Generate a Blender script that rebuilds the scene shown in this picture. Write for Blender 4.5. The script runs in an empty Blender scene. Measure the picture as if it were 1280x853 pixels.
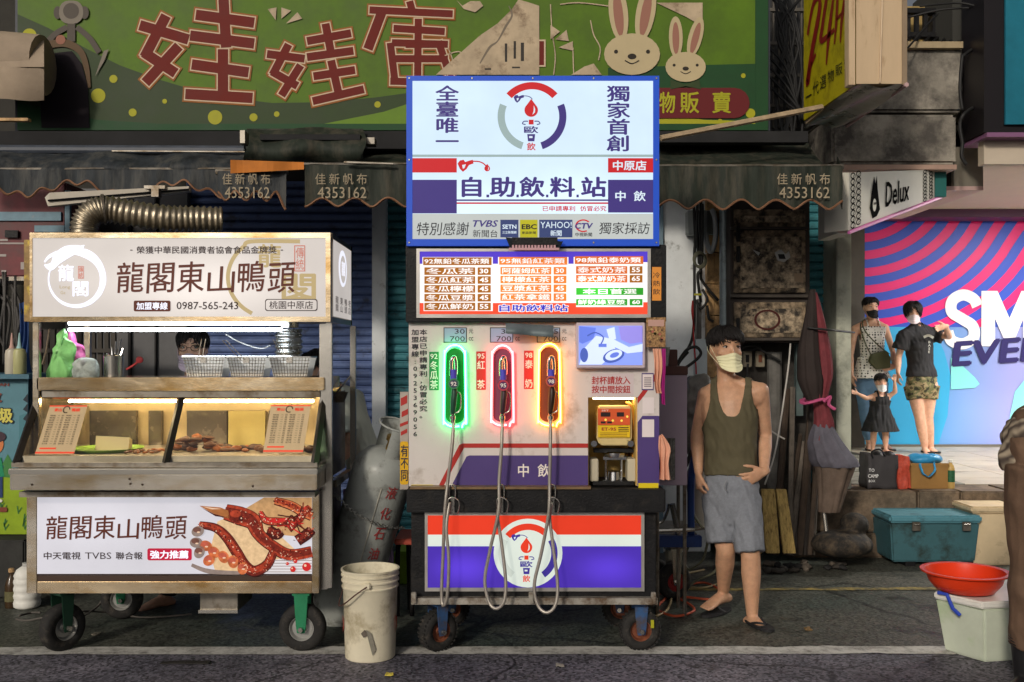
import bpy, bmesh, math, random
import numpy as np
from mathutils import Vector, Matrix, noise
random.seed(7)
R = math.radians
S = bpy.context.scene
COL = S.collection
# ---------------------------------------------------------------- camera, sky, light, exposure
F = 1244.44; H = 1.516; YH = 445.0; CX = 640.0       # 35 mm lens on a 1280 px wide frame, eye height, horizon row
cd = bpy.data.cameras.new('camera'); cam = bpy.data.objects.new('camera', cd); COL.objects.link(cam)
cd.lens = 35; cd.sensor_width = 36; cd.shift_y = (YH - 426.5) / 1280; cd.clip_start = 0.1; cd.clip_end = 3000
cam.location = (0, 0, H); cam.rotation_euler = (R(90), 0, 0); S.camera = cam
W = bpy.data.worlds.new('World'); S.world = W; W.use_nodes = True
nt = W.node_tree; bg = nt.nodes['Background']
sky = nt.nodes.new('ShaderNodeTexSky'); sky.sky_type = 'NISHITA'; sky.sun_disc = False
SUN_EL, SUN_AZ = 22, 24                               # street light from the left, in front of the stalls
sky.sun_elevation = R(SUN_EL); sky.sun_rotation = R(180 + SUN_AZ); sky.dust_density = 6; sky.ozone_density = 0.2; sky.air_density = 0.6
hs = nt.nodes.new('ShaderNodeHueSaturation'); hs.inputs['Saturation'].default_value = 0.35
nt.links.new(sky.outputs[0], hs.inputs['Color']); nt.links.new(hs.outputs[0], bg.inputs['Color'])
bg.inputs['Strength'].default_value = 0.05
sl = bpy.data.lights.new('sun', 'SUN'); so = bpy.data.objects.new('sun', sl); COL.objects.link(so)
sl.energy = 1.6; sl.angle = R(5); sl.color = (1, 0.89, 0.75)
tr = Vector((math.sin(R(SUN_AZ)) * math.cos(R(SUN_EL)), math.cos(R(SUN_AZ)) * math.cos(R(SUN_EL)), -math.sin(R(SUN_EL))))
so.rotation_euler = tr.to_track_quat('-Z', 'Y').to_euler(); so.location = (-6, -6, 6)
S.view_settings.view_transform = 'Standard'; S.view_settings.look = 'None'; S.view_settings.exposure = 0; S.view_settings.gamma = 1
S.render.engine = 'CYCLES'
S.cycles.use_denoising = True; S.cycles.denoiser = 'OPENIMAGEDENOISE'
S.cycles.max_bounces = 6; S.cycles.diffuse_bounces = 3; S.cycles.glossy_bounces = 3; S.cycles.transmission_bounces = 5; S.cycles.transparent_max_bounces = 8
S.cycles.caustics_reflective = False; S.cycles.caustics_refractive = False; S.cycles.sample_clamp_indirect = 4

def X(px, D): return (px - CX) * D / F
def Z(py, D): return H - (py - YH) * D / F
def P(px, py, D): return Vector((X(px, D), D, Z(py, D)))
# ---------------------------------------------------------------- materials
MATS = {}
def lin(c):
    return tuple(((v / 255) / 12.92 if v <= 10 else ((v / 255 + 0.055) / 1.055) ** 2.4) for v in c)
def mat(name, c, rough=0.6, metal=0.0, var=0.0, vs=6.0, bump=0.0, bs=40.0, dirt_or_glint=None, dscale=5.0, damt=0.5, emit=0.0, stretch=None, alpha=1.0, trans=0.0, spec=0.28, ecol=None, coat=0.0, sheen=0.0):
    """c linear rgb; var = brightness variation by noise; dirt = colour of the blotches"""
    if name in MATS: return MATS[name]
    m = bpy.data.materials.new(name); m.use_nodes = True; MATS[name] = m
    n = m.node_tree; N = n.nodes; L = n.links; b = N['Principled BSDF']
    b.inputs['Roughness'].default_value = rough; b.inputs['Metallic'].default_value = metal
    b.inputs['Specular IOR Level'].default_value = spec
    b.inputs['Base Color'].default_value = (*c, 1)
    if coat: b.inputs['Coat Weight'].default_value = coat; b.inputs['Coat Roughness'].default_value = 0.15
    if trans: b.inputs['Transmission Weight'].default_value = trans
    if alpha < 1: b.inputs['Alpha'].default_value = alpha
    src = None
    if var or bump or dirt_or_glint:
        tc = N.new('ShaderNodeTexCoord'); mp = N.new('ShaderNodeMapping'); L.new(tc.outputs['Object'], mp.inputs[0])
        if stretch: mp.inputs['Scale'].default_value = stretch
        src = mp.outputs[0]
    col = None
    if var:
        a = N.new('ShaderNodeTexNoise'); a.inputs['Scale'].default_value = vs; a.inputs['Detail'].default_value = 6; a.inputs['Roughness'].default_value = 0.65
        L.new(src, a.inputs['Vector'])
        r = N.new('ShaderNodeMapRange'); r.inputs[1].default_value = 0.3; r.inputs[2].default_value = 0.7
        r.inputs[3].default_value = 1 - var; r.inputs[4].default_value = 1 + var
        L.new(a.outputs[0], r.inputs[0])
        mx = N.new('ShaderNodeVectorMath'); mx.operation = 'SCALE'; mx.inputs[0].default_value = c
        L.new(r.outputs[0], mx.inputs['Scale']); col = mx.outputs[0]
        r2 = N.new('ShaderNodeMapRange'); r2.inputs[3].default_value = max(0.05, rough - 0.12); r2.inputs[4].default_value = min(1, rough + 0.12)
        L.new(a.outputs[0], r2.inputs[0]); L.new(r2.outputs[0], b.inputs['Roughness'])
    if dirt_or_glint:
        a = N.new('ShaderNodeTexNoise'); a.inputs['Scale'].default_value = dscale; a.inputs['Detail'].default_value = 8; a.inputs['Roughness'].default_value = 0.7
        L.new(src, a.inputs['Vector'])
        r = N.new('ShaderNodeMapRange'); r.inputs[1].default_value = 0.62 - damt * 0.3; r.inputs[2].default_value = 0.75 - damt * 0.2; L.new(a.outputs[0], r.inputs[0])
        mx = N.new('ShaderNodeMix'); mx.data_type = 'RGBA'
        L.new(r.outputs[0], mx.inputs[0])
        if col: L.new(col, mx.inputs[6])
        else: mx.inputs[6].default_value = (*c, 1)
        mx.inputs[7].default_value = (*dirt_or_glint, 1); col = mx.outputs[2]
    if col: L.new(col, b.inputs['Base Color'])
    if bump:
        a = N.new('ShaderNodeTexNoise'); a.inputs['Scale'].default_value = bs; a.inputs['Detail'].default_value = 5; L.new(src, a.inputs['Vector'])
        bm_ = N.new('ShaderNodeBump'); bm_.inputs['Strength'].default_value = bump; bm_.inputs['Distance'].default_value = 0.01
        L.new(a.outputs[0], bm_.inputs['Height']); L.new(bm_.outputs[0], b.inputs['Normal'])
    if emit:
        b.inputs['Emission Strength'].default_value = emit
        b.inputs['Emission Color'].default_value = (*(ecol or c), 1)
        if col and not ecol: L.new(col, b.inputs['Emission Color'])
    return m
def lit(name, rgb, strength=1.0, tubes=None, rough=0.35):
    """print on a back-lit panel: colour c both reflects and glows; tubes=[(x,z,rx,rz,gain)..] brighter where a lamp sits right behind"""
    if name in MATS: return MATS[name]
    c = lin(rgb)
    m = mat(name, tuple(v * 0.3 for v in c), rough=rough, spec=0.15)
    N = m.node_tree.nodes; L = m.node_tree.links; b = N['Principled BSDF']
    b.inputs['Emission Color'].default_value = (*c, 1); b.inputs['Emission Strength'].default_value = strength
    nz = N.new('ShaderNodeTexNoise'); nz.inputs['Scale'].default_value = 3.5; nz.inputs['Detail'].default_value = 4; tcx = N.new('ShaderNodeTexCoord'); L.new(tcx.outputs['Object'], nz.inputs['Vector'])
    nr = N.new('ShaderNodeMapRange'); nr.inputs[3].default_value = strength * .86; nr.inputs[4].default_value = strength * 1.14; L.new(nz.outputs[0], nr.inputs[0]); L.new(nr.outputs[0], b.inputs['Emission Strength'])
    if tubes:
        g = N.new('ShaderNodeNewGeometry'); sp = N.new('ShaderNodeSeparateXYZ'); L.new(g.outputs['Position'], sp.inputs[0])
        acc = None
        for (x, z, rx, rz, gain) in tubes:
            cm = N.new('ShaderNodeCombineXYZ')
            for k, (o, cc, rr) in enumerate(((0, x, rx), (2, z, rz))):
                a = N.new('ShaderNodeMath'); a.operation = 'SUBTRACT'; L.new(sp.outputs[o], a.inputs[0]); a.inputs[1].default_value = cc
                d = N.new('ShaderNodeMath'); d.operation = 'DIVIDE'; L.new(a.outputs[0], d.inputs[0]); d.inputs[1].default_value = rr
                L.new(d.outputs[0], cm.inputs[k])
            ln = N.new('ShaderNodeVectorMath'); ln.operation = 'LENGTH'; L.new(cm.outputs[0], ln.inputs[0])
            mr = N.new('ShaderNodeMapRange'); mr.interpolation_type = 'SMOOTHSTEP'; mr.inputs[1].default_value = 0; mr.inputs[2].default_value = 1
            mr.inputs[3].default_value = gain; mr.inputs[4].default_value = 0; L.new(ln.outputs['Value'], mr.inputs[0])
            if acc is None: acc = mr.outputs[0]
            else:
                ad = N.new('ShaderNodeMath'); ad.operation = 'ADD'; L.new(acc, ad.inputs[0]); L.new(mr.outputs[0], ad.inputs[1]); acc = ad.outputs[0]
        ad = N.new('ShaderNodeMath'); ad.operation = 'ADD'; L.new(acc, ad.inputs[0]); L.new(nr.outputs[0], ad.inputs[1])
        L.new(ad.outputs[0], b.inputs['Emission Strength'])
    return m
def glow(name, c, s):
    if name in MATS: return MATS[name]
    m = bpy.data.materials.new(name); m.use_nodes = True; MATS[name] = m
    N = m.node_tree.nodes; N.remove(N['Principled BSDF']); e = N.new('ShaderNodeEmission'); e.inputs[0].default_value = (*c, 1); e.inputs[1].default_value = s
    m.node_tree.links.new(e.outputs[0], N['Material Output'].inputs[0]); return m
def glass(name, tint=(1, 1, 1), clear=0.85):
    """thin sheet: mostly see-through with a mirror film"""
    if name in MATS: return MATS[name]
    m = bpy.data.materials.new(name); m.use_nodes = True; MATS[name] = m
    N = m.node_tree.nodes; L = m.node_tree.links; N.remove(N['Principled BSDF'])
    t = N.new('ShaderNodeBsdfTransparent'); t.inputs[0].default_value = (*tint, 1); g = N.new('ShaderNodeBsdfGlossy'); g.inputs['Roughness'].default_value = 0.03
    x = N.new('ShaderNodeMixShader'); lw = N.new('ShaderNodeFresnel'); lw.inputs[0].default_value = 1.45
    mr = N.new('ShaderNodeMapRange'); mr.inputs[3].default_value = (1 - clear) * 0.6; mr.inputs[4].default_value = 1; L.new(lw.outputs[0], mr.inputs[0])
    L.new(mr.outputs[0], x.inputs[0]); L.new(t.outputs[0], x.inputs[1]); L.new(g.outputs[0], x.inputs[2]); L.new(x.outputs[0], N['Material Output'].inputs[0]); return m

STEEL = mat('steel', (0.74, 0.69, 0.60), 0.2, 1.0, bump=0.3, bs=2.2, dirt_or_glint=(0.5, 0.37, 0.2), dscale=1.6, damt=0.6, stretch=(1, 1, 2.2))  # golden blotches in the colour imitate reflected street light
STEELB = mat('steel_bright', (0.46, 0.44, 0.40), 0.24, 0.92, bump=0.2, bs=4)
STEELD = mat('steel_dark', (0.22, 0.20, 0.17), 0.42, 0.7, var=0.3, vs=8, dirt_or_glint=(0.10, 0.07, 0.04), dscale=7)
BRASSY = mat('steel_warm', (0.78, 0.64, 0.44), 0.18, 1.0, dirt_or_glint=(0.5, 0.32, 0.13), dscale=2.2, damt=0.6, bump=0.35, bs=2.5, stretch=(1, 1, 2.2))  # warm blotches in the colour stand in for golden reflections
CHROME = mat('chrome', (0.75, 0.75, 0.75), 0.14, 1.0)
BLACK = mat('black_paint', (0.009, 0.009, 0.010), 0.5, var=0.4, vs=9, dirt_or_glint=(0.026, 0.023, 0.02), dscale=11, damt=0.25, spec=0.2, bump=0.25, bs=90)
RUBBER = mat('rubber', (0.022, 0.021, 0.02), 0.8, var=0.3, vs=30, dirt_or_glint=(0.07, 0.06, 0.05), dscale=18, damt=0.3)
CABLE = mat('black_cable', (0.02, 0.02, 0.02), 0.55)
WOODD = mat('dark_wood', (0.06, 0.035, 0.02), 0.7, var=0.4, vs=14, stretch=(6, 6, 0.6))
PLY = mat('pallet_wood', (0.5, 0.35, 0.12), 0.75, var=0.35, vs=10, stretch=(8, 8, 1), bump=0.3, bs=40, dirt_or_glint=(0.10, 0.06, 0.02), dscale=9, damt=0.3)
WHITEP = mat('white_plastic', (0.72, 0.71, 0.66), 0.5, var=0.08, vs=14)
# ---------------------------------------------------------------- mesh builder
class MB:
    def __init__(s): s.v = []; s.f = []; s.m = []; s.mats = []; s.cur = 0
    def use(s, m):
        if m not in s.mats: s.mats.append(m)
        s.cur = s.mats.index(m); return s
    def add(s, vs, fs):
        o = len(s.v); s.v.extend([tuple(v) for v in vs])
        for f in fs: s.f.append([o + i for i in f]); s.m.append(s.cur)
        return s
    def box(s, x0, x1, y0, y1, z0, z1, M=None):
        vs = [Vector((x, y, z)) for x in (x0, x1) for y in (y0, y1) for z in (z0, z1)]
        if M is not None: vs = [M @ v for v in vs]
        return s.add(vs, [(0, 1, 3, 2), (4, 6, 7, 5), (0, 4, 5, 1), (2, 3, 7, 6), (0, 2, 6, 4), (1, 5, 7, 3)])
    def pbox(s, px0, py0, px1, py1, D, dep):
        """box whose front face covers those image pixels when it stands D metres away"""
        return s.box(X(px0, D), X(px1, D), D, D + dep, Z(py1, D), Z(py0, D))
    def prism(s, pts, off):
        """polygon (3d points) pushed along the vector off"""
        n = len(pts); off = Vector(off); a = [Vector(p) for p in pts]
        return s.add(a + [p + off for p in a], [list(range(n)), list(range(2 * n - 1, n - 1, -1))] + [(i, n + i, n + (i + 1) % n, (i + 1) % n) for i in range(n)])
    def frames(s, pts, side=None, closed=False):
        pts = [Vector(p) for p in pts]; n = len(pts); T = []
        for i in range(n):
            a = pts[(i - 1) % n] if (closed or i > 0) else pts[i]; b = pts[(i + 1) % n] if (closed or i < n - 1) else pts[i]
            t = (b - a); T.append(t.normalized() if t.length > 1e-9 else Vector((0, 0, 1)))
        ref = Vector(side) if side is not None else (Vector((0, 0, 1)) if abs(T[0].z) < 0.9 else Vector((1, 0, 0)))
        out = []; u = ref
        for i in range(n):
            if side is not None: u = Vector(side)
            u = (u - T[i] * u.dot(T[i]))
            if u.length < 1e-6: u = T[i].orthogonal()
            u.normalize(); out.append((pts[i], T[i], u, T[i].cross(u)))
        return out
    def tube(s, pts, r, n=8, closed=False, side=None, round_=False):
        """r number, list, or list of (ru, rv); round_ adds domed ends"""
        fr = s.frames(pts, side, closed); k = len(fr)
        if not isinstance(r, (list, tuple)): r = [r] * k
        r = [q if isinstance(q, (list, tuple)) else (q, q) for q in r]
        rings = []
        if round_ and not closed:
            p, t, u, v = fr[0]; m = min(r[0])
            for a in (0.15, 0.6): rings.append((p - t * m * math.cos(a * math.pi / 2), u, v, r[0][0] * math.sin(a * math.pi / 2), r[0][1] * math.sin(a * math.pi / 2)))
        for (p, t, u, v), q in zip(fr, r): rings.append((p, u, v, q[0], q[1]))
        if round_ and not closed:
            p, t, u, v = fr[-1]; m = min(r[-1])
            for a in (0.6, 0.15): rings.append((p + t * m * math.cos(a * math.pi / 2), u, v, r[-1][0] * math.sin(a * math.pi / 2), r[-1][1] * math.sin(a * math.pi / 2)))
        vs = []
        for (p, u, v, a, b) in rings:
            for j in range(n):
                w = 2 * math.pi * j / n; vs.append(p + u * a * math.cos(w) + v * b * math.sin(w))
        K = len(rings); fs = []
        for i in range(K if closed else K - 1):
            for j in range(n):
                a = i * n + j; b = i * n + (j + 1) % n; c = ((i + 1) % K) * n + (j + 1) % n; d = ((i + 1) % K) * n + j
                fs.append((a, b, c, d))
        if not closed: fs += [list(range(n - 1, -1, -1)), list(range((K - 1) * n, K * n))]
        return s.add(vs, fs)
    def lathe(s, prof, c=(0, 0, 0), axis=(0, 0, 1), n=20, cap=True, sx=1.0):
        """prof [(r, h)...] round the axis"""
        ax = Vector(axis).normalized(); u = ax.orthogonal().normalized() if abs(ax.z) < 0.99 else Vector((1, 0, 0)); v = ax.cross(u); c = Vector(c)
        vs = [c + ax * h + (u * math.cos(2 * math.pi * j / n) * sx + v * math.sin(2 * math.pi * j / n)) * r for (r, h) in prof for j in range(n)]
        fs = [(i * n + j, i * n + (j + 1) % n, (i + 1) * n + (j + 1) % n, (i + 1) * n + j) for i in range(len(prof) - 1) for j in range(n)]
        if cap: fs += [list(range(n - 1, -1, -1)), list(range((len(prof) - 1) * n, len(prof) * n))]
        return s.add(vs, fs)
    def ell(s, c, r, n=12, M=None):
        vs = []; c = Vector(c)
        for i in range(1, n):
            t = math.pi * i / n
            for j in range(n):
                w = 2 * math.pi * j / n; v = Vector((r[0] * math.sin(t) * math.cos(w), r[1] * math.sin(t) * math.sin(w), r[2] * math.cos(t)))
                vs.append(c + (M @ v if M is not None else v))
        k = len(vs); vs += [c + (M @ Vector((0, 0, r[2])) if M is not None else Vector((0, 0, r[2]))), c - (M @ Vector((0, 0, r[2])) if M is not None else Vector((0, 0, r[2])))]
        fs = [(i * n + j, (i + 1) * n + j, (i + 1) * n + (j + 1) % n, i * n + (j + 1) % n) for i in range(n - 2) for j in range(n)]
        fs += [(k, j, (j + 1) % n) for j in range(n)] + [(k + 1, (n - 2) * n + (j + 1) % n, (n - 2) * n + j) for j in range(n)]
        return s.add(vs, fs)
    def grid(s, fn, nu, nv):
        """sheet fn(u,v) with u,v in 0..1"""
        vs = [fn(i / nu, j / nv) for i in range(nu + 1) for j in range(nv + 1)]
        return s.add(vs, [(i * (nv + 1) + j, (i + 1) * (nv + 1) + j, (i + 1) * (nv + 1) + j + 1, i * (nv + 1) + j + 1) for i in range(nu) for j in range(nv)])
    def mesh(s, name, m=None, smooth=False, bevel=0.0, weld=False):
        me = bpy.data.meshes.new(name); me.from_pydata(s.v, [], s.f)
        for q in (s.mats if s.mats else [m]): me.materials.append(q)
        if s.mats: me.polygons.foreach_set('material_index', s.m)
        b = bmesh.new(); b.from_mesh(me)
        if weld: bmesh.ops.remove_doubles(b, verts=b.verts, dist=1e-5)
        if bevel:
            ed = [e for e in b.edges if len(e.link_faces) == 2 and e.calc_face_angle(0) > 0.5]
            bmesh.ops.bevel(b, geom=ed, offset=bevel, segments=2, affect='EDGES', clamp_overlap=True)
        bmesh.ops.recalc_face_normals(b, faces=b.faces)
        b.to_mesh(me); b.free()
        if smooth:
            me.polygons.foreach_set('use_smooth', [True] * len(me.polygons))
            if smooth != 'all': me.set_sharp_from_angle(angle=R(40))
        me.update(); return me
def crumple(mb, cuts=5, amp=0.01, sc=14, seed=0.0):
    """cut the faces finer and push the points about, for bags and cloth"""
    me = bpy.data.meshes.new('tmp'); me.from_pydata(mb.v, [], mb.f); b = bmesh.new(); b.from_mesh(me); bmesh.ops.remove_doubles(b, verts=b.verts, dist=1e-5)
    bmesh.ops.subdivide_edges(b, edges=b.edges, cuts=cuts, use_grid_fill=True)
    mb.v = [tuple(v.co + noise.noise_vector(v.co * sc + Vector((seed, 0, 0))) * amp + noise.noise_vector(v.co * sc * 2.7) * amp * .5) for v in b.verts]; mb.f = [[v.index for v in f.verts] for f in b.faces]; mb.m = [0] * len(mb.f)
    b.free(); bpy.data.meshes.remove(me); return mb
def attach(o, parent):
    o.parent = parent
    if parent is not None and parent.type == 'EMPTY': o.matrix_parent_inverse = parent.matrix_basis.inverted()
    elif parent is not None and parent.get('moved'): o.matrix_parent_inverse = parent.matrix_basis.inverted()
def obj(name, mb, m=None, parent=None, smooth=False, bevel=0.0, weld=False):
    o = bpy.data.objects.new(name, mb.mesh(name, m, smooth, bevel, weld)); COL.objects.link(o)
    if parent is not None: attach(o, parent)
    return o
def thing(name, label, cat, loc, group=None):
    o = bpy.data.objects.new(name, None); COL.objects.link(o); o.location = loc; o.empty_display_size = 0.1
    o['label'] = label; o['category'] = cat
    if group: o['group'] = group
    return o
def tag(o, label, cat, group=None):
    """a thing that is one mesh: give it its properties and put its origin at its base"""
    me = o.data; n = len(me.vertices); a = np.empty(n * 3); me.vertices.foreach_get('co', a); a = a.reshape(-1, 3)
    c = (a.min(0) + a.max(0)) / 2; c[2] = a[:, 2].min()
    me.vertices.foreach_set('co', (a - c).ravel()); me.update(); o.location = c; o['moved'] = True
    o['label'] = label; o['category'] = cat
    if group: o['group'] = group
    return o
def struct(name, mb, m=None, **k):
    o = obj(name, mb, m, **k); o['kind'] = 'structure'; return o
# ---------------------------------------------------------------- flat print
_TC = {}
def glyphs(txt, bold=0.0):
    k = (txt, round(bold, 4))
    if k not in _TC:
        cu = bpy.data.curves.new('lettering', 'FONT'); cu.body = txt; cu.offset = bold; cu.resolution_u = 2
        o = bpy.data.objects.new('lettering', cu); me = o.to_mesh()
        v = [(q.co.x, q.co.y) for q in me.vertices]; f = [tuple(p.vertices) for p in me.polygons]
        o.to_mesh_clear(); bpy.data.objects.remove(o); bpy.data.curves.remove(cu); _TC[k] = (v, f)
    return _TC[k]
class Print:
    """flat print on a board: f(u, v, k) gives the point for print coordinates u,v on layer k"""
    def __init__(s, f): s.f = f; s.b = MB()
    def poly(s, pts, m, k=1): s.b.use(m); s.b.add([s.f(x, y, k) for x, y in pts], [list(range(len(pts)))]); return s
    def rect(s, x0, y0, x1, y1, m, k=1): return s.poly([(x0, y0), (x1, y0), (x1, y1), (x0, y1)], m, k)
    def frame(s, x0, y0, x1, y1, w, m, k=1):
        s.rect(x0, y0, x1, y0 + w, m, k); s.rect(x0, y1 - w, x1, y1, m, k); s.rect(x0, y0 + w, x0 + w, y1 - w, m, k); return s.rect(x1 - w, y0 + w, x1, y1 - w, m, k)
    def rrect(s, x0, y0, x1, y1, r, m, k=1):
        p = []
        for cx, cy, a0 in ((x1 - r, y0 + r, -90), (x1 - r, y1 - r, 0), (x0 + r, y1 - r, 90), (x0 + r, y0 + r, 180)):
            for i in range(5): a = R(a0 + i * 22.5); p.append((cx + r * math.cos(a), cy + r * math.sin(a)))
        return s.poly(p, m, k)
    def arc(s, cx, cy, r0, r1, a0, a1, m, k=1, n=24, ky=1.0):
        s.b.use(m); vs = []
        for i in range(n + 1):
            a = R(a0 + (a1 - a0) * i / n)
            for r in (r0, r1): vs.append(s.f(cx + r * math.cos(a), cy - r * math.sin(a) * ky, k))
        s.b.add(vs, [(2 * i, 2 * i + 1, 2 * i + 3, 2 * i + 2) for i in range(n)]); return s
    def disc(s, cx, cy, rx, m, k=1, ry=None, n=24, rot=0.0):
        ry = ry or rx; c, d = math.cos(R(rot)), math.sin(R(rot))
        return s.poly([(cx + rx * math.cos(2 * math.pi * i / n) * c - ry * math.sin(2 * math.pi * i / n) * d, cy + rx * math.cos(2 * math.pi * i / n) * d + ry * math.sin(2 * math.pi * i / n) * c) for i in range(n)], m, k)
    def stroke(s, pts, w, m, k=1, sub=6):
        """soft brush line through the points, w width or list of widths"""
        if not isinstance(w, (list, tuple)): w = [w] * len(pts)
        q = []; n = len(pts)
        for i in range(n - 1):
            p0 = pts[max(i - 1, 0)]; p1 = pts[i]; p2 = pts[i + 1]; p3 = pts[min(i + 2, n - 1)]
            for j in range(sub):
                t = j / sub
                q.append((*[0.5 * (2 * p1[a] + (p2[a] - p0[a]) * t + (2 * p0[a] - 5 * p1[a] + 4 * p2[a] - p3[a]) * t * t + (3 * p1[a] - p0[a] - 3 * p2[a] + p3[a]) * t ** 3) for a in (0, 1)], w[i] + (w[i + 1] - w[i]) * t))
        q.append((*pts[-1], w[-1])); s.b.use(m); vs = []
        for i, (x, y, ww) in enumerate(q):
            a = q[max(i - 1, 0)]; b = q[min(i + 1, len(q) - 1)]; dx, dy = b[0] - a[0], b[1] - a[1]; L = math.hypot(dx, dy) or 1
            vs += [s.f(x - dy / L * ww / 2, y + dx / L * ww / 2, k), s.f(x + dy / L * ww / 2, y - dx / L * ww / 2, k)]
        s.b.add(vs, [(2 * i, 2 * i + 1, 2 * i + 3, 2 * i + 2) for i in range(len(q) - 1)]); return s
    def put(s, v, f, fn, m, k, bold):
        """glyph faces; bold thickens the strokes by laying shifted copies a hair apart"""
        s.b.use(m); o = [(0, 0)] if bold < 0.008 else [(bold, 0.0), (-bold, 0.0), (0.0, bold * 0.8), (0.0, -bold * 0.8)]
        if bold > 0.045: o = [(bold * math.cos(q * math.pi / 8), bold * math.sin(q * math.pi / 8)) for q in range(16)]
        if 0: o += [(bold * .7, bold * .7), (-bold * .7, -bold * .7), (bold * .7, -bold * .7), (-bold * .7, bold * .7)]
        for i, (dx, dy) in enumerate(o): s.b.add([s.f(*fn(a + dx, b + dy), k + 0.06 * i) for a, b in v], f)
        return s
    def text(s, t, x0, y0, x1, y1, m, k=2, bold=0.0, shear=0.0, rot=0.0):
        bold = max(0, bold - 0.004) * 0.8; v, f = glyphs(t); xs = [a for a, b in v]; ys = [b for a, b in v]
        ax, bx, ay, by = min(xs) - bold, max(xs) + bold, min(ys) - bold, max(ys) + bold; c, d = math.cos(R(rot)), math.sin(R(rot)); mx, my = (x0 + x1) / 2, (y0 + y1) / 2
        def fn(a, b):
            x = x0 + (a - ax) / ((bx - ax) or 1) * (x1 - x0); y = y1 - (b - ay) / ((by - ay) or 1) * (y1 - y0)
            x += shear * (my - y); return mx + (x - mx) * c - (y - my) * d, my + (x - mx) * d + (y - my) * c
        return s.put(v, f, fn, m, k, bold)
    def cell(s, ch, x0, y0, x1, y1, m, k=2, bold=0.02):
        bold = max(0, bold - 0.004) * 0.8; v, f = glyphs(ch)
        if not v: return s
        w = (x1 - x0); h = (y1 - y0); xs = [a for a, b in v]; wide = ord(ch[0]) > 255
        cx = 0.5 if wide else (max(xs) + min(xs)) / 2; sx = w / 0.93 if wide else min(w * 1.1, w / 0.75)
        return s.put(v, f, lambda a, b: ((x0 + x1) / 2 + (a - cx) * sx, y1 - (b + 0.085) / 0.93 * h), m, k, bold)
    def vtext(s, t, x0, y0, x1, y1, m, k=2, bold=0.02, gap=0.06):
        n = len(t); h = (y1 - y0) / n
        for i, ch in enumerate(t):
            if ch != ' ': s.cell(ch, x0, y0 + i * h + gap * h / 2, x1, y0 + (i + 1) * h - gap * h / 2, m, k, bold)
        return s
    def htext(s, t, x0, y0, x1, y1, m, k=2, bold=0.02, gap=0.06):
        n = len(t); w = (x1 - x0) / n
        for i, ch in enumerate(t):
            if ch != ' ': s.cell(ch, x0 + i * w + gap * w / 2, y0, x0 + (i + 1) * w - gap * w / 2, y1, m, k, bold)
        return s
    def build(s, name, parent): return obj(name, s.b, None, parent)
def front(D, step=0.0012): return lambda u, v, k: Vector((X(u, D), D - k * step, Z(v, D)))
def quadmap(p00, p10, p11, p01, n, step=0.0015):
    """unit square on four corner points: (0,0) top left, (1,0) top right, (1,1) bottom right"""
    a, b, c, d = map(Vector, (p00, p10, p11, p01)); n = Vector(n).normalized()
    return lambda u, v, k: (a * (1 - u) + b * u) * (1 - v) + (d * (1 - u) + c * u) * v + n * k * step
def cables(name, paths, r, m, parent=None):
    b = MB()
    for p in paths: b.tube(catmull(p, 6), r, 6)
    return obj(name, b, m, parent, smooth='all')
def catmull(p, sub=6, closed=False):
    p = [Vector(q) for q in p]; n = len(p); out = []
    g = (lambda i: p[i % n]) if closed else (lambda i: p[min(max(i, 0), n - 1)])
    for i in range(n if closed else n - 1):
        a, b, c, d = g(i - 1), g(i), g(i + 1), g(i + 2)
        for j in range(sub):
            t = j / sub; out.append(0.5 * (2 * b + (c - a) * t + (2 * a - 5 * b + 4 * c - d) * t * t + (3 * b - a - 3 * c + d) * t ** 3))
    if not closed: out.append(p[-1])
    return out
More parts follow.
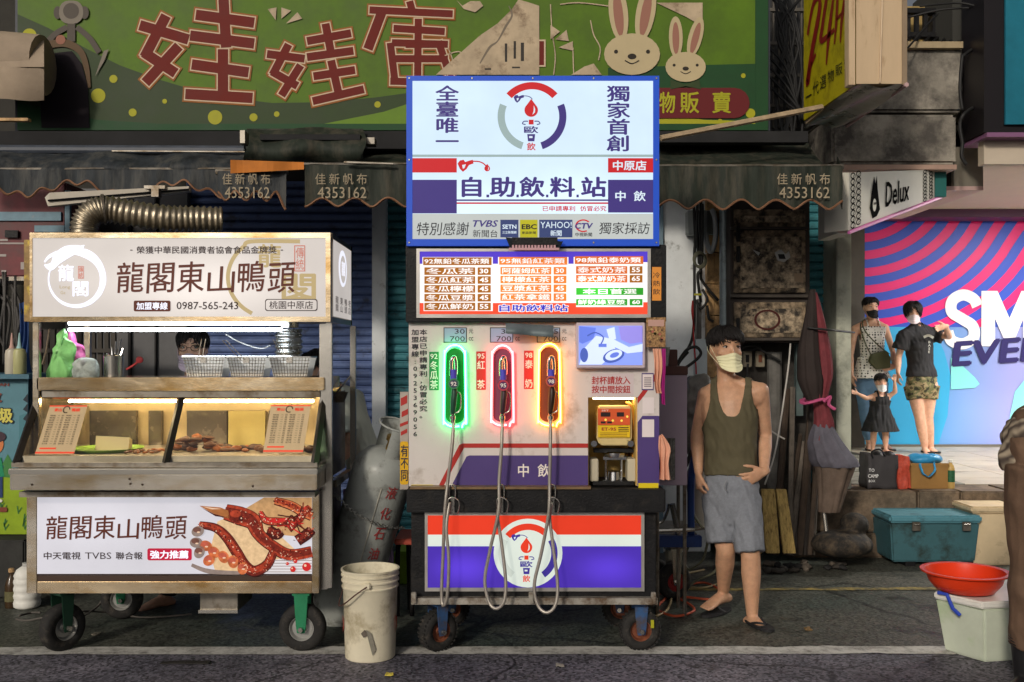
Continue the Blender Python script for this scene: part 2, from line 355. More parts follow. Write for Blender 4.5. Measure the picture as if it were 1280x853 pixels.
# ================================================================ SETTING
def shader(name, base, fn):
    m = mat(name, base); N = m.node_tree.nodes; L = m.node_tree.links
    fn(N, L, N['Principled BSDF']); return m
def asphalt_nodes(c1, c2, sp, rough=0.75, patch=0.8, blotch=(0.02, 0.018, 0.016)):
    def fn(N, L, b):
        tc = N.new('ShaderNodeTexCoord'); vo = N.new('ShaderNodeTexVoronoi'); vo.inputs['Scale'].default_value = 75; L.new(tc.outputs['Object'], vo.inputs['Vector'])
        a = N.new('ShaderNodeTexNoise'); a.inputs['Scale'].default_value = patch; a.inputs['Detail'].default_value = 7; L.new(tc.outputs['Object'], a.inputs['Vector'])
        fine = N.new('ShaderNodeTexNoise'); fine.inputs['Scale'].default_value = 60; fine.inputs['Detail'].default_value = 6; L.new(tc.outputs['Object'], fine.inputs['Vector'])
        m1 = N.new('ShaderNodeMix'); m1.data_type = 'RGBA'; m1.inputs[6].default_value = (*c1, 1); m1.inputs[7].default_value = (*c2, 1)
        r = N.new('ShaderNodeMapRange'); r.inputs[1].default_value = 0.38; r.inputs[2].default_value = 0.62; L.new(a.outputs[0], r.inputs[0]); L.new(r.outputs[0], m1.inputs[0])
        sp_ = N.new('ShaderNodeMapRange'); sp_.inputs[1].default_value = 0.0; sp_.inputs[2].default_value = 1; sp_.inputs[3].default_value = 1 - sp; sp_.inputs[4].default_value = 1 + sp * 1.6; L.new(vo.outputs['Color'], sp_.inputs[0])
        sc = N.new('ShaderNodeVectorMath'); sc.operation = 'SCALE'; L.new(m1.outputs[2], sc.inputs[0]); L.new(sp_.outputs[0], sc.inputs['Scale'])
        st = N.new('ShaderNodeTexNoise'); st.inputs['Scale'].default_value = 2.3; st.inputs['Detail'].default_value = 9; st.inputs['Roughness'].default_value = 0.75; L.new(tc.outputs['Object'], st.inputs['Vector'])
        sr = N.new('ShaderNodeMapRange'); sr.inputs[1].default_value = 0.55; sr.inputs[2].default_value = 0.66; sr.inputs[4].default_value = 0.75; L.new(st.outputs[0], sr.inputs[0])
        m2 = N.new('ShaderNodeMix'); m2.data_type = 'RGBA'; L.new(sr.outputs[0], m2.inputs[0]); L.new(sc.outputs[0], m2.inputs[6]); m2.inputs[7].default_value = (*blotch, 1)
        wv = N.new('ShaderNodeTexNoise'); wv.inputs['Scale'].default_value = 1.7; L.new(tc.outputs['Object'], wv.inputs['Vector']); wm = N.new('ShaderNodeMix'); wm.data_type = 'RGBA'; wm.blend_type = 'LINEAR_LIGHT'; wm.inputs[0].default_value = .25; L.new(tc.outputs['Object'], wm.inputs[6]); L.new(wv.outputs['Color'], wm.inputs[7])
        ck = N.new('ShaderNodeTexVoronoi'); ck.feature = 'DISTANCE_TO_EDGE'; ck.inputs['Scale'].default_value = 0.55; L.new(wm.outputs[2], ck.inputs['Vector']); cr_ = N.new('ShaderNodeMapRange'); cr_.inputs[1].default_value = .002; cr_.inputs[2].default_value = .008; cr_.inputs[3].default_value = .35; L.new(ck.outputs['Distance'], cr_.inputs[0])
        gm = N.new('ShaderNodeTexVoronoi'); gm.inputs['Scale'].default_value = 5.5; L.new(tc.outputs['Object'], gm.inputs['Vector']); gr_ = N.new('ShaderNodeMapRange'); gr_.inputs[1].default_value = .05; gr_.inputs[2].default_value = .075; gr_.inputs[3].default_value = .55; L.new(gm.outputs['Distance'], gr_.inputs[0])
        mm = N.new('ShaderNodeMath'); mm.operation = 'MULTIPLY'; L.new(cr_.outputs[0], mm.inputs[0]); L.new(gr_.outputs[0], mm.inputs[1]); s3 = N.new('ShaderNodeVectorMath'); s3.operation = 'SCALE'; L.new(m2.outputs[2], s3.inputs[0]); L.new(mm.outputs[0], s3.inputs['Scale'])
        L.new(s3.outputs[0], b.inputs['Base Color'])
        rr = N.new('ShaderNodeMapRange'); rr.inputs[3].default_value = rough; rr.inputs[4].default_value = rough - 0.35; L.new(sr.outputs[0], rr.inputs[0]); L.new(rr.outputs[0], b.inputs['Roughness'])
        bu = N.new('ShaderNodeBump'); bu.inputs['Strength'].default_value = 0.6; bu.inputs['Distance'].default_value = 0.006; L.new(fine.outputs[0], bu.inputs['Height']); L.new(bu.outputs[0], b.inputs['Normal'])
    return fn
ASPH = shader('road_asphalt', (0.07, 0.07, 0.075), asphalt_nodes((0.12, 0.112, 0.13), (0.062, 0.06, 0.074), 1.0, rough=.66, patch=1.4))
GREENG = shader('shaded_ground', (0.05, 0.055, 0.05), asphalt_nodes((0.040, 0.050, 0.042), (0.066, 0.062, 0.05), 0.8, rough=0.55, blotch=(.012, .012, .011)))  # greenish ground, with the shade by the machine put into its dark colour
def paint_nodes(col, worn, thr=0.5):
    def fn(N, L, b):
        tc = N.new('ShaderNodeTexCoord'); a = N.new('ShaderNodeTexNoise'); a.inputs['Scale'].default_value = 9; a.inputs['Detail'].default_value = 10; a.inputs['Roughness'].default_value = 0.8; L.new(tc.outputs['Object'], a.inputs['Vector'])
        r = N.new('ShaderNodeMapRange'); r.inputs[1].default_value = thr - 0.06; r.inputs[2].default_value = thr + 0.12; L.new(a.outputs[0], r.inputs[0])
        m1 = N.new('ShaderNodeMix'); m1.data_type = 'RGBA'; m1.inputs[6].default_value = (*col, 1); m1.inputs[7].default_value = (*worn, 1); L.new(r.outputs[0], m1.inputs[0]); L.new(m1.outputs[2], b.inputs['Base Color'])
        b.inputs['Roughness'].default_value = 0.7
    return fn
WLINE = shader('worn_white_paint', (0.6, 0.6, 0.55), paint_nodes((0.55, 0.54, 0.50), (0.2, 0.19, 0.17), 0.52))
YLINE = shader('worn_yellow_paint', (0.5, 0.4, 0.1), paint_nodes((0.36, 0.27, 0.07), (0.08, 0.075, 0.05), 0.45))
struct('ground', MB().box(-400, 400, -400, 700, -0.3, -0.004), GREENG)
struct('road', MB().box(-60, 60, -30, 5.12, -0.004 + 0.001, 0.0), ASPH)
struct('paved_strip', MB().box(-60, 60, 5.12, 9.5, -0.003, 0.0), GREENG)
def ragged(name, x0, x1, y0, y1, sl_, m, seed, rag=.012):
    q = random.Random(seed); n = int((x1 - x0) / .035); vs = []
    for i in range(n + 1): x = x0 + (x1 - x0) * i / n; d = sl_ * i / n; vs += [(x, y0 + d + q.uniform(0, rag) * noise.noise(Vector((x * 3, 0, seed))) * 2.5, .004), (x, y1 + d + q.uniform(0, rag) * noise.noise(Vector((x * 4, 5, seed))) * 2.5, .004)]
    struct(name, MB().add(vs, [(2 * i, 2 * i + 2, 2 * i + 3, 2 * i + 1) for i in range(n)]), m)
ragged('white_line', X(-700, 5.1), X(1190, 5.1), 5.035, 5.165, .02, WLINE, 1)
ragged('yellow_line', X(815, 6.4), X(1183, 6.4), 6.41, 6.475, .03, YLINE, 2)
lf = random.Random(9)
for i, (px, D, c, lab) in enumerate(((487, 4.72, (.6, .5, .08), 'tiny yellow scrap lying on the road in front of the bucket'), (232, 4.9, (.02, .018, .016), 'dark flattened scrap on the road below the snack cart'), (700, 4.85, (.3, .28, .24), 'pale crumpled scrap on the road below the right wheel of the drink station'), (1010, 5.5, (.16, .1, .04), 'small brown leaf on the ground right of the man'), (120, 5.4, (.2, .18, .14), 'small paper scrap behind the left front wheel of the cart'))):
    w_ = .018 if i != 1 else .12
    tag(obj('scrap_paper', crumple(MB().box(X(px, D) - w_, X(px, D) + w_, D - .018, D + .018, .006, .011), 3, .006, 30), mat('litter_%d' % i, c, .8)), lab, 'litter')
# unseen buildings behind the camera, added to vary reflections in the steel
ob = thing('reflected_row', 'row of dark houses across the street from the stalls', 'building', (0, -13, 0)); x = -34; rp = random.Random(21)
while x < 34:
    w = rp.uniform(1.8, 4.5); h = rp.uniform(2.6, 6.5)
    if rp.random() < .45: obj('reflected_house', MB().box(x, x + w - .3, -20 - rp.random(), -13 - rp.random() * 2, 0, h), mat('house_tone%d' % (int(w * 10) % 3), ((.05, .05, .05), (.14, .12, .10), (.03, .035, .04))[int(w * 10) % 3], .8), ob)
    x += w
# raised pavement
PVF = mat('pavement_edge', (0.15, 0.11, 0.075), 0.75, var=0.45, vs=7, bump=0.5, bs=30, dirt_or_glint=(0.045, 0.035, 0.025), dscale=4, damt=0.5)
PVT = mat('pavement_tile', (0.42, 0.37, 0.29), 0.45, var=0.15, vs=5, dirt_or_glint=(0.2, 0.17, 0.13), dscale=3, damt=0.3)
PVG = mat('old_pavement_tile', (0.24, 0.235, 0.2), 0.6, var=0.3, vs=9, dirt_or_glint=(0.09, 0.08, 0.07), dscale=8)
pv = struct('raised_pavement', MB().box(X(985, 7.5), 12, 7.56, 13, 0, 0.485), PVF)
for i, (a, b_) in enumerate(((985, 1146), (1148, 1200), (1202, 1262), (1264, 1400), (1402, 1600))):
    obj('edge_stone', MB().box(X(a, 7.5), X(b_, 7.5), 7.5, 7.9, 0.19 + 0.004 * (i % 3), 0.495 + 0.003 * (i % 2)), PVF, pv, bevel=0.012)
    obj('edge_stone', MB().box(X(a, 7.5), X(b_, 7.5), 7.47 + 0.006 * (i % 2), 7.9, 0.0, 0.182), PVF, pv, bevel=0.012)
rows = [7.9, 8.3, 8.75, 9.2, 9.65, 10.1, 10.6, 11.15]
for j in range(len(rows) - 1):
    x = X(985, 7.5) + 0.02
    while x < 8.5:
        w = 0.3 if x < 3.55 else 0.6
        g = x < 3.5
        z = 0.498 + (random.random() * 0.006 if g else 0)
        o = obj('paving_tile', MB().box(x + 0.004, x + w - 0.004, rows[j] + 0.004, rows[j + 1] - 0.004, 0.45, z), PVG if g else PVT, pv)
        x += w
# ---------------------------------------------------------------- building behind
DARKW = mat('dark_wall', (0.05, 0.047, 0.04), 0.85, var=0.4, vs=4, dirt_or_glint=(0.02, 0.02, 0.018), dscale=3)
WWALL = mat('white_wall', (0.74, 0.78, 0.80), 0.7, var=0.06, vs=8, dirt_or_glint=(0.22, 0.23, 0.22), dscale=7, damt=0.15, bump=0.15, bs=40)
CREAM = mat('cream_pillar', (0.5, 0.52, 0.43), 0.7, var=0.12, vs=5, dirt_or_glint=(0.19, 0.2, 0.16), dscale=3, damt=0.3)
SHB = mat('blue_shutter', (0.11, 0.16, 0.33), 0.45, 0.1, var=0.25, vs=5, dirt_or_glint=(0.06, 0.065, 0.08), dscale=6, damt=0.25)
SHT = mat('teal_shutter', (0.06, 0.24, 0.28), 0.45, 0.1, var=0.25, vs=5, dirt_or_glint=(0.03, 0.05, 0.055), dscale=7, damt=0.3)
bld = thing('shop_building', 'old shophouse with roller shutters and dark upper wall behind the stalls', 'building', (0, 8.2, 0))
obj('wall', MB().box(-14, X(1046, 8.2), 8.2, 8.6, 0, 2.4), DARKW, bld)
obj('upper_wall', MB().box(-14, X(1046, 8.2), 8.2, 8.6, 2.4, 7.5), mat('upper_wall', (0.035, 0.033, 0.028), 0.85, var=0.4, vs=3), bld)
def shutter(px0, px1, m, py0=225, py1=560):
    D = 8.0; x0, x1 = X(px0, D), X(px1, D); z0, z1 = 0.02, Z(py0, D); b = MB(); n = int((z1 - z0) / 0.066)
    prof = []
    for i in range(n):
        a = z0 + i * 0.066; prof += [(D, a), (D - 0.022, a + 0.012), (D - 0.026, a + 0.03), (D - 0.018, a + 0.05), (D - 0.002, a + 0.06)]
    b.grid(lambda u, v: (x0 + (x1 - x0) * u, *prof[min(int(round(v * (len(prof) - 1))), len(prof) - 1)]), 1, len(prof) - 1)
    o = obj('roller_shutter', b, m, bld, smooth=False)
    obj('bottom_rail', MB().box(x0, x1, D - 0.03, D + 0.02, 0.0, 0.09), m, o); return o
shutter(234, 466, SHB); shutter(481, 560, SHT); shutter(560, 824, SHB); shutter(1009, 1046, SHT)
shutter(-260, -20, SHB)
obj('pillar', MB().pbox(465, 215, 482, 700, 7.85, 0.3), WWALL, bld)
obj('pillar', MB().box(X(824, 7.7), X(888, 7.7), 7.7, 8.3, 0, 3.3), WWALL, bld, bevel=0.006)
obj('pillar_edge', MB().box(X(822, 7.66), X(829, 7.66), 7.66, 8.1, 0, 3.3), mat('blue_trim', (0.16, 0.24, 0.3), 0.5, var=0.1), bld)
obj('pillar', MB().box(X(1046, 7.65), X(1064, 7.65), 7.65, 9.0, 0.3, 3.2), CREAM, bld, bevel=0.008)
obj('inner_jamb', MB().box(X(1060, 11.1), X(1077, 11.1), 11.0, 11.19, 0.5, 3.1), mat('jamb_brown', (0.07, 0.06, 0.05), 0.6, var=0.2), bld)
obj('jamb_face', MB().box(X(1058, 7.9), X(1064, 7.9), 7.9, 8.05, 0.5, 3.2), CREAM, bld)
obj('side_wall', MB().box(2.62, 2.7, 8.05, 11.2, 0.5, 3.1), CREAM, bld)
TAN = mat('tan_panel', (0.58, 0.36, 0.16), 0.6, var=0.2, vs=5, dirt_or_glint=(0.15, 0.09, 0.045), dscale=6)
for i in range(12):                                       # tan glazed wall tiles beside the cabinet
    for j in range(2):
        z = 0.15 + i * 0.24
        obj('wall_tile', MB().box(X(884 + j * 9, 7.62), X(892.5 + j * 9, 7.62), 7.62, 7.7, z, z + 0.232), TAN, bld)
# red shop unit far left
REDP = mat('old_red_paint', (0.15, 0.03, 0.035), 0.5, var=0.35, vs=7, dirt_or_glint=(0.09, 0.04, 0.04), dscale=5, damt=0.4)
BLUP = mat('worn_blue_strip', (0.16, 0.27, 0.34), 0.5, var=0.2, vs=9, dirt_or_glint=(0.3, 0.3, 0.3), dscale=12, damt=0.2)
t = thing('red_wall_cabinet', 'old dark red sheet metal unit with pale blue strips above the left counter', 'cabinet', (X(20, 7.2), 7.2, Z(348, 7.2)))
obj('panel', MB().pbox(-90, 228, 82, 346, 7.2, 0.6), REDP, t, bevel=0.01)
obj('strip', MB().pbox(-90, 265, 76, 276, 7.18, 0.018), BLUP, t); obj('strip', MB().pbox(43, 282, 80, 290, 7.18, 0.018), BLUP, t)
obj('strip', MB().pbox(81, 238, 87, 292, 7.17, 0.03), BLUP, t)
obj('ledge', MB().pbox(-90, 346, 84, 351, 7.15, 0.4), STEELD, t)
obj('bracket', MB().pbox(6, 288, 22, 297, 7.17, 0.02), BLACK, t)
pr = Print(front(7.199, 0.003)); sc = mat('scraped_white', (0.4, 0.36, 0.34), 0.7)
for a in ((0, 299, 10, 301.5), (0, 303.5, 30, 305.5), (0, 318, 8, 321), (26, 328, 31, 337), (2, 338, 8, 342)): pr.rect(*a, sc)
pr.build('scratch', t)
# wall behind left counter
obj('side_panel', MB().pbox(82, 236, 234, 470, 7.9, 0.1), mat('grey_panel', (0.13, 0.13, 0.135), 0.6, var=0.2, vs=3), bld)
obj('panel_seam', MB().pbox(160, 236, 163, 470, 7.87, 0.03), BLACK, bld)
obj('panel_seam', MB().pbox(193, 236, 195, 470, 7.87, 0.03), BLACK, bld)
# beams and cladding on the right
CONC = mat('stained_concrete', (0.30, 0.275, 0.23), 0.85, var=0.45, vs=3, bump=0.5, bs=14, dirt_or_glint=(0.08, 0.073, 0.065), dscale=3.2, damt=0.7)
TILEG = mat('grey_wall_tile', (0.3, 0.27, 0.21), 0.6, var=0.15, vs=4)
be = thing('concrete_beam', 'stained grey concrete lintel beams above the black and white sign', 'beam', (X(1120, 7.3), 7.3, Z(210, 7.3)))
obj('upper_beam', MB().box(X(1040, 7.3), X(1204, 7.3), 7.3, 8.1, Z(140, 7.3), Z(58, 7.3)), CONC, be, bevel=0.02)
obj('lower_beam', MB().box(X(1040, 7.2), X(1196, 7.2), 7.2, 8.1, Z(205, 7.2), Z(143, 7.2)), CONC, be, bevel=0.02)
obj('cap', MB().box(X(1135, 7.25), X(1204, 7.25), 7.25, 8.1, Z(60, 7.25), Z(52, 7.25)), mat('tan_cap', (0.42, 0.33, 0.2), 0.7, var=0.2), be)
obj('soffit_trim', MB().box(X(1046, 7.15), X(1196, 7.15), 7.15, 8.1, Z(212, 7.15), Z(206, 7.15)), mat('pink_tan', (0.42, 0.28, 0.22), 0.6, var=0.15), be)
ct = thing('tiled_wall', 'grey tiled wall pillar right of the concrete beams', 'wall', (X(1210, 7.6), 7.6, Z(240, 7.6)))
obj('pillar_core', MB().box(X(1192, 7.62), X(1229, 7.62), 7.64, 8.4, Z(233, 7.62), Z(-40, 7.62)), mat('grout', (0.05, 0.05, 0.045), 0.9), ct)
for i in range(9):
    for j in range(3):
        y0 = 60 + i * 10.4
        obj('tile', MB().pbox(1193 + j * 12.1, y0, 1204.4 + j * 12.1, y0 + 9.6, 7.6, 0.04), TILEG, ct)
obj('panel', MB().pbox(1192, 156, 1229, 233, 7.6, 0.04), mat('grey_sheet', (0.2, 0.185, 0.15), 0.5, var=0.08), ct)
obj('sill', MB().pbox(1204, 151, 1229, 155.5, 7.56, 0.07), mat('pale_sill', (0.5, 0.45, 0.36), 0.6), ct)
obj('soffit', MB().box(X(1160, 7.6), X(1229, 7.6), 7.6, 9.2, Z(238, 7.6), Z(233, 7.6)), mat('pink_soffit', (0.55, 0.38, 0.36), 0.6), ct)
# balcony railing, top right
rl = thing('balcony_railing', 'dark balcony grille with yellow gaps above the concrete beam', 'railing', (X(1175, 7.9), 7.9, Z(52, 7.9)))
obj('backing', MB().pbox(1130, 8, 1232, 60, 8.15, 0.03), mat('yellow_back', (0.34, 0.24, 0.09), 0.7, var=0.3, vs=4), rl)
for i in range(9): obj('bar', MB().pbox(1134 + i * 10.6, 12, 1138.4 + i * 10.6, 43, 7.95, 0.04), BLACK, rl)
obj('rail', MB().pbox(1130, 10, 1232, 16, 7.93, 0.08), BLACK, rl); obj('rail', MB().pbox(1130, 40, 1232, 46, 7.93, 0.08), BLACK, rl)
for i in range(9): obj('slanted_bar', MB().tube([P(1140 + i * 11, 46, 7.95), P(1132 + i * 11, 53, 7.6)], 0.012, 4), BLACK, rl)
# shop front on the right: ceiling, mural wall
CEIL = mat('shop_ceiling', (0.55, 0.47, 0.37), 0.6, var=0.05)
ml = thing('mural_shop', 'shop front with a big pink and blue striped mural and lit ceiling', 'shop', (5, 11.2, 0.5))
ZC = 3.11
obj('ceiling', MB().box(X(1046, 9), 9.5, 7.6, 11.5, ZC, ZC + 0.12), CEIL, ml)
obj('ceiling_lip', MB().box(X(1229, 7.5), 9.5, 7.2, 7.6, ZC + 0.0, ZC + 0.10), CEIL, ml)
obj('ceiling_step', MB().box(X(1100, 11), 9.5, 10.8, 11.14, ZC - 0.09, ZC - 0.002), mat('purple_trim', (0.08, 0.03, 0.07), 0.5), ml)
obj('end_wall', MB().box(9.4, 9.5, 7.2, 11.5, 0.4, ZC), CREAM, ml)
wall = obj('mural_wall', MB().box(X(1076, 11.2), 9.4, 11.2, 11.4, 0.5, ZC), mat('mural_base', (0.2, 0.35, 0.62), 0.4), ml)
BLUS = mat('mural_blue', lin((52, 84, 196)), 0.4); PNK = mat('mural_pink', lin((232, 34, 120)), 0.4)
def mural_nodes(N, L, b):
    g = N.new('ShaderNodeNewGeometry'); sp = N.new('ShaderNodeSeparateXYZ'); L.new(g.outputs['Position'], sp.inputs[0])
    mr = N.new('ShaderNodeMapRange'); mr.inputs[1].default_value = 4.5; mr.inputs[2].default_value = 5.6; L.new(sp.outputs[0], mr.inputs[0])
    cr = N.new('ShaderNodeMix'); cr.data_type = 'RGBA'; cr.inputs[6].default_value = (*lin((70, 155, 215)), 1); cr.inputs[7].default_value = (*lin((146, 150, 208)), 1); L.new(mr.outputs[0], cr.inputs[0]); L.new(cr.outputs[2], b.inputs['Base Color'])
wall.data.materials[0] = shader('mural_lower_print', (0.2, 0.4, 0.7), mural_nodes)
pr = Print(front(11.2, 0.003))
def clip(pts, ymax, x0=1076, x1=1640, y0=268):
    def cl(pts, ins, inter):
        out = []
        for i in range(len(pts)):
            a, b = pts[i - 1], pts[i]
            if ins(b):
                if not ins(a): out.append(inter(a, b))
                out.append(b)
            elif ins(a): out.append(inter(a, b))
        return out
    def lx(c): return lambda a, b: (c, a[1] + (b[1] - a[1]) * (c - a[0]) / (b[0] - a[0]))
    def ly(c): return lambda a, b: (a[0] + (b[0] - a[0]) * (c - a[1]) / (b[1] - a[1]), c)
    for ins, it in ((lambda p: p[0] >= x0, lx(x0)), (lambda p: p[0] <= x1, lx(x1)), (lambda p: p[1] >= y0, ly(y0)), (lambda p: p[1] <= ymax, ly(ymax))):
        if len(pts) < 3: return []
        pts = cl(pts, ins, it)
    return pts
# pink field, then blue bands: arcs round a far centre whose lower ends sweep left
pr.rect(1076, 268, 1640, 409, PNK, 1)
for i in range(24):
    A = []; B = []
    for rr_, out in ((20 + i * 25, A), (32.5 + i * 25, B)):
        for q in range(13): th = R(q * 5.2 - 4); out.append((1070 + rr_ * math.sin(th), 222 + rr_ * 0.86 * math.cos(th)))
        x, y = out[-1]; h = R(58)
        for q in range(16): x += 16 * math.cos(h); y -= 16 * math.sin(h); h -= R(1.6 if q < 12 else 0); out.append((x, y))
    for j in range(len(A) - 1):
        c = clip([A[j], A[j + 1], B[j + 1], B[j]], 409)
        if len(c) >= 3: pr.poly(c, BLUS, 2 + .01 * i)
WHT = mat('mural_white', (0.85, 0.85, 0.85), 0.4)
pr.stroke([(1221, 383), (1216, 374), (1203, 369), (1190, 376), (1189, 390), (1202, 399), (1215, 408), (1216, 422), (1203, 430), (1189, 426), (1184, 415)], 14, WHT, 5, sub=8)
for q in ([(1226, 364), (1243, 364), (1243, 433), (1226, 433)], [(1278, 364), (1295, 364), (1295, 433), (1278, 433)]): pr.poly(q, WHT, 5)
pr.poly([(1240, 364), (1246, 364), (1261, 398), (1276, 364), (1281, 364), (1281, 392), (1266, 428), (1256, 428), (1240, 392)], WHT, 5.3)
NAVY = mat('mural_navy', lin((45, 40, 95)), 0.4)
pr.text('EVER', 1190, 423, 1308, 455, NAVY, 6, bold=0.05, shear=0.2, rot=-4)
CY = mat('mural_cyan', lin((60, 165, 215)), 0.4); MINT = mat('mural_mint', lin((130, 215, 215)), 0.4)
pr.poly([(1076, 409), (1165, 409), (1180, 440), (1188, 470), (1184, 520), (1172, 557), (1076, 557)], CY, 3)
pr.poly([(1188, 447), (1200, 455), (1218, 472), (1224, 480), (1218, 485), (1188, 487)], MINT, 4)
pr.poly([(1255, 557), (1262, 520), (1268, 490), (1300, 450), (1300, 557)], MINT, 4)
pr.build('mural_print', ml)
obj('skirting', MB().pbox(1076, 556, 1760, 566, 11.15, 0.05), mat('skirting', (0.13, 0.12, 0.10), 0.5, var=0.1), ml)
# lamps in the ceiling
for x, y in ((5.4, 8.3), (6.7, 8.3), (8.0, 8.3), (6.0, 9.4)):
    f = obj('ceiling_lamp', MB().box(x - 0.55, x + 0.55, y - 0.2, y + 0.2, ZC - 0.03, ZC - 0.001), WHITEP, ml)
    obj('lamp_tube', MB().box(x - 0.5, x + 0.5, y - 0.17, y + 0.17, ZC - 0.036, ZC - 0.031), glow('ceiling_lamp_light', (1, 0.96, 0.9), 72), f)
# dark column and teal board top right
t = thing('teal_sign', 'teal board in a dark frame at the top right corner', 'sign', (X(1270, 7), 7.0, Z(190, 7)))
obj('frame', MB().pbox(1230, -60, 1420, 166, 7.0, 0.35), mat('near_black', (0.012, 0.01, 0.012), 0.4), t)
obj('board', MB().box(X(1256, 6.98), X(1410, 6.98), 6.97, 6.99, Z(156, 6.98), Z(-50, 6.98)), mat('teal_board', (0.01, 0.15, 0.22), 0.5, var=0.2, vs=3, bump=0.1, bs=80), t)
obj('lower_trim', MB().box(X(1232, 7), X(1415, 7), 6.98, 7.36, Z(172, 7), Z(166.5, 7)), mat('mauve_trim', (0.22, 0.1, 0.2), 0.5), t)
obj('white_fascia', MB().box(X(1230, 7.1), 9.5, 7.1, 7.19, Z(172, 7.1) - 0.19, Z(172, 7.1) - 0.01), CEIL, ml)
# ================================================================ BILLBOARD AND AWNINGS
D0 = 6.6
bb = thing('billboard', 'big green cartoon billboard with dark red characters, torn and peeling', 'billboard', (X(490, D0), D0, Z(165, D0)))
GR1 = mat('print_green', lin((78, 108, 16)), 0.6, var=0.22, vs=3.5, dirt_or_glint=lin((70, 96, 20)), dscale=2.5, damt=0.4)
GR2 = mat('print_dark_green', lin((46, 62, 32)), 0.6, var=0.2, vs=4)
GR3 = mat('print_edge_green', lin((22, 66, 32)), 0.6, var=0.15)
GR4 = mat('print_light_green', lin((96, 128, 32)), 0.6, var=0.12)
DRED = mat('print_dark_red', lin((104, 30, 22)), 0.7, var=0.1)
ORN = mat('print_orange', lin((140, 84, 26)), 0.6, var=0.2)
PCR = mat('print_cream', lin((200, 178, 150)), 0.6, var=0.08)
TORN = mat('torn_backing', lin((182, 164, 138)), 0.8, var=0.18, vs=9, dirt_or_glint=lin((120, 100, 80)), dscale=8, damt=0.3)
DOT = mat('print_yellow', lin((160, 158, 30)), 0.6, var=0.1)
obj('frame', MB().box(X(18, D0), X(963, D0), D0 + 0.01, D0 + 0.25, Z(172, D0), Z(-150, D0)), mat('board_frame', (0.03, 0.035, 0.05), 0.5, var=0.2), bb)
obj('board', MB().box(X(22, D0), X(960, D0), D0, D0 + 0.02, Z(163, D0), Z(-150, D0)), GR1, bb)
obj('edge_strip', MB().box(X(944, D0), X(960, D0), D0 - 0.004, D0 + 0.001, Z(163, D0), Z(-150, D0)), GR3, bb)
pr = Print(front(D0 - 0.002, 0.0008))
pr.poly([(22, 18), (60, 35), (110, 62), (150, 82), (200, 100), (240, 112), (300, 124), (340, 129), (400, 128), (470, 122), (520, 115), (600, 100), (600, 163), (22, 163)], GR2, 1)
pr.poly([(400, 156), (480, 140), (540, 120), (600, 110), (600, 163), (380, 163)], GR4, 2)
pr.poly([(22, 128), (70, 138), (120, 150), (200, 155), (960, 155), (960, 163), (22, 163)], GR3, 3)
pr.poly([(760, 85), (860, 82), (944, 80), (944, 155), (760, 155)], GR3, 1)
pr.poly([(820, 153), (820, 142), (880, 150), (944, 152), (944, 160), (820, 160)], DOT, 2)
for cx, cy, r in ((123, 120, 9), (142, 99, 5), (166, 141, 5), (206, 127, 3), (269, 147, 9), (317, 147, 5), (346, 143, 3.5), (472, 131, 4), (37, 45, 9), (929, 95, 3), (938, 142, 6), (900, 152, 3)): pr.disc(cx, cy, r, DOT, 4)
# characters built from strokes: halo, white rim, red body
def big(strokes, w):
    for m, dw, k in ((ORN, 7, 5), (PCR, 3, 6), (DRED, 0, 7)):
        for a in strokes:
            (x0, y0), (x1, y1) = a[0], a[1]; d = math.hypot(x1 - x0, y1 - y0); ww = (a[2] if len(a) > 2 else w) / 2 + dw / 2
            ex, ey = (x1 - x0) / d * dw / 2, (y1 - y0) / d * dw / 2; nx, ny = -(y1 - y0) / d * ww, (x1 - x0) / d * ww
            pr.poly([(x0 - ex + nx, y0 - ey + ny), (x1 + ex + nx, y1 + ey + ny), (x1 + ex - nx, y1 + ey - ny), (x0 - ex - nx, y0 - ey - ny)], m, k + 0.07 * strokes.index(a))
big([((208, 20), (181, 72)), ((180, 66), (220, 92)), ((175, 32), (236, 50)), ((224, 58), (182, 104)),
     ((279, -12), (283, 60)), ((245, 19), (318, 29)), ((238, 45), (318, 55)), ((279, 62), (279, 118)), ((240, 81), (311, 91)), ((232, 118), (316, 123))], 13)
big([((361, 56), (341, 94)), ((340, 90), (372, 108)), ((334, 68), (381, 74)), ((376, 82), (352, 120)),
     ((407, 30), (415, 72)), ((384, 52), (439, 42)), ((384, 72), (442, 64)), ((414, 76), (424, 120)), ((392, 96), (444, 88)), ((391, 127), (455, 112))], 10)
big([((512, 2), (516, 16)), ((462, 13), (566, 18)), ((478, 14), (460, 62), 12), ((492, 36), (556, 40)), ((507, 56), (546, 56)), ((488, 54), (494, 104)), ((548, 52), (564, 100)),
     ((490, 54), (560, 56)), ((492, 74), (560, 74)), ((523, 24), (522, 112)), ((488, 102), (570, 104))], 9)
pr.rect(672, 52, 680, 82, DRED, 6); pr.frame(670, 50, 682, 84, 2, PCR, 7)
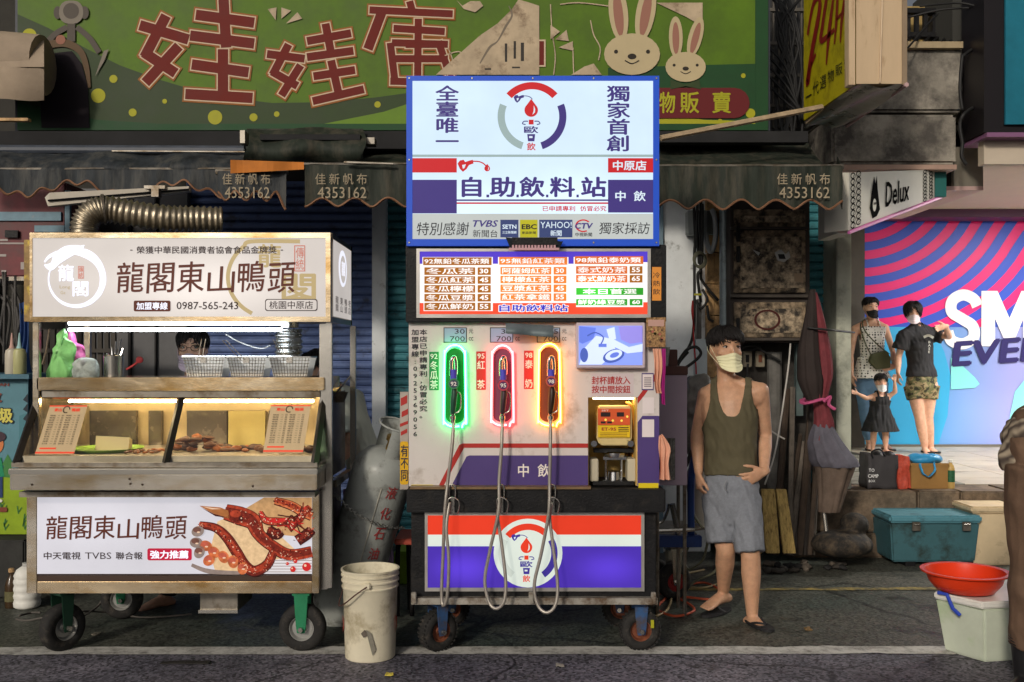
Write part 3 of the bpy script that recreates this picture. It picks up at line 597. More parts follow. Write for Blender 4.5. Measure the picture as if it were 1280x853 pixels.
# torn patches
Tp = mat('crack_grey', lin((120, 110, 96)), 0.8)
for pts in ([(545, 94), (600, 45), (622, 30), (640, 12), (648, 0), (662, 4), (674, 8), (674, 94)], [(570, 0), (578, 8), (588, 2), (600, 2), (604, 8), (594, 16), (580, 12)],
            [(820, 4), (878, 4), (878, 34), (858, 22)], [(688, 32), (700, 40), (688, 50)], [(694, 50), (708, 38), (711, 52)], [(698, 60), (716, 52), (716, 64)],
            [(714, 94), (730, 84), (742, 80), (752, 94)], [(848, 140), (876, 124), (876, 140)], [(335, 12), (346, 10), (345, 26)], [(352, 10), (364, 14), (352, 24)], [(358, 30), (372, 16), (378, 24)]):
    pr.poly(pts, TORN, 9)
pr.stroke([(600, 80), (612, 60), (622, 52), (632, 34), (640, 20), (636, 8)], [1.5, 3, 1.5, 3, 2, 1], Tp, 10)
for a in ((631, 55, 634, 78), (642, 52, 645, 74), (651, 54, 655, 77), (606, 86, 614, 88), (640, 84, 650, 86)): pr.rect(*a, mat('staple_dark', (0.04, 0.035, 0.03), 0.7), 10)
for p in ([(688, 6), (690, 40), (694, 70), (692, 94)], [(738, 26), (742, 44), (750, 60), (748, 76)], [(700, 6), (724, 4), (760, 8)], [(716, 60), (717, 94)], [(560, 60), (566, 80), (556, 100)], [(556, 70), (576, 66), (580, 90)]): pr.stroke(p, 1.4, TORN, 8)
pr.build('printed_picture', bb)
# plain rabbit heads, the nearer one larger
RB = mat('rabbit_fill', lin((184, 168, 132)), 0.6, var=0.06); RP = mat('rabbit_ear', lin((150, 104, 88)), 0.6); RK = mat('rabbit_ink', lin((40, 34, 26)), 0.6)
q = Print(front(D0 - 0.011, 0.0008))
def rabbit(cx, cy, s, tilt):
    for sx, a in ((-1, 6 + tilt), (1, 10 - tilt)):
        q.disc(cx + sx * 17 * s, cy - 52 * s, 12 * s, RB, 1, ry=36 * s, rot=sx * a); q.disc(cx + sx * 17 * s, cy - 50 * s, 6 * s, RP, 2, ry=28 * s, rot=sx * a)
    q.disc(cx, cy, 35 * s, RB, 3, ry=26 * s)
    for sx in (-1, 1): q.disc(cx + sx * 20 * s, cy - 3 * s, 2.6 * s, RK, 4)
    q.disc(cx, cy + 3 * s, 5.5 * s, RK, 4, ry=3.6 * s); q.stroke([(cx - 9 * s, cy + 8 * s), (cx, cy + 12 * s), (cx + 9 * s, cy + 8 * s)], 1.6 * s, RK, 4)
rabbit(790, 68, 1.0, 0); rabbit(857, 84, 0.72, -5)
q.poly([(838, 100), (856, 106), (874, 100), (876, 112), (857, 108), (838, 112)], GR2, 5)
q.build('rabbit_print', bb)
q = Print(front(D0 - 0.011, 0.0008))
q.rrect(770, 110, 937, 148, 19, mat('print_maroon', lin((96, 22, 26)), 0.6), 1)
q.build('pill', bb)
for c, a in (('物', 824), ('販', 850), ('賣', 890)): q = Print(front(D0 - 0.013, 0.0008)); q.text(c, a, 115, a + (20 if c == '物' else 24), 142, DOT, 2, bold=0.03); q.build('character', bb)
# figure with a round head
q = Print(front(D0 - 0.012, 0.0008)); FG = mat('figure_grey', lin((120, 112, 100)), 0.6); FD = mat('figure_dark', lin((74, 66, 58)), 0.6)
for sx in (72, 106): q.disc(sx, 16, 5, FD, 1, ry=8)
q.rrect(74, 1, 104, 30, 12, FG, 2); q.disc(89, 14, 10, FD, 3); q.poly([(84, 30), (94, 30), (94, 52), (84, 52)], FD, 1)
q.stroke([(84, 34), (70, 42), (60, 52)], 7, FD, 2); q.stroke([(96, 34), (112, 48), (124, 66)], 7, FD, 2); q.poly([(136, 62), (130, 64), (119, 96), (131, 76)], FG, 4)
q.stroke([(54, 58), (80, 54), (100, 64), (108, 84), (112, 110)], [9, 10, 8, 7, 3], mat('figure_brown', lin((84, 62, 34)), 0.6), 3)
q.disc(76, 50, 6, mat('figure_pink', lin((140, 90, 70)), 0.6), 5)
q.build('figure_print', bb)
obj('hole', MB().add([(lambda p: p)(P(a, b, D0 - 0.012)) for a, b in ((55, 68), (90, 64), (102, 80), (110, 110), (112, 160), (52, 160), (50, 124))], [tuple(range(7))]), mat('hole_dark', (0.012, 0.008, 0.012), 0.8, var=0.3), bb)
# flap of rolled cloth
b = MB(); b.tube([P(-60, 78, 6.42), P(10, 80, 6.4), P(54, 82, 6.4)], [0.2, 0.2, 0.19], 18)
b.grid(lambda u, v: P(-60 + 115 * u, 84 + 41 * v + 1.5 * math.sin(u * 9), 6.2 + 0.03 * math.sin(u * 7) + 0.05 * v * v), 12, 5)
b.grid(lambda u, v: P(-60 + 115 * u, 50 + 34 * v, 6.2 + 0.18 * (1 - v) ** 2), 12, 5)
tag(obj('rolled_cloth', b, mat('beige_cloth', (0.33, 0.26, 0.19), 0.85, var=0.15, vs=5, bump=0.2, bs=60), smooth=True), 'rolled beige canvas hanging over the left end of the billboard', 'canvas')
# ---- awnings
TARP = mat('dark_tarp', (0.024, 0.03, 0.023), 0.62, var=0.45, vs=4, bump=0.5, bs=6, dirt_or_glint=(0.065, 0.06, 0.045), dscale=3, damt=0.5, spec=.15, stretch=(4, 4, .7))
TARPB = mat('blue_grey_tarp', (0.028, 0.033, 0.038), 0.6, var=0.5, vs=4, bump=0.5, bs=6, dirt_or_glint=(0.075, 0.075, 0.07), dscale=3, damt=0.5, spec=.15, stretch=(4, 4, .7))
TRIM = mat('rust_trim', (0.22, 0.11, 0.06), 0.7)
STEN = mat('stencil_print', (0.34, 0.28, 0.19), 0.7, var=0.2)
def awning(x0, x1, ytop, ybot, D, m, label, period=42, amp=9, phase=0.0, ropes=True, torn=None, roof=True, top_px=172):
    t = thing('awning', label, 'awning', (X((x0 + x1) / 2, D), D, Z(ybot, D)))
    def ed(px): return ybot - amp * (0.5 - 0.5 * math.cos(2 * math.pi * (px - x0 + phase) / period)) ** 0.8 if torn is None else torn(px)
    n = int((x1 - x0) / 3); b = MB()
    def fy(px, v): return D + 0.012 * math.sin(px * 0.10) * v + 0.003 * math.sin(px * 0.31)
    def g(u, v):
        px = x0 + (x1 - x0) * u; py = ytop + (ed(px) - ytop) * v; return P(px, py, D)[:1] and (X(px, D), fy(px, v), Z(py, D))
    b.grid(g, n, 6); b.grid(lambda u, v: (lambda p: (p[0], p[1] + 0.006, p[2]))(g(u, v)), n, 6)
    obj('valance', b, m, t, smooth='all')
    if roof:
        b = MB(); z0 = Z(ytop, D); z1 = Z(top_px, D0 + 0.1)
        b.grid(lambda u, v: (X(x0, D) + (X(x1, D) - X(x0, D)) * u, D + (D0 + 0.25 - D) * v, z0 + (z1 - z0) * v - 0.07 * math.sin(v * math.pi) * (0.8 + 0.25 * math.sin(u * 7)) + 0.004 * math.sin(u * 15 + v * 3)), n, 8)
        obj('canopy_sheet', b, m, t, smooth='all')
    obj('trim', MB().tube([(X(x0 + (x1 - x0) * i / n, D), fy(x0 + (x1 - x0) * i / n, 1) - 0.004, Z(ed(x0 + (x1 - x0) * i / n), D)) for i in range(n + 1)], 0.007, 4), TRIM, t)
    obj('front_pole', MB().tube([P(x0 - 2, ytop + 1, D + 0.03), P(x1 + 2, ytop + 1, D + 0.03)], 0.018, 8), STEELD, t)
    return t
AD = 6.15
t1 = awning(-60, 300, 212, 236, AD, TARPB, 'torn blue grey tarpaulin awning left of the stencilled flap', torn=lambda px: 236 + 8 * math.sin(px * 0.05) + 4 * math.sin(px * 0.21), top_px=168)
t2 = awning(272, 358, 214, 248, 6.02, TARPB, 'ragged grey awning flap with faded stencil beside the orange cloth', torn=lambda px: 245 + 6 * math.sin(px * 0.25) + (12 if px > 345 else 0) * (px - 345) / 13, roof=False)
t3 = awning(381, 512, 206, 259, 6.0, TARP, 'dark green scalloped awning with phone number left of the drink sign', period=42, amp=11, phase=0, roof=True)
t4 = awning(822, 1052, 208, 262, 6.15, TARP, 'dark green scalloped awning with phone number right of the drink sign', period=44, amp=12, phase=6)
obj('end_flap', MB().prism([P(1052, 208, 6.15), P(1052, 262, 6.15), P(1046, 240, 6.6), P(1046, 196, 6.6)], (0.006, 0, 0)), TARP, t4)
for t, xs, D, f in ((t2, (276, 340), 6.0, 0.0), (t3, (392, 461), 5.975, 1), (t4, (969, 1040), 6.12, 1)):
    pr = Print(front(D, 0.001))
    pr.htext('佳新帆布', xs[0], 217, xs[1], 231, STEN, 1, bold=0.0, gap=0.25); pr.text('4353162', xs[0] + 5, 234, xs[1] - 3, 248, STEN, 1, bold=0.0)
    pr.build('stencil', t)
# folded tarp bundles over the poles, shaded void behind painted as near-black boards
VOID = mat('void_dark', (0.02, 0.02, 0.021), 0.85, var=0.4, vs=4)
t = thing('awning_box', 'dark folded tarpaulin bundle hanging under the middle of the billboard', 'tarpaulin', (X(381, 6.2), 6.2, Z(205, 6.2)))
b = MB(); b.grid(lambda u, v: P(308 + 146 * u + 4 * math.sin(v * 5), 161 + 42 * v + 2 * math.sin(u * 8), 6.25 - 0.16 * math.sin(v * math.pi * 0.8) + 0.02 * math.sin(u * 12)), 24, 8); b.grid(lambda u, v: P(308 + 146 * u, 161 + 42 * v, 6.45), 2, 2)
obj('bundle', b, TARP, t, smooth='all'); obj('slot', MB().pbox(325, 168, 450, 175, 6.12, 0.06), VOID, t)
obj('bracket', MB().pbox(300, 163, 306, 179, 6.2, 0.1), STEELD, t); obj('bracket', MB().pbox(457, 172, 468, 180, 6.2, 0.1), STEELD, t)
obj('tassel_pole', MB().tube([P(430, 203, 5.95), P(492, 205, 5.95)], 0.008, 6), STEELD, t)
t = thing('recess_boards', 'sooty blue black fascia boards under the billboard', 'fascia', (X(150, 6.5), 6.5, Z(215, 6.5)))
obj('board', MB().pbox(-120, 164, 512, 186, 6.5, 0.1), VOID, t); obj('pipe', MB().tube([P(-60, 187, 6.35), P(306, 188, 6.35)], 0.03, 10), mat('blue_grey_pipe', (0.06, 0.07, 0.09), 0.45, var=0.3), t)
obj('pipe', MB().tube([P(140, 189, 6.3), P(306, 190, 6.3)], 0.006, 6), STEELD, t)
b = MB(); b.grid(lambda u, v: P(-80 + 395 * u, 190 + 26 * v + 2.5 * math.sin(u * 21 + v), 6.35 - 0.18 * math.sin(v * math.pi * 0.6) + 0.02 * math.sin(u * 30)), 60, 8)
obj('sagging_sheet', b, TARPB, t, smooth='all')
obj('board', MB().pbox(822, 164, 1010, 178, 6.55, 0.1), VOID, t)
tag(obj('orange_cloth', MB().grid(lambda u, v: P(288 + 92 * u, 200 + 3 * u + (17 - 8 * u) * v, 5.98 + 0.02 * math.sin(u * 9)), 12, 2), mat('orange_cloth', (0.5, 0.17, 0.03), 0.8, var=0.2)), 'strip of orange cloth tucked along the awning pole', 'cloth')
tag(obj('long_pole', MB().tube([P(826, 173, 6.0), P(1028, 134, 6.2)], 0.018, 6), mat('tan_slat', (0.4, 0.3, 0.19), 0.6, var=0.3, vs=15)), 'long thin pole sloping up to the yellow sign', 'pole')
tag(obj('metal_bar', MB().box(X(-10, 6.2), X(37, 6.2), 6.18, 6.22, Z(152, 6.2), Z(148.5, 6.2)), TAN), 'short tan bar poking in under the rolled canvas', 'bar')
# light batten behind the duct
t = thing('light_batten', 'switched off white fluorescent batten above the silver duct', 'lamp', tuple(P(150, 250, 6.3)))
o = obj('housing', MB().prism([P(56, 247, 5.95), P(62, 241, 5.95), P(236, 233, 6.08), P(236, 239, 6.08), P(60, 258, 5.95)], (0, 0.05, 0)), mat('batten_white', (0.5, 0.45, 0.37), 0.4, var=0.1), t)
obj('groove', MB().tube([P(60, 251, 5.94), P(236, 237, 6.07)], 0.006, 4), BLACK, t); obj('clamp', MB().pbox(180, 232, 206, 236, 5.98, 0.05), STEELD, t); obj('clamp', MB().pbox(189, 236, 198, 246, 5.97, 0.05), STEELD, t)
tag(obj('ceiling_knob', MB().lathe([(0.001, 0), (0.03, 0), (0.045, 0.02), (0.03, 0.04), (0.001, 0.045)], P(35, 235, 6.3), (0, -1, 0), 14), BRASSY, smooth=True), 'small round brass fitting above the red unit', 'fitting')
# background wires between billboard and yellow sign
b = [[P(965 + random.uniform(-4, 40), -5, 7.6), P(970 + random.uniform(0, 34), 40 + random.uniform(-15, 15), 7.5), P(968 + random.uniform(0, 36), 110, 7.5), P(990 + random.uniform(-30, 20), 190, 7.4)] for i in range(12)]
b += [[P(962, 60 + i * 12, 7.5), P(985, 90 + 10 * i, 7.4), P(1000 + i * 3, 150, 7.4)] for i in range(5)]
tag(cables('wire_tangle', b, 0.011, CABLE), 'tangle of black wires hanging left of the yellow sign', 'wires')
t = thing('window_grille', 'dark barred window behind the wires at the top of the picture', 'window', tuple(P(985, 150, 7.9)))
obj('pane', MB().pbox(962, -20, 1008, 165, 8.05, 0.02), mat('dark_pane', (0.03, 0.03, 0.03), 0.3), t)
for i in range(6): obj('bar', MB().pbox(966 + i * 7, 0, 968 + i * 7, 160, 7.95, 0.02), mat('grille_bar', (0.10, 0.09, 0.075), 0.6, var=0.3), t)
for y in (10, 52, 92, 130): obj('crossbar', MB().pbox(962, y, 1008, y + 4, 7.93, 0.02), mat('grille_bar', (0.1, 0.09, 0.075), 0.6), t)
# lower wall clutter behind awning: white beam pieces
# ---- yellow 24 hour sign with its cream casing
t = thing('yellow_sign', 'yellow 24HR sign board side on with cream metal casing', 'sign', tuple(P(1060, 150, 6.0)))
YEL = mat('yellow_sign_face', lin((172, 160, 18)), 0.5, var=0.12, dirt_or_glint=lin((130, 120, 16)), dscale=6)
xa, ya, yb_ = 1.94, 5.65, 6.62
obj('sign_face', MB().add([(xa, yb_, 3.08), (xa, ya, 3.05), (xa, ya, 4.4), (xa, yb_, 4.4), (xa + .012, yb_, 3.08), (xa + .012, ya, 3.05), (xa + .012, ya, 4.4), (xa + .012, yb_, 4.4)], [(0, 1, 2, 3), (4, 7, 6, 5), (0, 4, 5, 1), (3, 2, 6, 7)]), YEL, t)
zt0, zt1, zb0, zb1 = Z(0, yb_), Z(0, ya), 3.08, 3.05
fm = quadmap((xa, yb_, zt0), (xa, ya, zt1), (xa, ya, zb1), (xa, yb_, zb0), (-1, 0, 0), 0.002)
pr = Print(fm); RD = mat('sign_red', lin((122, 24, 22)), 0.5); KK = mat('sign_black', lin((36, 34, 20)), 0.5)
def italic(s_, x0, x1, y0, y1): pr.text(s_, x0, y0, x1, y1, RD, 2, bold=0.012, shear=-0.0)
def sk(pts, w): pr.stroke(pts, w, RD, 2, sub=5)
sk([(0.10, 0.30), (0.22, 0.05), (0.34, -0.02), (0.36, 0.10), (0.20, 0.45), (0.10, 0.70), (0.12, 0.62), (0.28, 0.48)], [0.04, .05, .06, .07, .08, .09, .05, .03])
sk([(0.52, -0.05), (0.42, 0.25), (0.40, 0.38), (0.66, 0.30)], [.05, .06, .06, .04]); sk([(0.64, -0.02), (0.56, 0.3), (0.50, 0.62)], [.03, .07, .02])
sk([(0.72, -0.05), (0.70, 0.2), (0.66, 0.45)], [.04, .05, .02]); sk([(0.86, -0.05), (0.80, 0.2), (0.77, 0.45)], [.04, .05, .02]); sk([(0.70, 0.2), (0.82, 0.13)], .03)
sk([(0.93, -0.05), (0.90, 0.2), (0.88, 0.42)], [.04, .04, .02]); sk([(0.9, -0.02), (0.99, 0.03), (0.92, 0.13), (0.98, 0.33)], [.03, .03, .03, .05])
for i, c in enumerate('一代選物販賣'): pr.text(c, 0.06 + i * 0.155, 0.745 + (0.07 if c == '一' else 0) - 0.02 * i, 0.19 + i * 0.155, (0.87 if c != '一' else 0.83) - 0.02 * i, KK, 2, bold=0.012)
pr.build('lettering', t)
CRM = mat('cream_metal', lin((196, 172, 140)), 0.45, var=0.06, vs=5, dirt_or_glint=lin((150, 120, 88)), dscale=4, damt=0.25, stretch=(3, 3, 0.5))
obj('casing', MB().box(1.953, X(1130, 5.65), 5.65, 6.62, 3.06, 4.4), CRM, t)
obj('casing_flange', MB().box(X(1061, 5.63), X(1069, 5.63), 5.63, 5.7, Z(106, 5.63), Z(-60, 5.63)), CRM, t)
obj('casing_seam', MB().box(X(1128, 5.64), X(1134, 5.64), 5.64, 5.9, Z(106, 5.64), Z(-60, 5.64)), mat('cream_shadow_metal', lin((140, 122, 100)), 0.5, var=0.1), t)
obj('rib', MB().tube([P(1100, 104, 5.645), P(1104, -40, 5.645)], 0.006, 5), CRM, t)
b = MB(); b.grid(lambda u, v: (1.945 + .285 * u, 5.64 + .99 * v, 3.045 + .012 * math.sin(u * 9 + v * 5)), 12, 14)
obj('underside', b, mat('crumpled_foil', (0.28, 0.26, 0.22), 0.3, 0.5, var=0.2, vs=7, bump=0.7, bs=6), t, smooth=True)
obj('edge_bar', MB().tube([(2.232, 5.63, 3.05), (2.232, 6.64, 3.05)], 0.014, 6), mat('pinkish_bar', (0.5, 0.33, 0.33), 0.4), t)
# ---- black and white sign
t = thing('shop_sign', 'white sign lettered Delux with a black ornamental border beside the awning', 'sign', tuple(P(1120, 270, 6.8)))
a, b_, c, d = P(1061, 216, 6.5), P(1168, 212, 7.25), P(1168, 248, 7.25), P(1061, 288, 6.5)
nrm = (b_ - a).cross(d - a).normalized(); nrm = nrm if nrm.dot(Vector((0, 0, H)) - a) > 0 else -nrm
WS = mat('sign_white', lin((214, 212, 200)), 0.5, var=0.06, vs=4)
obj('sign_face', MB().prism([a, b_, c, d], -nrm * 0.18), WS, t)
pr = Print(quadmap(a, b_, c, d, nrm)); K2 = mat('sign_ink', (0.015, 0.015, 0.015), 0.9, spec=0.0)
pr.text('Delux', 0.40, 0.24, 0.68, 0.80, K2, 2, bold=0.03, shear=0.02, rot=0)
pr.build('word', t)
for x0, x1 in ((0.01, 0.13), (0.84, 0.99)):
    pr = Print(quadmap(a, b_, c, d, nrm))
    for i in range(9):
        for j in range(2):
            cx = x0 + (x1 - x0) * (0.25 + 0.5 * j); cy = 0.06 + i * 0.11 - (0.03 if j else 0); pr.arc(cx, cy, 0.018, 0.027, 0, 300, K2, 2, n=10, ky=2.2); pr.arc(cx + .012, cy + .02, 0.008, 0.013, 90, 400, K2, 2, n=8, ky=2.2)
    pr.build('ornament', t)
pr = Print(quadmap(a, b_, c, d, nrm))
pr.poly([(0.24, 0.42), (0.27, 0.10), (0.285, 0.24), (0.30, 0.08), (0.31, 0.38), (0.335, 0.80), (0.30, 0.92), (0.25, 0.94), (0.22, 0.72)], K2, 2)
pr.disc(0.272, 0.68, 0.02, WS, 3, ry=0.13); pr.disc(0.265, 0.65, 0.006, K2, 4, ry=0.03); pr.disc(0.282, 0.65, 0.006, K2, 4, ry=0.03)
pr.build('figure_print', t)
obj('pink_tube', MB().tube([P(1061, 291, 6.48), P(1176, 247, 7.3)], 0.012, 6), mat('pink_tube', (0.7, 0.2, 0.5), 0.4), t)
obj('side_panel', MB().pbox(1046, 216, 1062, 292, 6.6, 0.4), WS, t); obj('end_strip', MB().pbox(1169, 212, 1183, 246, 7.25, 0.05), mat('teal_strip', (0.02, 0.13, 0.12), 0.5), t)
tag(cables('hanging_wire', [[P(1203, 68, 7.1), P(1200, 110, 7.1), P(1203, 138, 7.1)], [P(1229, 130, 7.3), P(1208, 140, 7.1), P(1200, 155, 7.1), P(1203, 180, 7.1), P(1202, 195, 7.1), P(1208, 206, 7.1)], [P(1204, 70, 7.1), P(1216, 62, 7.2), P(1230, 60, 7.2)]], 0.013, CABLE), 'loose black wires hanging down the right end of the concrete beam', 'wires')
tag(cables('overhead_cable', [[P(1135, 22, 7.4), P(1180, 12, 7.3), P(1232, 10, 7.2)], [P(1135, 60, 7.1), P(1160, 30, 7.3), P(1172, 18, 7.4)], [P(1150, 8, 7.2), P(1200, 4, 7.2), P(1232, 12, 7.1)]], 0.008, CABLE), 'black cables draped over the balcony grille', 'cables')
# ---- flexible duct
t = thing('exhaust_duct', 'bent silver flexible duct lying on top of the snack cart', 'duct', (X(180, 5.7), 5.7, Z(292, 5.7)))
path = catmull([P(104, 300, 5.62), P(106, 280, 5.62), P(116, 266, 5.63), P(135, 262, 5.66), P(170, 268, 5.7), P(210, 273, 5.75), P(245, 274, 5.8), P(278, 275, 5.85)], 14)
rr = [0.072 + 0.009 * math.sin(i * math.pi / 1.45) for i in range(len(path))]
FOIL = mat('duct_foil', (0.36, 0.31, 0.23), 0.4, 0.85, var=0.3, vs=12, bump=0.4, bs=30, dirt_or_glint=(0.16, 0.11, 0.06), dscale=12, damt=0.3)
obj('hose', MB().tube(path, rr, 20), FOIL, t, smooth='all'); obj('clamp_band', MB().tube(path[38:41], 0.088, 20), STEELD, t)
# ================================================================ DRINK STATION
DS = 5.0
ms = thing('drink_station', 'self service drink machine shaped like a petrol pump, lit sign on top', 'drink machine', (X(668, 5.05), 5.35, 0))
NAV = (58, 48, 120)
Lw = lit('signbox_white', (212, 228, 240), 0.88, [(X(600, DS), Z(265, DS), 0.5, 0.25, 0.16), (X(720, DS), Z(250, DS), 0.4, 0.2, 0.16)])
Lblue = mat('signbox_blue_frame', lin((30, 78, 190)), 0.4, emit=0.22, ecol=lin((30, 80, 210)))
Lnav = lit('signbox_navy', (70, 58, 128), 0.75); Lred = lit('signbox_red', (206, 40, 46), 0.75); Lgry = lit('signbox_grey', (160, 182, 182), 0.75); Lblk = lit('signbox_black', (40, 38, 42), 0.7)
Lyel = lit('signbox_yellow', (190, 184, 40), 0.75); Lslate = lit('signbox_slate', (62, 74, 120), 0.75); Lpale = lit('signbox_pale', (196, 202, 200), 0.75)
sb = obj('sign_box', MB().box(X(509, DS), X(823, DS), DS + 0.01, DS + 0.16, Z(306, DS), Z(96, DS)), BLACK, ms, bevel=0.004)
b = MB()
for (x0, y0, x1, y1) in ((508, 95, 824, 101), (508, 299, 824, 307.5), (508, 101, 515.5, 299), (816.5, 101, 824, 299)): b.pbox(x0, y0, x1, y1, DS - 0.006, 0.03)
fo_ = obj('blue_frame', b, Lblue, sb)
for sx_, sy_ in ((511.5, 98), (590, 98), (666, 98), (742, 98), (820.5, 98), (511.5, 200), (820.5, 200), (511.5, 303.5), (742, 303.5), (820.5, 303.5)): obj('screw', MB().lathe([(.006, 0), (.004, .003)], P(sx_, sy_, DS - .007), (0, -1, 0), 8), STEELB, ms); obj('light_panel', MB().box(X(515.5, DS), X(816.5, DS), DS, DS + 0.012, Z(299, DS), Z(101, DS)), Lw, sb)
pr = Print(front(DS - 0.001))
pr.vtext('全臺唯一', 545, 107, 573, 187, Lnav, bold=0.035); pr.vtext('獨家首創', 759, 107, 787, 190, Lnav, bold=0.035)
def nozzle_icon(pr, x, y, s, m, k=2, flip=1):
    q = lambda pts: [(x + a * s * flip, y + b * s) for a, b in pts]
    pr.poly(q([(0, 5), (3, 1), (8, 0), (10, 3), (16, 1), (20, 0), (21, 5), (15, 7), (12, 12), (7, 16), (3, 12)]), m, k)
    pr.poly(q([(6, 7), (11, 6), (9, 11), (7, 12)]), Lw, k + 1)
    pr.stroke(q([(20, 2), (28, 2.5), (34, 5), (38, 9)]), 1.6 * s, m, k)
def drop(pr, x, y, s, m, hl, k=2):
    pts = [(x, y - 14 * s)] + [(x + 8.5 * s * math.sin(a) * (1 if abs(a) > 1.2 else 1), y - 8.5 * s * math.cos(a)) for a in [0.75 + (2 * math.pi - 1.5) * i / 16 for i in range(17)]]
    pr.poly(pts, m, k); pr.poly([(x + 3.2 * s, y - 6 * s), (x + 5 * s, y - 1 * s), (x + 4.6 * s, y + 3 * s), (x + 1.5 * s, y + 6 * s), (x + 3 * s, y + 1 * s)], hl, k + 1)
def torch(pr, cx, cy, s, navy, red, white, k=2):
    nozzle_icon(pr, cx - 22 * s, cy - 27 * s, 0.62 * s, navy, k)
    drop(pr, cx, cy - 8 * s, s, red, white, k)
    pr.rect(cx - 3 * s, cy + 4 * s, cx + 3 * s, cy + 10 * s, red, k)
    for a in (-1, 1): pr.stroke([(cx + a * 4 * s, cy + 6 * s), (cx + a * 9 * s, cy + 6 * s), (cx + a * 11 * s, cy + 9 * s), (cx + a * 7 * s, cy + 10 * s)], 1.3 * s, navy, k, sub=2)
    pr.text('歐', cx - 9 * s, cy + 12 * s, cx + 9 * s, cy + 21 * s, navy, k, bold=0.03)
    pr.poly([(cx - 5 * s, cy + 22 * s), (cx + 5 * s, cy + 22 * s), (cx + 4 * s, cy + 31 * s), (cx - 4 * s, cy + 31 * s)], navy, k); pr.rect(cx - 2.6 * s, cy + 24.5 * s, cx + 1.6 * s, cy + 27 * s, white, k + 1)
    pr.text('飲', cx - 5.5 * s, cy + 32.5 * s, cx + 5.5 * s, cy + 42.5 * s, red, k, bold=0.03)
for a0, a1, m in ((42, 138, Lred), (158, 252, Lgry), (-72, 22, Lnav)): pr.arc(665, 146, 34, 43, a0, a1, m, 2)
torch(pr, 664, 146, 1.0, Lnav, Lred, Lw)
pr.rect(515.5, 193.5, 816.5, 196.5, Lgry); pr.rect(515.5, 198, 571, 216, Lred); pr.rect(515.5, 225, 571, 267, Lnav)
nozzle_icon(pr, 572, 200, 0.95, Lred); drop(pr, 609, 211, 0.42, Lred, Lw)
pr.rect(760, 198, 816.5, 216, Lred); pr.text('中原店', 766, 201, 808, 213.5, Lw, 3, bold=0.035)
pr.rect(760, 225, 816.5, 266, Lnav); pr.text('中', 769, 239, 782, 252, Lw, 3, bold=0.03); pr.text('飲', 792, 239, 807, 252, Lw, 3, bold=0.03)
for i, c in enumerate('自助飲料站'):
    x = (577, 612, 649, 687, 726)[i]; pr.text(c, x, 221, x + (25 if c == '自' else 32), 247, Lnav, 2, bold=0.04)
    if i < 4: pr.rect(x + (31 if i == 0 else 33.5), 243.5, x + (34.5 if i == 0 else 36.5), 247, Lnav)
pr.rect(571, 249.5, 760, 251.5, Lnav); pr.rect(571, 253.2, 760, 255.2, Lred)
pr.text('已申請專利', 678, 257.5, 719, 264.5, Lred, 2, bold=0.03); pr.text('仿冒必究', 725, 257.5, 758, 264.5, Lred, 2, bold=0.03)
pr.rect(515.5, 267.5, 816.5, 299, Lpale)
pr.text('特別感謝', 521, 278, 586, 294.5, Lblk, 3, bold=0.012, shear=0.12); pr.text('獨家採訪', 749, 278, 812, 293, Lblk, 3, bold=0.012, shear=0.12)
pr.text('TVBS', 590, 275.5, 622, 284, Lnav, 3, bold=0.03, shear=0.35); pr.text('新聞台', 591, 287.5, 622, 297, Lblk, 3, bold=0.012)
pr.rect(625.5, 275, 648, 297, Lslate, 2); pr.text('SETN', 628, 281, 645.5, 286.5, Lw, 3, bold=0.03); pr.text('三立新聞網', 628, 289, 645.5, 292.5, Lw, 3, bold=0.02)
pr.rect(650, 275, 672, 297, Lyel, 2); pr.text('EBC', 652, 280.5, 671, 287, Lblk, 3, bold=0.05); pr.text('東森新聞', 652, 289.5, 670, 293, Lblk, 3, bold=0.02)
pr.rect(674, 275, 715.5, 297, Lslate, 2); pr.text('YAHOO!', 675.5, 277.5, 714.5, 285.5, Lw, 3, bold=0.0); pr.text('新聞', 688, 288, 702, 295.5, Lw, 3, bold=0.02)
pr.arc(729, 282.5, 8, 10, 40, 300, Lred, 3, n=18, ky=0.8); pr.text('CTV', 718.5, 279, 740.5, 286.5, Lnav, 4, bold=0.05, shear=0.2); pr.text('中視新聞', 719, 291, 740, 296, Lblk, 3, bold=0.02)
pr.build('printed_sign', sb)
# ---- menu light box
DM = 5.02
mb_ = obj('menu_box', MB().box(X(507, DM), X(833, DM), DM, DM + 0.6, Z(403, DM), Z(306, DM)), BLACK, ms, bevel=0.004)
ALU = mat('aluminium_edge', (0.5, 0.48, 0.45), 0.35, 0.7, var=0.1)
b = MB()
for q in ((520.5, 311, 813.5, 314.5), (520.5, 393, 813.5, 397.5), (520.5, 314.5, 524.5, 393), (809.5, 314.5, 813.5, 393)): b.pbox(*q, DM - 0.014, 0.014)
obj('aluminium_frame', b, ALU, mb_)
HOT = [(X(640, DM), Z(352, DM), 0.26, 0.16, 0.22), (X(742, DM), Z(364, DM), 0.20, 0.12, 1.3), (X(565, DM), Z(355, DM), 0.2, 0.15, 0.1)]
def Lm(n, c, s=1.0): return lit('menu_' + n, c, s, HOT)
mw, mpur, mred, mor, mbr, mam, mgr, mblu = Lm('white', (250, 246, 244), .95), Lm('purple', (84, 62, 200), .9), Lm('red', (240, 78, 50), .9), Lm('orange', (238, 130, 52), .9), Lm('brown', (162, 98, 26), .9), Lm('amber', (214, 106, 40), .9), Lm('green', (50, 160, 44), .85), Lm('blue', (60, 56, 200), .85)
obj('light_panel', MB().pbox(524.5, 314.5, 809.5, 393, DM - 0.006, 0.006), mw, mb_)
pr = Print(front(DM - 0.007))
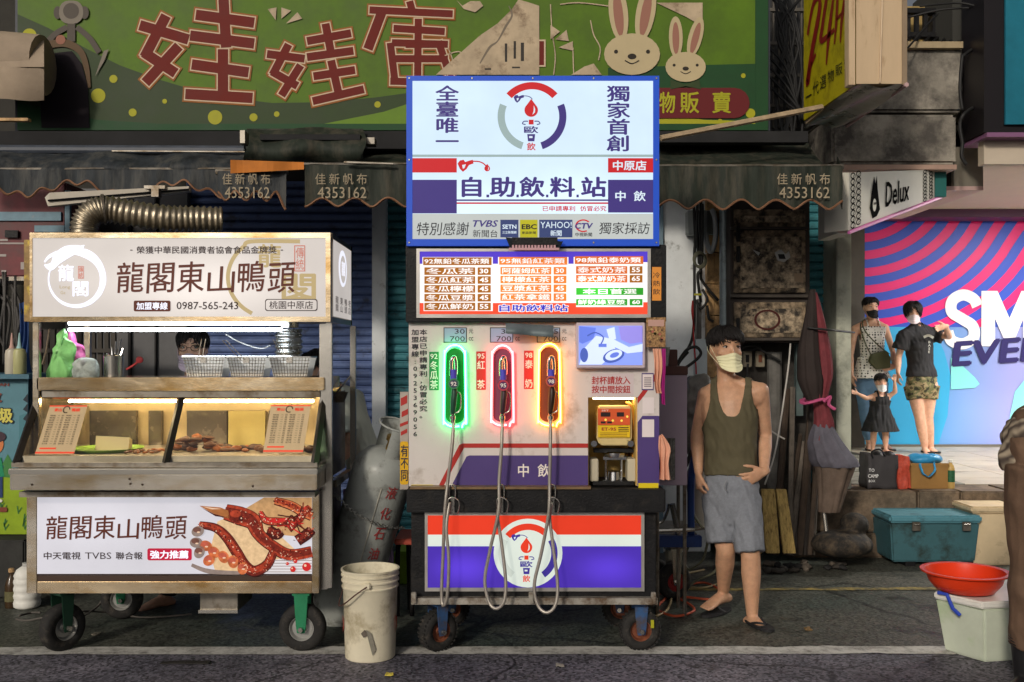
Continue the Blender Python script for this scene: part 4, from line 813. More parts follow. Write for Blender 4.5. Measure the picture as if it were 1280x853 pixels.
pr.rect(524.5, 314.5, 809.5, 321.5, mpur); pr.rect(524.5, 321.5, 528, 330, mpur); pr.rect(616, 321.5, 622.5, 330, mpur); pr.rect(710.5, 321.5, 717, 330, mpur); pr.rect(804, 321.5, 809.5, 328, mpur)
pr.rect(524.5, 379, 529.5, 393, mred); pr.rect(529.5, 389, 809.5, 393, mred); pr.rect(616, 379, 720, 389, mred); pr.rect(720, 384, 804, 389, mred); pr.rect(804, 378, 809.5, 389, mred)
def col(x0, xm, x1, y0, dy, hd, rows, m1, m2, pm):
    pr.rect(x0 - 1.5, y0 - 12.5, x1 + 1, y0 - 2.8, m1, 2); pr.text(hd, x0, y0 - 11.2, x1 - 2, y0 - 4.2, mw, 3, bold=0.025)
    for i, (n, p) in enumerate(rows):
        ya, yb = y0 + i * dy, y0 + i * dy + dy - 1.6
        pr.rect(x0, ya, xm - 1.5, yb, m2, 2); pr.rect(xm + 1.5, ya, x1, yb, pm, 2)
        pr.htext(n, x0 + 1.5, ya + 1.1, xm - 3, yb - 1.2, mw, 3, bold=0.022); pr.text(p, xm + 4, ya + 1.6, x1 - 3, yb - 1.8, mw, 3, bold=0.04)
col(530.5, 595.5, 613.5, 334.5, 11.05, '92無鉛冬瓜茶類', [('冬瓜茶', '30'), ('冬瓜紅茶', '45'), ('冬瓜檸檬', '45'), ('冬瓜豆漿', '45'), ('冬瓜鮮奶', '55')], mbr, mbr, mbr)
col(625.5, 690.5, 708, 334, 11.0, '95無鉛紅茶類', [('阿薩姆紅茶', '30'), ('檸檬紅茶', '45'), ('豆漿紅茶', '45'), ('紅茶拿鐵', '55')], mor, mor, mor)
col(720, 785.5, 803, 333, 11.0, '98無鉛泰奶類', [('泰式奶茶', '55'), ('泰式鮮奶茶', '65')], mam, mam, mbr)
pr.rect(720, 360, 804, 369, mgr, 2); pr.htext('本日首選', 728, 361.3, 796, 367.8, mw, 3, bold=0.022)
pr.rect(720, 374, 784, 382, mgr, 2); pr.rect(787, 374, 803, 382, mgr, 2); pr.htext('鮮奶綠豆漿', 722, 375, 782, 381, mw, 3, bold=0.022); pr.text('60', 790, 375.5, 800, 380.5, mw, 3, bold=0.05)
pr.text('自助飲料站', 623, 380, 711, 390.5, mw, 3, bold=0.09); pr.text('自助飲料站', 624, 380.8, 710, 389.7, mblu, 4, bold=0.035)
pr.build('printed_menu', mb_)
pr = Print(front(DM - 0.001)); OL = mat('orange_label', lin((214, 138, 56)), 0.6, emit=0.12); pr.rect(815, 334, 826.5, 376, OL); pr.vtext('冷熱飲', 816, 339, 825, 370, mat('label_ink', (0.03, 0.03, 0.03), 0.6), 2, bold=0.0, gap=.3)
pr.build('drink_label', mb_)
v = obj('vent_lamp', MB().add([P(632, 297, 4.97), P(704, 302, 4.97), P(698, 313, 4.90), P(638, 311, 4.90)], [(0, 1, 2, 3)]).pbox(640, 297, 697, 306, 4.9, 0.08), BLACK, ms)
for i in range(14): obj('tooth', MB().pbox(640 + i * 4, 306.5, 642.6 + i * 4, 310, 4.9, 0.02), mat('pinkish_plastic', (0.55, 0.32, 0.35), 0.5), v)
obj('clip_bar', MB().pbox(636, 310, 699, 312.6, 4.9, 0.02), mat('pinkish_plastic', (0.5, 0.3, 0.33), 0.5), v)
# ---- main body
DP = 5.06
body = obj('cabinet_body', MB().box(X(511, DP), X(735, DP), DP + 0.02, DP + 0.6, Z(609, DP), Z(402, DP)).box(X(797, DP), X(824, DP), DP + 0.02, DP + 0.6, Z(609, DP), Z(402, DP)).box(X(735, DP), X(797, DP), DP + 0.02, DP + 0.6, Z(497, DP), Z(402, DP)).box(X(735, DP), X(797, DP), DP + 0.4, DP + 0.6, Z(609, DP), Z(497, DP)), BLACK, ms)
PAN = mat('cream_panel', lin((208, 200, 196)), 0.42, var=0.05, vs=3, dirt_or_glint=lin((168, 156, 146)), dscale=5, damt=0.2)
fp = obj('front_panel', MB().box(X(511, DP), X(735, DP), DP, DP + 0.019, Z(608, DP), Z(403, DP)).box(X(797, DP), X(824, DP), DP, DP + 0.019, Z(608, DP), Z(403, DP)).box(X(735, DP), X(797, DP), DP, DP + 0.019, Z(497, DP), Z(403, DP)), PAN, ms)
pr = Print(front(DP)); INK = mat('print_ink', (0.035, 0.03, 0.04), 0.5); PUR = mat('print_purple', lin((78, 62, 120)), 0.45, var=0.05); RDP = mat('print_red', lin((172, 48, 44)), 0.45); CRMP = mat('print_offwhite', lin((236, 228, 220)), 0.4)
pr.vtext('加盟專線:0925369056', 514.5, 411, 523.5, 547, INK, bold=0.03, gap=.2); pr.vtext('本店已申請專利，仿冒必究。', 524.5, 411, 534, 524, INK, bold=0.03, gap=.2)
for i, x in enumerate((554.5, 612.5, 671)):
    bx = mat('price_box', lin((158, 176, 206)), 0.4); pr.rect(x, 409.5, x + 29, 428.5, bx, 1); pr.frame(x, 409.5, x + 29, 428.5, 1, INK, 2)
    pr.text(('30', '35', '45')[i], x + 14, 411.5, x + 26.5, 417.5, INK, 2, bold=0.0); pr.text('700', x + 8, 420.5, x + 26.5, 426.8, INK, 2, bold=0.0)
    pr.text('元', x + 31.5, 411.5, x + 37, 417, INK, 2); pr.text('cc', x + 31.5, 421.5, x + 37, 426, INK, 2)
LG = mat('label_green', lin((38, 130, 74)), 0.45); LR = mat('label_red', lin((190, 50, 46)), 0.45)
for x, y, m, nn, cs in ((536.5, 440, LG, '92', '冬瓜茶'), (595.3, 439.5, LR, '95', '紅 茶'), (655, 438.5, LR, '98', '泰 奶')):
    pr.rect(x, y, x + 12, y + 48, m); pr.text(nn, x + 1.5, y + 2.5, x + 10.5, y + 9, CRMP, 2, bold=0.02); pr.vtext(cs, x + 1.3, y + 11, x + 10.7, y + 47, CRMP, 2, bold=0.025, gap=.1)
pr.poly([(546, 612), (574, 556.5), (578, 554.5), (735, 554.5), (735, 560), (580, 560), (554, 608)], RDP); pr.poly([(564, 608), (583, 571), (587, 569.5), (735, 569.5), (735, 608)], PUR)
pr.text('中', 647.5, 580, 661, 596.5, CRMP, 2, bold=0.02); pr.text('飲', 672, 580, 688, 596.5, CRMP, 2, bold=0.02)
pr.poly([(797, 608), (797, 528), (803, 520), (824, 520), (824, 608)], PUR); pr.poly([(797, 505), (797, 497), (823, 461), (823, 470), (805, 495)], RDP)
WP = mat('sticker_white', lin((225, 215, 215)), 0.5, var=0.03)
pr.rect(739, 467, 792, 495, mat('plate_pale', lin((206, 192, 194)), 0.4), 1); pr.text('封杯請放入', 739.5, 470.5, 788, 480.8, RDP, 2, bold=0.03); pr.text('按中間按鈕', 739.5, 482, 788, 491.8, RDP, 2, bold=0.03)
pr.rect(802, 466.5, 817, 488, PUR, 2); pr.rect(803, 468, 816, 486.5, WP, 3); pr.rect(803, 497, 817.5, 517, WP, 3); pr.rect(802.5, 524.5, 817.5, 546.5, WP, 3)
for i in range(5): pr.rect(805, 472 + i * 2.6, 814, 473.2 + i * 2.6, mat('small_print', lin((120, 110, 116)), 0.5), 4)
pr.rect(798, 604, 823, 610, mat('yellow_tape', lin((220, 196, 30)), 0.5), 2); pr.rect(514, 606, 541, 608.3, mat('yellow_tape', (0.6, 0.5, 0.05), 0.5), 2)
pr.build('printed_panel', fp)
# coloured recess plates, neon rings
def stadium(cx, cy, rx, h, n=8, top=1.0):
    out = []
    for i in range(n + 1):
        a = math.pi - math.pi * i / n; out.append((cx + rx * top * math.cos(a), cy - h + rx - rx * math.sin(a)))
    for i in range(n + 1):
        a = -math.pi * i / n; out.append((cx + rx * math.cos(a), cy + h - rx * 0.7 - rx * 0.7 * math.sin(a)))
    return out
for cx, cy, pc, nc, st, nm, hh in ((568.6, 482.5, (8, 84, 36), (0.02, 1.0, 0.22), 12, 'green', 49), (628, 482, (88, 60, 84), (1.0, 0.06, 0.08), 10, 'red', 48), (686.5, 481, (92, 52, 40), (1.0, 0.32, 0.02), 13, 'amber', 49)):
    pl = obj('nozzle_plate', MB().prism([P(x, y, DP - 0.004) for x, y in stadium(cx, cy, 11.5, hh - 2)], (0, 0.0035, 0)), mat('plate_' + nm, lin(pc), 0.4), ms)
    st_ = stadium(cx, cy, 14, hh + 2, top=0.92); pts = [P(x, y, DP - 0.03 + 0.006 * math.sin(i)) for i, (x, y) in enumerate(st_)]
    ring = catmull([P(x, y, DP - 0.03 + 0.004 * math.sin(x)) for x, y in st_[12:] + st_[:12]] + [P(cx + 9, cy + hh + 3, DP - 0.02)], 3)
    tb = MB().tube(ring, 0.0065, 8)
    obj('neon_tube', tb, glow('neon_' + nm, nc, st), pl, smooth='all')
    core = {'green': (0.55, 1, 0.7), 'red': (1, 0.55, 0.5), 'amber': (1, 0.75, 0.4)}[nm]
    obj('neon_core', MB().tube([Vector((p.x, p.y - 0.0055, p.z)) for p in ring], 0.0032, 6), glow('neoncore_' + nm, core, 3.0), pl, smooth='all')
# screen
sc_ = obj('screen', MB().pbox(720, 403.5, 806.5, 460.5, DP - 0.05, 0.05), mat('screen_frame', lin((196, 180, 186)), 0.4), ms, bevel=0.004)
E1 = lambda n, c, s=0.95: lit('screen_' + n, c, s)
obj('display', MB().pbox(723.5, 407.5, 803, 456.5, DP - 0.053, 0.003), E1('blue', (140, 160, 250)), sc_)
pr = Print(front(DP - 0.054)); a, bq, c, d = E1('pale', (214, 228, 255)), E1('mid', (104, 126, 222)), E1('deep', (78, 98, 180)), E1('lilac', (150, 140, 225))
pr.poly([(773, 408), (803, 408), (803, 428), (788, 430), (776, 425)], d, 1); pr.poly([(724, 408), (745, 410), (742, 424), (728, 430), (724, 428)], bq, 1)
pr.poly([(730, 436), (745, 420), (766, 424), (770, 440), (752, 456), (724, 456)], a, 2); pr.poly([(758, 412), (768, 409), (770, 424), (762, 426)], a, 3)
pr.disc(767, 445, 14, c, 3, ry=8, rot=-20); pr.disc(767, 444, 11, a, 4, ry=6, rot=-20); pr.disc(768, 444, 6, bq, 5, ry=3, rot=-20)
pr.poly([(766, 424), (786, 434), (803, 430), (803, 440), (784, 442), (768, 434)], a, 6); pr.disc(730, 444, 5, c, 5, ry=9); pr.stroke([(734, 420), (744, 416), (754, 422), (750, 432)], 1.6, c, 6); pr.rect(748, 430, 758, 434, bq, 6)
pr.build('picture', sc_)
# torn foil flap
tag(obj('torn_flap', MB().grid(lambda u, v: P(632 + 60 * u, 404 + (13 + 5 * u) * v + 3 * u * (1 - v), 5.0 - 0.04 * math.sin(v * 2) - 0.01 * math.sin(u * 9)), 14, 5), mat('grey_foil_flap', (0.11, 0.14, 0.15), 0.5, 0.2, var=0.2, vs=20), smooth=True), 'dark grey flap hanging between the menu and the price boxes', 'flap')
# ---- cup sealer in its niche
cs = thing('cup_sealer', 'yellow lit cup sealing machine set into the front of the drink station', 'cup sealer', (X(766, 5.2), 5.25, Z(607, 5.2)))
WALLN = mat('niche_wall', lin((196, 164, 96)), 0.5, var=0.15)
ni = obj('niche', MB().box(X(735, DP), X(797, DP), DP + 0.36, DP + 0.39, Z(609, DP), Z(497, DP)).box(X(735, DP) , X(736.5, DP), DP + 0.021, DP + 0.36, Z(608, DP), Z(497.5, DP)).box(X(795.5, DP), X(797, DP), DP + 0.021, DP + 0.36, Z(608, DP), Z(497.5, DP)), WALLN, ms)
lp = obj('niche_fill', MB().box(X(741, 5.2), X(791, 5.2), 5.16, 5.20, Z(500, 5.1), Z(498.5, 5.1)), glow('niche_fill_glow', (1, 0.72, 0.34), 16), ms)  # added glow strip that brightens the niche; no real lamp sits there
DQ = 5.13
YB = mat('sealer_body', lin((205, 185, 130)), 0.4, var=0.1)
obj('housing', MB().prism([P(747, 520, DQ), P(749, 508, DQ), P(789, 508, DQ), P(790, 520, DQ), P(790, 548, DQ), P(787, 556, DQ), P(749, 556, DQ), P(746, 548, DQ)], (0, 0.16, 0)), YB, cs, bevel=0.006)
cp = obj('control_panel', MB().pbox(747.5, 511, 787.5, 531.5, DQ - 0.012, 0.012), mat('sealer_red', lin((214, 92, 50)), 0.4), cs)
pr = Print(front(DQ - 0.012)); KK_ = mat('led_black', (0.03, 0.02, 0.02), 0.3)
pr.rect(751, 515.5, 763, 521, KK_); pr.rect(771, 515.5, 780, 521, KK_); pr.text('SET', 752, 512.3, 761, 514.3, CRMP, 2, bold=0.02); pr.rect(751, 527, 757, 529.5, KK_); pr.rect(759, 527, 765, 529.5, KK_)
for x, y in ((757, 525), (766, 526), (777, 526), (784, 521)): pr.disc(x, y, 1.5, mat('button_yellow', lin((240, 210, 90)), 0.4, emit=0.4), 2, n=10)
pr.build('display', cp)
yp = obj('label_panel', MB().pbox(747.5, 532, 787.5, 547, DQ - 0.011, 0.011), mat('sealer_yellow', lin((226, 190, 36)), 0.4), cs); pr = Print(front(DQ - 0.011))
pr.text('ET-95', 752, 534.5, 770, 538.5, RDP, bold=0.03)
for i in range(3): pr.rect(773, 534 + i * 2.3, 786, 535 + i * 2.3, KK_)
for i in range(3): pr.rect(750, 541 + i * 2, 784, 541.7 + i * 2, mat('small_brown', lin((150, 110, 30)), 0.5))
pr.build('label', yp)
obj('lower_block', MB().pbox(751, 549, 785, 557, DQ - 0.015, 0.1), YB, cs, bevel=0.004)
for x in (742.5, 788.5): obj('roller', MB().lathe([(0.016, 0), (0.016, 0.05)], P(x, 555, DQ - 0.02), (0, 1, 0), 14), CHROME, cs, smooth=True)
obj('seal_head', MB().lathe([(0.052, 0), (0.056, 0.01), (0.056, 0.022), (0.048, 0.028)], P(768, 571, DQ + 0.05), (0, 0, 1), 24), CHROME, cs, smooth=True)
obj('head_arm', MB().pbox(742, 561, 793, 566, DQ + 0.04, 0.04), BLACK, cs); obj('head_neck', MB().pbox(754, 571, 783, 575, DQ + 0.03, 0.05), CHROME, cs)
for x in (737.5, 784.5): obj('side_box', MB().pbox(x, 574, x + 10.5, 602, DQ - 0.02, 0.12), mat('sealer_grey', lin((190, 182, 160)), 0.4, var=0.06), cs, bevel=0.004)
obj('cup_holder', MB().lathe([(0.045, 0), (0.045, 0.006), (0.034, 0.006), (0.03, 0.05), (0.04, 0.055)], P(767, 602, DQ + 0.05), (0, 0, 1), 20), CHROME, cs, smooth=True)
for x in (757, 777): obj('guide_rod', MB().tube([P(x, 575, DQ + 0.05), P(x, 604, DQ + 0.05)], 0.006, 8), CHROME, cs)
obj('tray', MB().pbox(741, 602, 793, 607, DQ - 0.03, 0.2), BLACK, cs, bevel=0.003)
for s_, m in ((791, 'orange_cord'), (793.5, 'yellow_cord')): obj('wire', MB().tube(catmull([P(s_ - 8, 503, DQ + .05), P(s_, 512, DQ), P(s_ + .5, 540, DQ + .05), P(s_, 590, DQ + .1)], 5), 0.006, 6), mat(m, (0.6, 0.25 if m[0] == 'o' else 0.45, 0.03), 0.5), cs)
# ---- shelf, lower cabinet, light panel, rail, wheels
obj('shelf', MB().box(X(508, 5.0), X(832, 5.0), 5.0, 5.66, Z(641, 5.0), Z(612, 5.0)), BLACK, ms, bevel=0.005)
obj('drip_tray', MB().box(X(513, 5.02), X(738, 5.02), 4.99, 5.06, Z(611.5, 5.0), Z(608.5, 5.0)), mat('brown_tray', (0.2, 0.13, 0.07), 0.4, 0.4, var=0.3, vs=12), ms)
lc = obj('lower_cabinet', MB().box(X(514, 5.06), X(820, 5.06), 5.06, 5.62, Z(748, 5.06), Z(638, 5.06)), BLACK, ms, bevel=0.004)
DL = 5.055
tb2 = [(X(580, DL), Z(710, DL), 0.22, 0.12, 0.7), (X(760, DL), Z(710, DL), 0.22, 0.12, 0.6)]
l2w, l2r, l2p, l2g, l2n = lit('lowbox_white', (222, 232, 222), .8), lit('lowbox_red', (226, 62, 38), .85), lit('lowbox_purple', (78, 52, 180), .75, tb2), lit('lowbox_grey', (205, 215, 205), .8), lit('lowbox_navy', (66, 52, 150), .8)
b = MB()
for q in ((531, 641, 805.5, 644.5), (531, 735, 805.5, 739.5), (531, 644.5, 534.5, 735), (801.5, 644.5, 805.5, 735)): b.pbox(*q, DL - 0.014, 0.018)
obj('aluminium_frame', b, ALU, lc); obj('light_panel', MB().pbox(534.5, 644.5, 801.5, 735, DL - 0.006, 0.01), l2w, lc)
pr = Print(front(DL - 0.007))
pr.rect(534.5, 644.5, 801.5, 668.5, l2r); pr.rect(534.5, 683, 801.5, 735, l2p)
pr.disc(660, 691.5, 43, l2w, 2, n=40); pr.arc(660, 691.5, 29, 37, 50, 140, l2r, 3); pr.arc(660, 691.5, 29, 37, 150, 235, l2g, 3); pr.arc(660, 691.5, 29, 37, -55, 30, l2n, 3)
torch(pr, 658, 691, 0.86, l2n, l2r, l2w, 4)
pr.build('printed_sign', lc)
obj('bottom_rail', MB().box(X(514, 5.02), X(822, 5.02), 5.02, 5.06, Z(756, 5.02), Z(748, 5.02)), mat('grimy_rail', (0.33, 0.31, 0.27), 0.5, 0.3, var=0.3, vs=10, dirt_or_glint=(0.12, 0.08, 0.05), dscale=12), ms)
obj('bottom_rail', MB().box(X(514, 5.02), X(822, 5.02), 5.58, 5.63, Z(756, 5.02), Z(748, 5.02)), BLACK, ms)
for x in (517, 664, 817): obj('rail_bolt', MB().pbox(x - 3, 741, x + 3, 755, 5.0, 0.02), mat('grimy_rail', (0.33, 0.31, 0.27), 0.5), ms, bevel=0.003)
BLF = mat('blue_fork', (0.035, 0.085, 0.2), 0.45, var=0.25, vs=12, dirt_or_glint=(0.08, 0.06, 0.05), dscale=14); GRF = mat('green_fork', (0.02, 0.2, 0.09), 0.45, var=0.15, vs=12)
RUST = mat('rusty_hub', (0.22, 0.075, 0.04), 0.55, 0.4, var=0.4, vs=20); 
def caster(parent, x, y, top, r, wd, yaw, fork, rim, tread=True):
    """wheel on the ground at x,y, turned by yaw (0: disc faces the camera)"""
    M = Matrix.Translation((x, y, r)) @ Matrix.Rotation(yaw, 4, 'Z')
    b = MB(); prof = []
    for i in range(13):
        a = math.pi * i / 12; prof.append((r - 0.032 + 0.032 * math.sin(a) ** 0.7, -wd / 2 * math.cos(a)))
    n = 36; vs = [M @ Vector(((q * math.cos(2 * math.pi * j / n)), h, q * math.sin(2 * math.pi * j / n))) for q, h in [(r * 0.52, -wd / 2)] + prof + [(r * 0.52, wd / 2)] for j in range(n)]
    K = len(prof) + 2; b.add(vs, [(i * n + j, i * n + (j + 1) % n, ((i + 1) % K) * n + (j + 1) % n, ((i + 1) % K) * n + j) for i in range(K) for j in range(n)])
    w = obj('wheel', b, RUBBER, parent, smooth='all')
    if tread:
        t = MB()
        for j in range(30):
            a = 2 * math.pi * j / 30; T = M @ Matrix.Rotation(-a, 4, 'Y')
            t.box(r - 0.006, r + 0.001, -wd * 0.42, wd * 0.42, -0.006, 0.006, T)
        obj('tread', t, RUBBER, w)
    rb = MB(); R2 = [(0.004, -wd * .3), (r * .2, -wd * .34), (r * .24, -wd * .24), (r * .42, -wd * .22), (r * .5, -wd * .46), (r * .55, -wd * .46), (r * .53, wd * .4), (0.004, wd * .4)]
    rb.add([M @ Vector((q * math.cos(2 * math.pi * j / 20), h, q * math.sin(2 * math.pi * j / 20))) for q, h in R2 for j in range(20)], [(i * 20 + j, i * 20 + (j + 1) % 20, (i + 1) * 20 + (j + 1) % 20, (i + 1) * 20 + j) for i in range(len(R2) - 1) for j in range(20)])
    obj('rim', rb, rim, w, smooth=True)
    f = MB(); h = top - r
    for s_ in (-1, 1):
        y0, y1 = sorted((s_ * (wd / 2 + 0.012), s_ * (wd / 2 + 0.006)))
        f.prism([M @ Vector(q) for q in ((-0.036, y0, h - 0.02), (0.036, y0, h - 0.02), (0.026, y0, 0.02), (0.02, y0, -0.02), (-0.02, y0, -0.02), (-0.026, y0, 0.02))], (M.to_3x3() @ Vector((0, y1 - y0, 0))))
    f.box(-0.045, 0.045, -wd / 2 - 0.014, wd / 2 + 0.014, h - 0.022, h - 0.008, M)
    obj('fork', f, fork, w, bevel=0.002)
    obj('axle_nut', MB().add([M @ Vector((0.013 * math.cos(j * math.pi / 3), yy, 0.013 * math.sin(j * math.pi / 3))) for yy in (-wd / 2 - 0.03, wd / 2 + 0.03) for j in range(6)], [tuple(range(6)), tuple(range(11, 5, -1))] + [(j, (j + 1) % 6, 6 + (j + 1) % 6, 6 + j) for j in range(6)]), STEELB, w)
    obj('mount_plate', MB().box(-0.05, 0.05, -0.05, 0.05, h - 0.008, h + 0.004, M), STEELD, w)
    return w
zr = Z(756, 5.02)
w1 = caster(ms, X(547, 5.1), 5.12, zr, 0.105, 0.07, R(38), BLF, RUST); w2 = caster(ms, X(801, 5.1), 5.14, zr, 0.105, 0.07, R(4), BLF, RUST)
caster(ms, X(563, 5.6), 5.58, zr, 0.105, 0.07, R(15), BLF, RUST); caster(ms, X(776, 5.6), 5.58, zr, 0.105, 0.07, R(-15), BLF, RUST)
obj('yellow_tag', MB().box(X(813, 5.1), X(817, 5.1), 5.085, 5.088, Z(785, 5.09), Z(775, 5.09)), DOT, w2)
# side bits on the right of the body
q = thing('gold_picture', 'small ornate gold picture hanging at the upper right of the drink station', 'picture', tuple(P(820, 433, 5.0)))
obj('frame', MB().pbox(808, 397, 832, 434, 5.0, 0.02), mat('gilt', (0.28, 0.16, 0.07), 0.4, 0.4, var=0.6, vs=60, bump=0.6, bs=90), q)
pr = Print(front(5.0)); pr.rect(810, 400, 830, 408, mat('gilt_cream', (0.5, 0.3, 0.25), 0.5))
for i in range(14): pr.disc(812 + random.random() * 16, 410 + random.random() * 20, 1 + random.random() * 1.6, mat('gilt_spot%d' % (i % 3), ((0.45, 0.3, 0.12), (0.1, 0.05, 0.03), (0.4, 0.12, 0.08))[i % 3], 0.5), 2, n=8)
pr.build('ornament', q)
def cloth(pts0, pts1, nv, m, D, amp=0.012, name='cloth'):
    """hanging cloth between a left and a right outline"""
    A = catmull([P(*p, D) for p in pts0], nv); B = catmull([P(*p, D) for p in pts1], nv); n = len(A) - 1; b = MB()
    for s_ in (0, 0.006):
        b.grid(lambda u, v: (lambda a, c: a + (c - a) * u + Vector((0, -amp * math.sin(u * 14 + v * 3) * (0.3 + v) + s_, 0)))(A[int(round(v * n))], B[int(round(v * n))]), 14, n)
    return b
tag(obj('apron_strap', cloth([(816, 436), (818, 455), (818, 480), (820, 492)], [(826, 436), (828, 458), (826, 480), (828, 492)], 4, None, 4.97), mat('peach_cloth', lin((216, 160, 134)), 0.8, var=0.15, vs=14), smooth='all'), 'peach coloured cloth strap hanging by the screen edge', 'cloth')
tag(obj('ribbon', cloth([(827, 436), (828, 460), (826, 485), (827, 505)], [(832, 436), (832, 460), (831, 485), (832, 507)], 4, None, 4.96, 0.004), mat('magenta_ribbon', lin((150, 24, 110)), 0.6), smooth='all'), 'narrow magenta ribbon hanging beside the screen', 'ribbon')
tag(obj('hanging_cloth', cloth([(824, 545), (823, 560), (825, 580), (824, 600)], [(828, 543), (838, 560), (836, 580), (839, 600)], 4, None, 4.99), mat('peach_cloth', (0.6, 0.35, 0.25), 0.8), smooth='all'), 'peach coloured rag hanging below on the right side of the machine', 'rag')
t = thing('side_banner', 'narrow banner with red and yellow patches on the left edge of the drink station', 'banner', tuple(P(506, 612, 5.1)))
obj('sheet', MB().pbox(500, 490, 510.5, 612, 5.1, 0.01), mat('banner_pale', lin((170, 160, 150)), 0.6, var=0.2), t)
pr = Print(front(5.1)); 
for a in ((501, 496, 509, 506), (502, 513, 510, 520), (500, 528, 510, 532), (501, 538, 509, 543)): pr.poly([(a[0], a[1] + 2), (a[2], a[1] - 2), (a[2], a[3] - 2), (a[0], a[3] + 2)], RDP)
pr.rrect(500, 552, 510.5, 606, 3, mat('banner_yellow', lin((216, 168, 30)), 0.6)); pr.vtext('有不同', 501, 556, 510, 602, INK, 2, bold=0.03)
pr.build('print', t)
# ---- nozzles and hoses
HOSE = mat('grey_hose', (0.36, 0.33, 0.29), 0.35, 0.4, var=0.12, vs=20)
spec = [(567, 480, 'green', '92', 'leftmost drink nozzle, badge 92, hanging in the green neon ring', [(567, 528), (565, 560), (560, 600), (556, 640), (554, 690), (552, 740), (554, 757), (559, 745), (561, 700), (558, 660), (562, 628)], (562, 606)),
        (629, 482, 'red', '95', 'middle drink nozzle, badge 95, hanging in the red neon ring', [(628, 528), (627, 560), (624, 600), (623, 640), (612, 690), (606, 725), (611, 752), (620, 761), (630, 752), (632, 725), (627, 680), (622, 645), (626, 628)], (623, 606)),
        (689, 477, 'amber', '98', 'rightmost drink nozzle, badge 98, hanging in the amber neon ring', [(688, 524), (688, 560), (687, 600), (686, 640), (677, 690), (668, 730), (672, 756), (683, 766), (694, 757), (697, 730), (691, 680), (687, 645), (690, 628)], (687, 606))]
for cx, cy, nm, num, lab, hp, hk in spec:
    t = thing('drink_nozzle', lab, 'drink nozzle', tuple(P(cx, 530, 4.98)), 'nozzles of the drink station')
    D = 4.99
    sp_ = obj('spout', MB().tube(catmull([P(cx - 3, 470, D + 0.0), P(cx - 3, 455, D + 0.0), P(cx - 1.5, 448, D), P(cx + 1.5, 447, D + .01), P(cx + 3, 455, D + 0.02), P(cx + 3, 468, D + 0.02)], 5), 0.009, 10), CHROME, t, smooth='all')
    obj('blue_band', MB().tube([P(cx, 475, D), P(cx, 462, D)], 0.017, 12), mat('blue_band', (0.08, 0.07, 0.5), 0.4), t, smooth=True)
    bd = obj('badge', MB().lathe([(0.0, 0.0), (0.027, 0.0), (0.027, 0.012), (0.0, 0.013)], P(cx, cy, D - 0.035), (0, 1, 0), 20, cap=False), mat('badge_rim_' + nm, {'green': (0.05, 0.2, 0.1), 'red': (0.5, 0.05, 0.08), 'amber': (0.5, 0.1, 0.06)}[nm], 0.4), t, smooth=True)
    pr = Print(front(D - 0.0352)); pr.disc(cx, cy, 4.9, mat('badge_ink_' + nm, lin((60, 70, 90)) if nm == 'green' else lin((90, 40, 90)), 0.4), 1); pr.text(num, cx - 3.7, cy - 2.6, cx + 3.7, cy + 2.6, CRMP, 2, bold=0.03); pr.build('number', bd)
    obj('handle', MB().tube([P(cx + 1, 486, D), P(cx + 1, 492, D), P(cx, 504, D), P(cx - 1, 515, D)], [(0.015, 0.02), (0.018, 0.026), (0.017, 0.026), (0.014, 0.02)], 12, round_=True), mat('handle_' + nm, {'green': (0.02, 0.07, 0.045), 'red': (0.05, 0.025, 0.035), 'amber': (0.035, 0.02, 0.012)}[nm], 0.4), t, smooth=True)
    obj('trigger_guard', MB().tube(catmull([P(cx + 3, 490, D), P(cx + 8, 492, D), P(cx + 9, 505, D), P(cx + 7, 514, D), P(cx + 1, 517, D)], 5), 0.0035, 6), STEELB, t, smooth='all')
    obj('coupling', MB().lathe([(0.011, 0), (0.011, 0.015), (0.015, 0.018), (0.015, 0.036), (0.010, 0.04), (0.012, 0.06)], P(cx - 1, 529, D), (0, 0, 1), 12), STEELB, t, smooth=True)
    obj('hose', MB().tube(catmull([P(a, b_, 4.98 - (0.03 if b_ > 600 else 0) - 0.02 * math.sin(i)) for i, (a, b_) in enumerate(hp)], 7), 0.0085, 8), HOSE, t, smooth='all')
    t2 = thing('hose_hook', {'92': 'leftmost steel hose hook, below the green neon ring', '95': 'middle steel hose hook, below the red neon ring', '98': 'rightmost steel hose hook, below the amber neon ring'}[num], 'hook', tuple(P(hk[0] + 6, 645, 4.97)), 'hose hooks')
    hx, hy = hk
    obj('loop', MB().tube(catmull([P(hx, hy + 18, 4.985), P(hx, hy + 4, 4.985), P(hx + 3.5, hy, 4.985), P(hx + 7, hy + 4, 4.985), P(hx + 7, hy + 18, 4.985)], 5), 0.005, 6), STEELB, t2, smooth='all')
    obj('clip', MB().tube(catmull([P(hx, hy + 34, 4.96), P(hx - 2, hy + 20, 4.95), P(hx + 4, hy + 16, 4.95), P(hx + 12, hy + 22, 4.95), P(hx + 10, hy + 36, 4.96)], 5), 0.004, 6), STEELB, t2, smooth='all')
    obj('plate', MB().pbox(hx + 1, hy + 17, hx + 6, hy + 36, 4.992, 0.006), STEELB, t2)
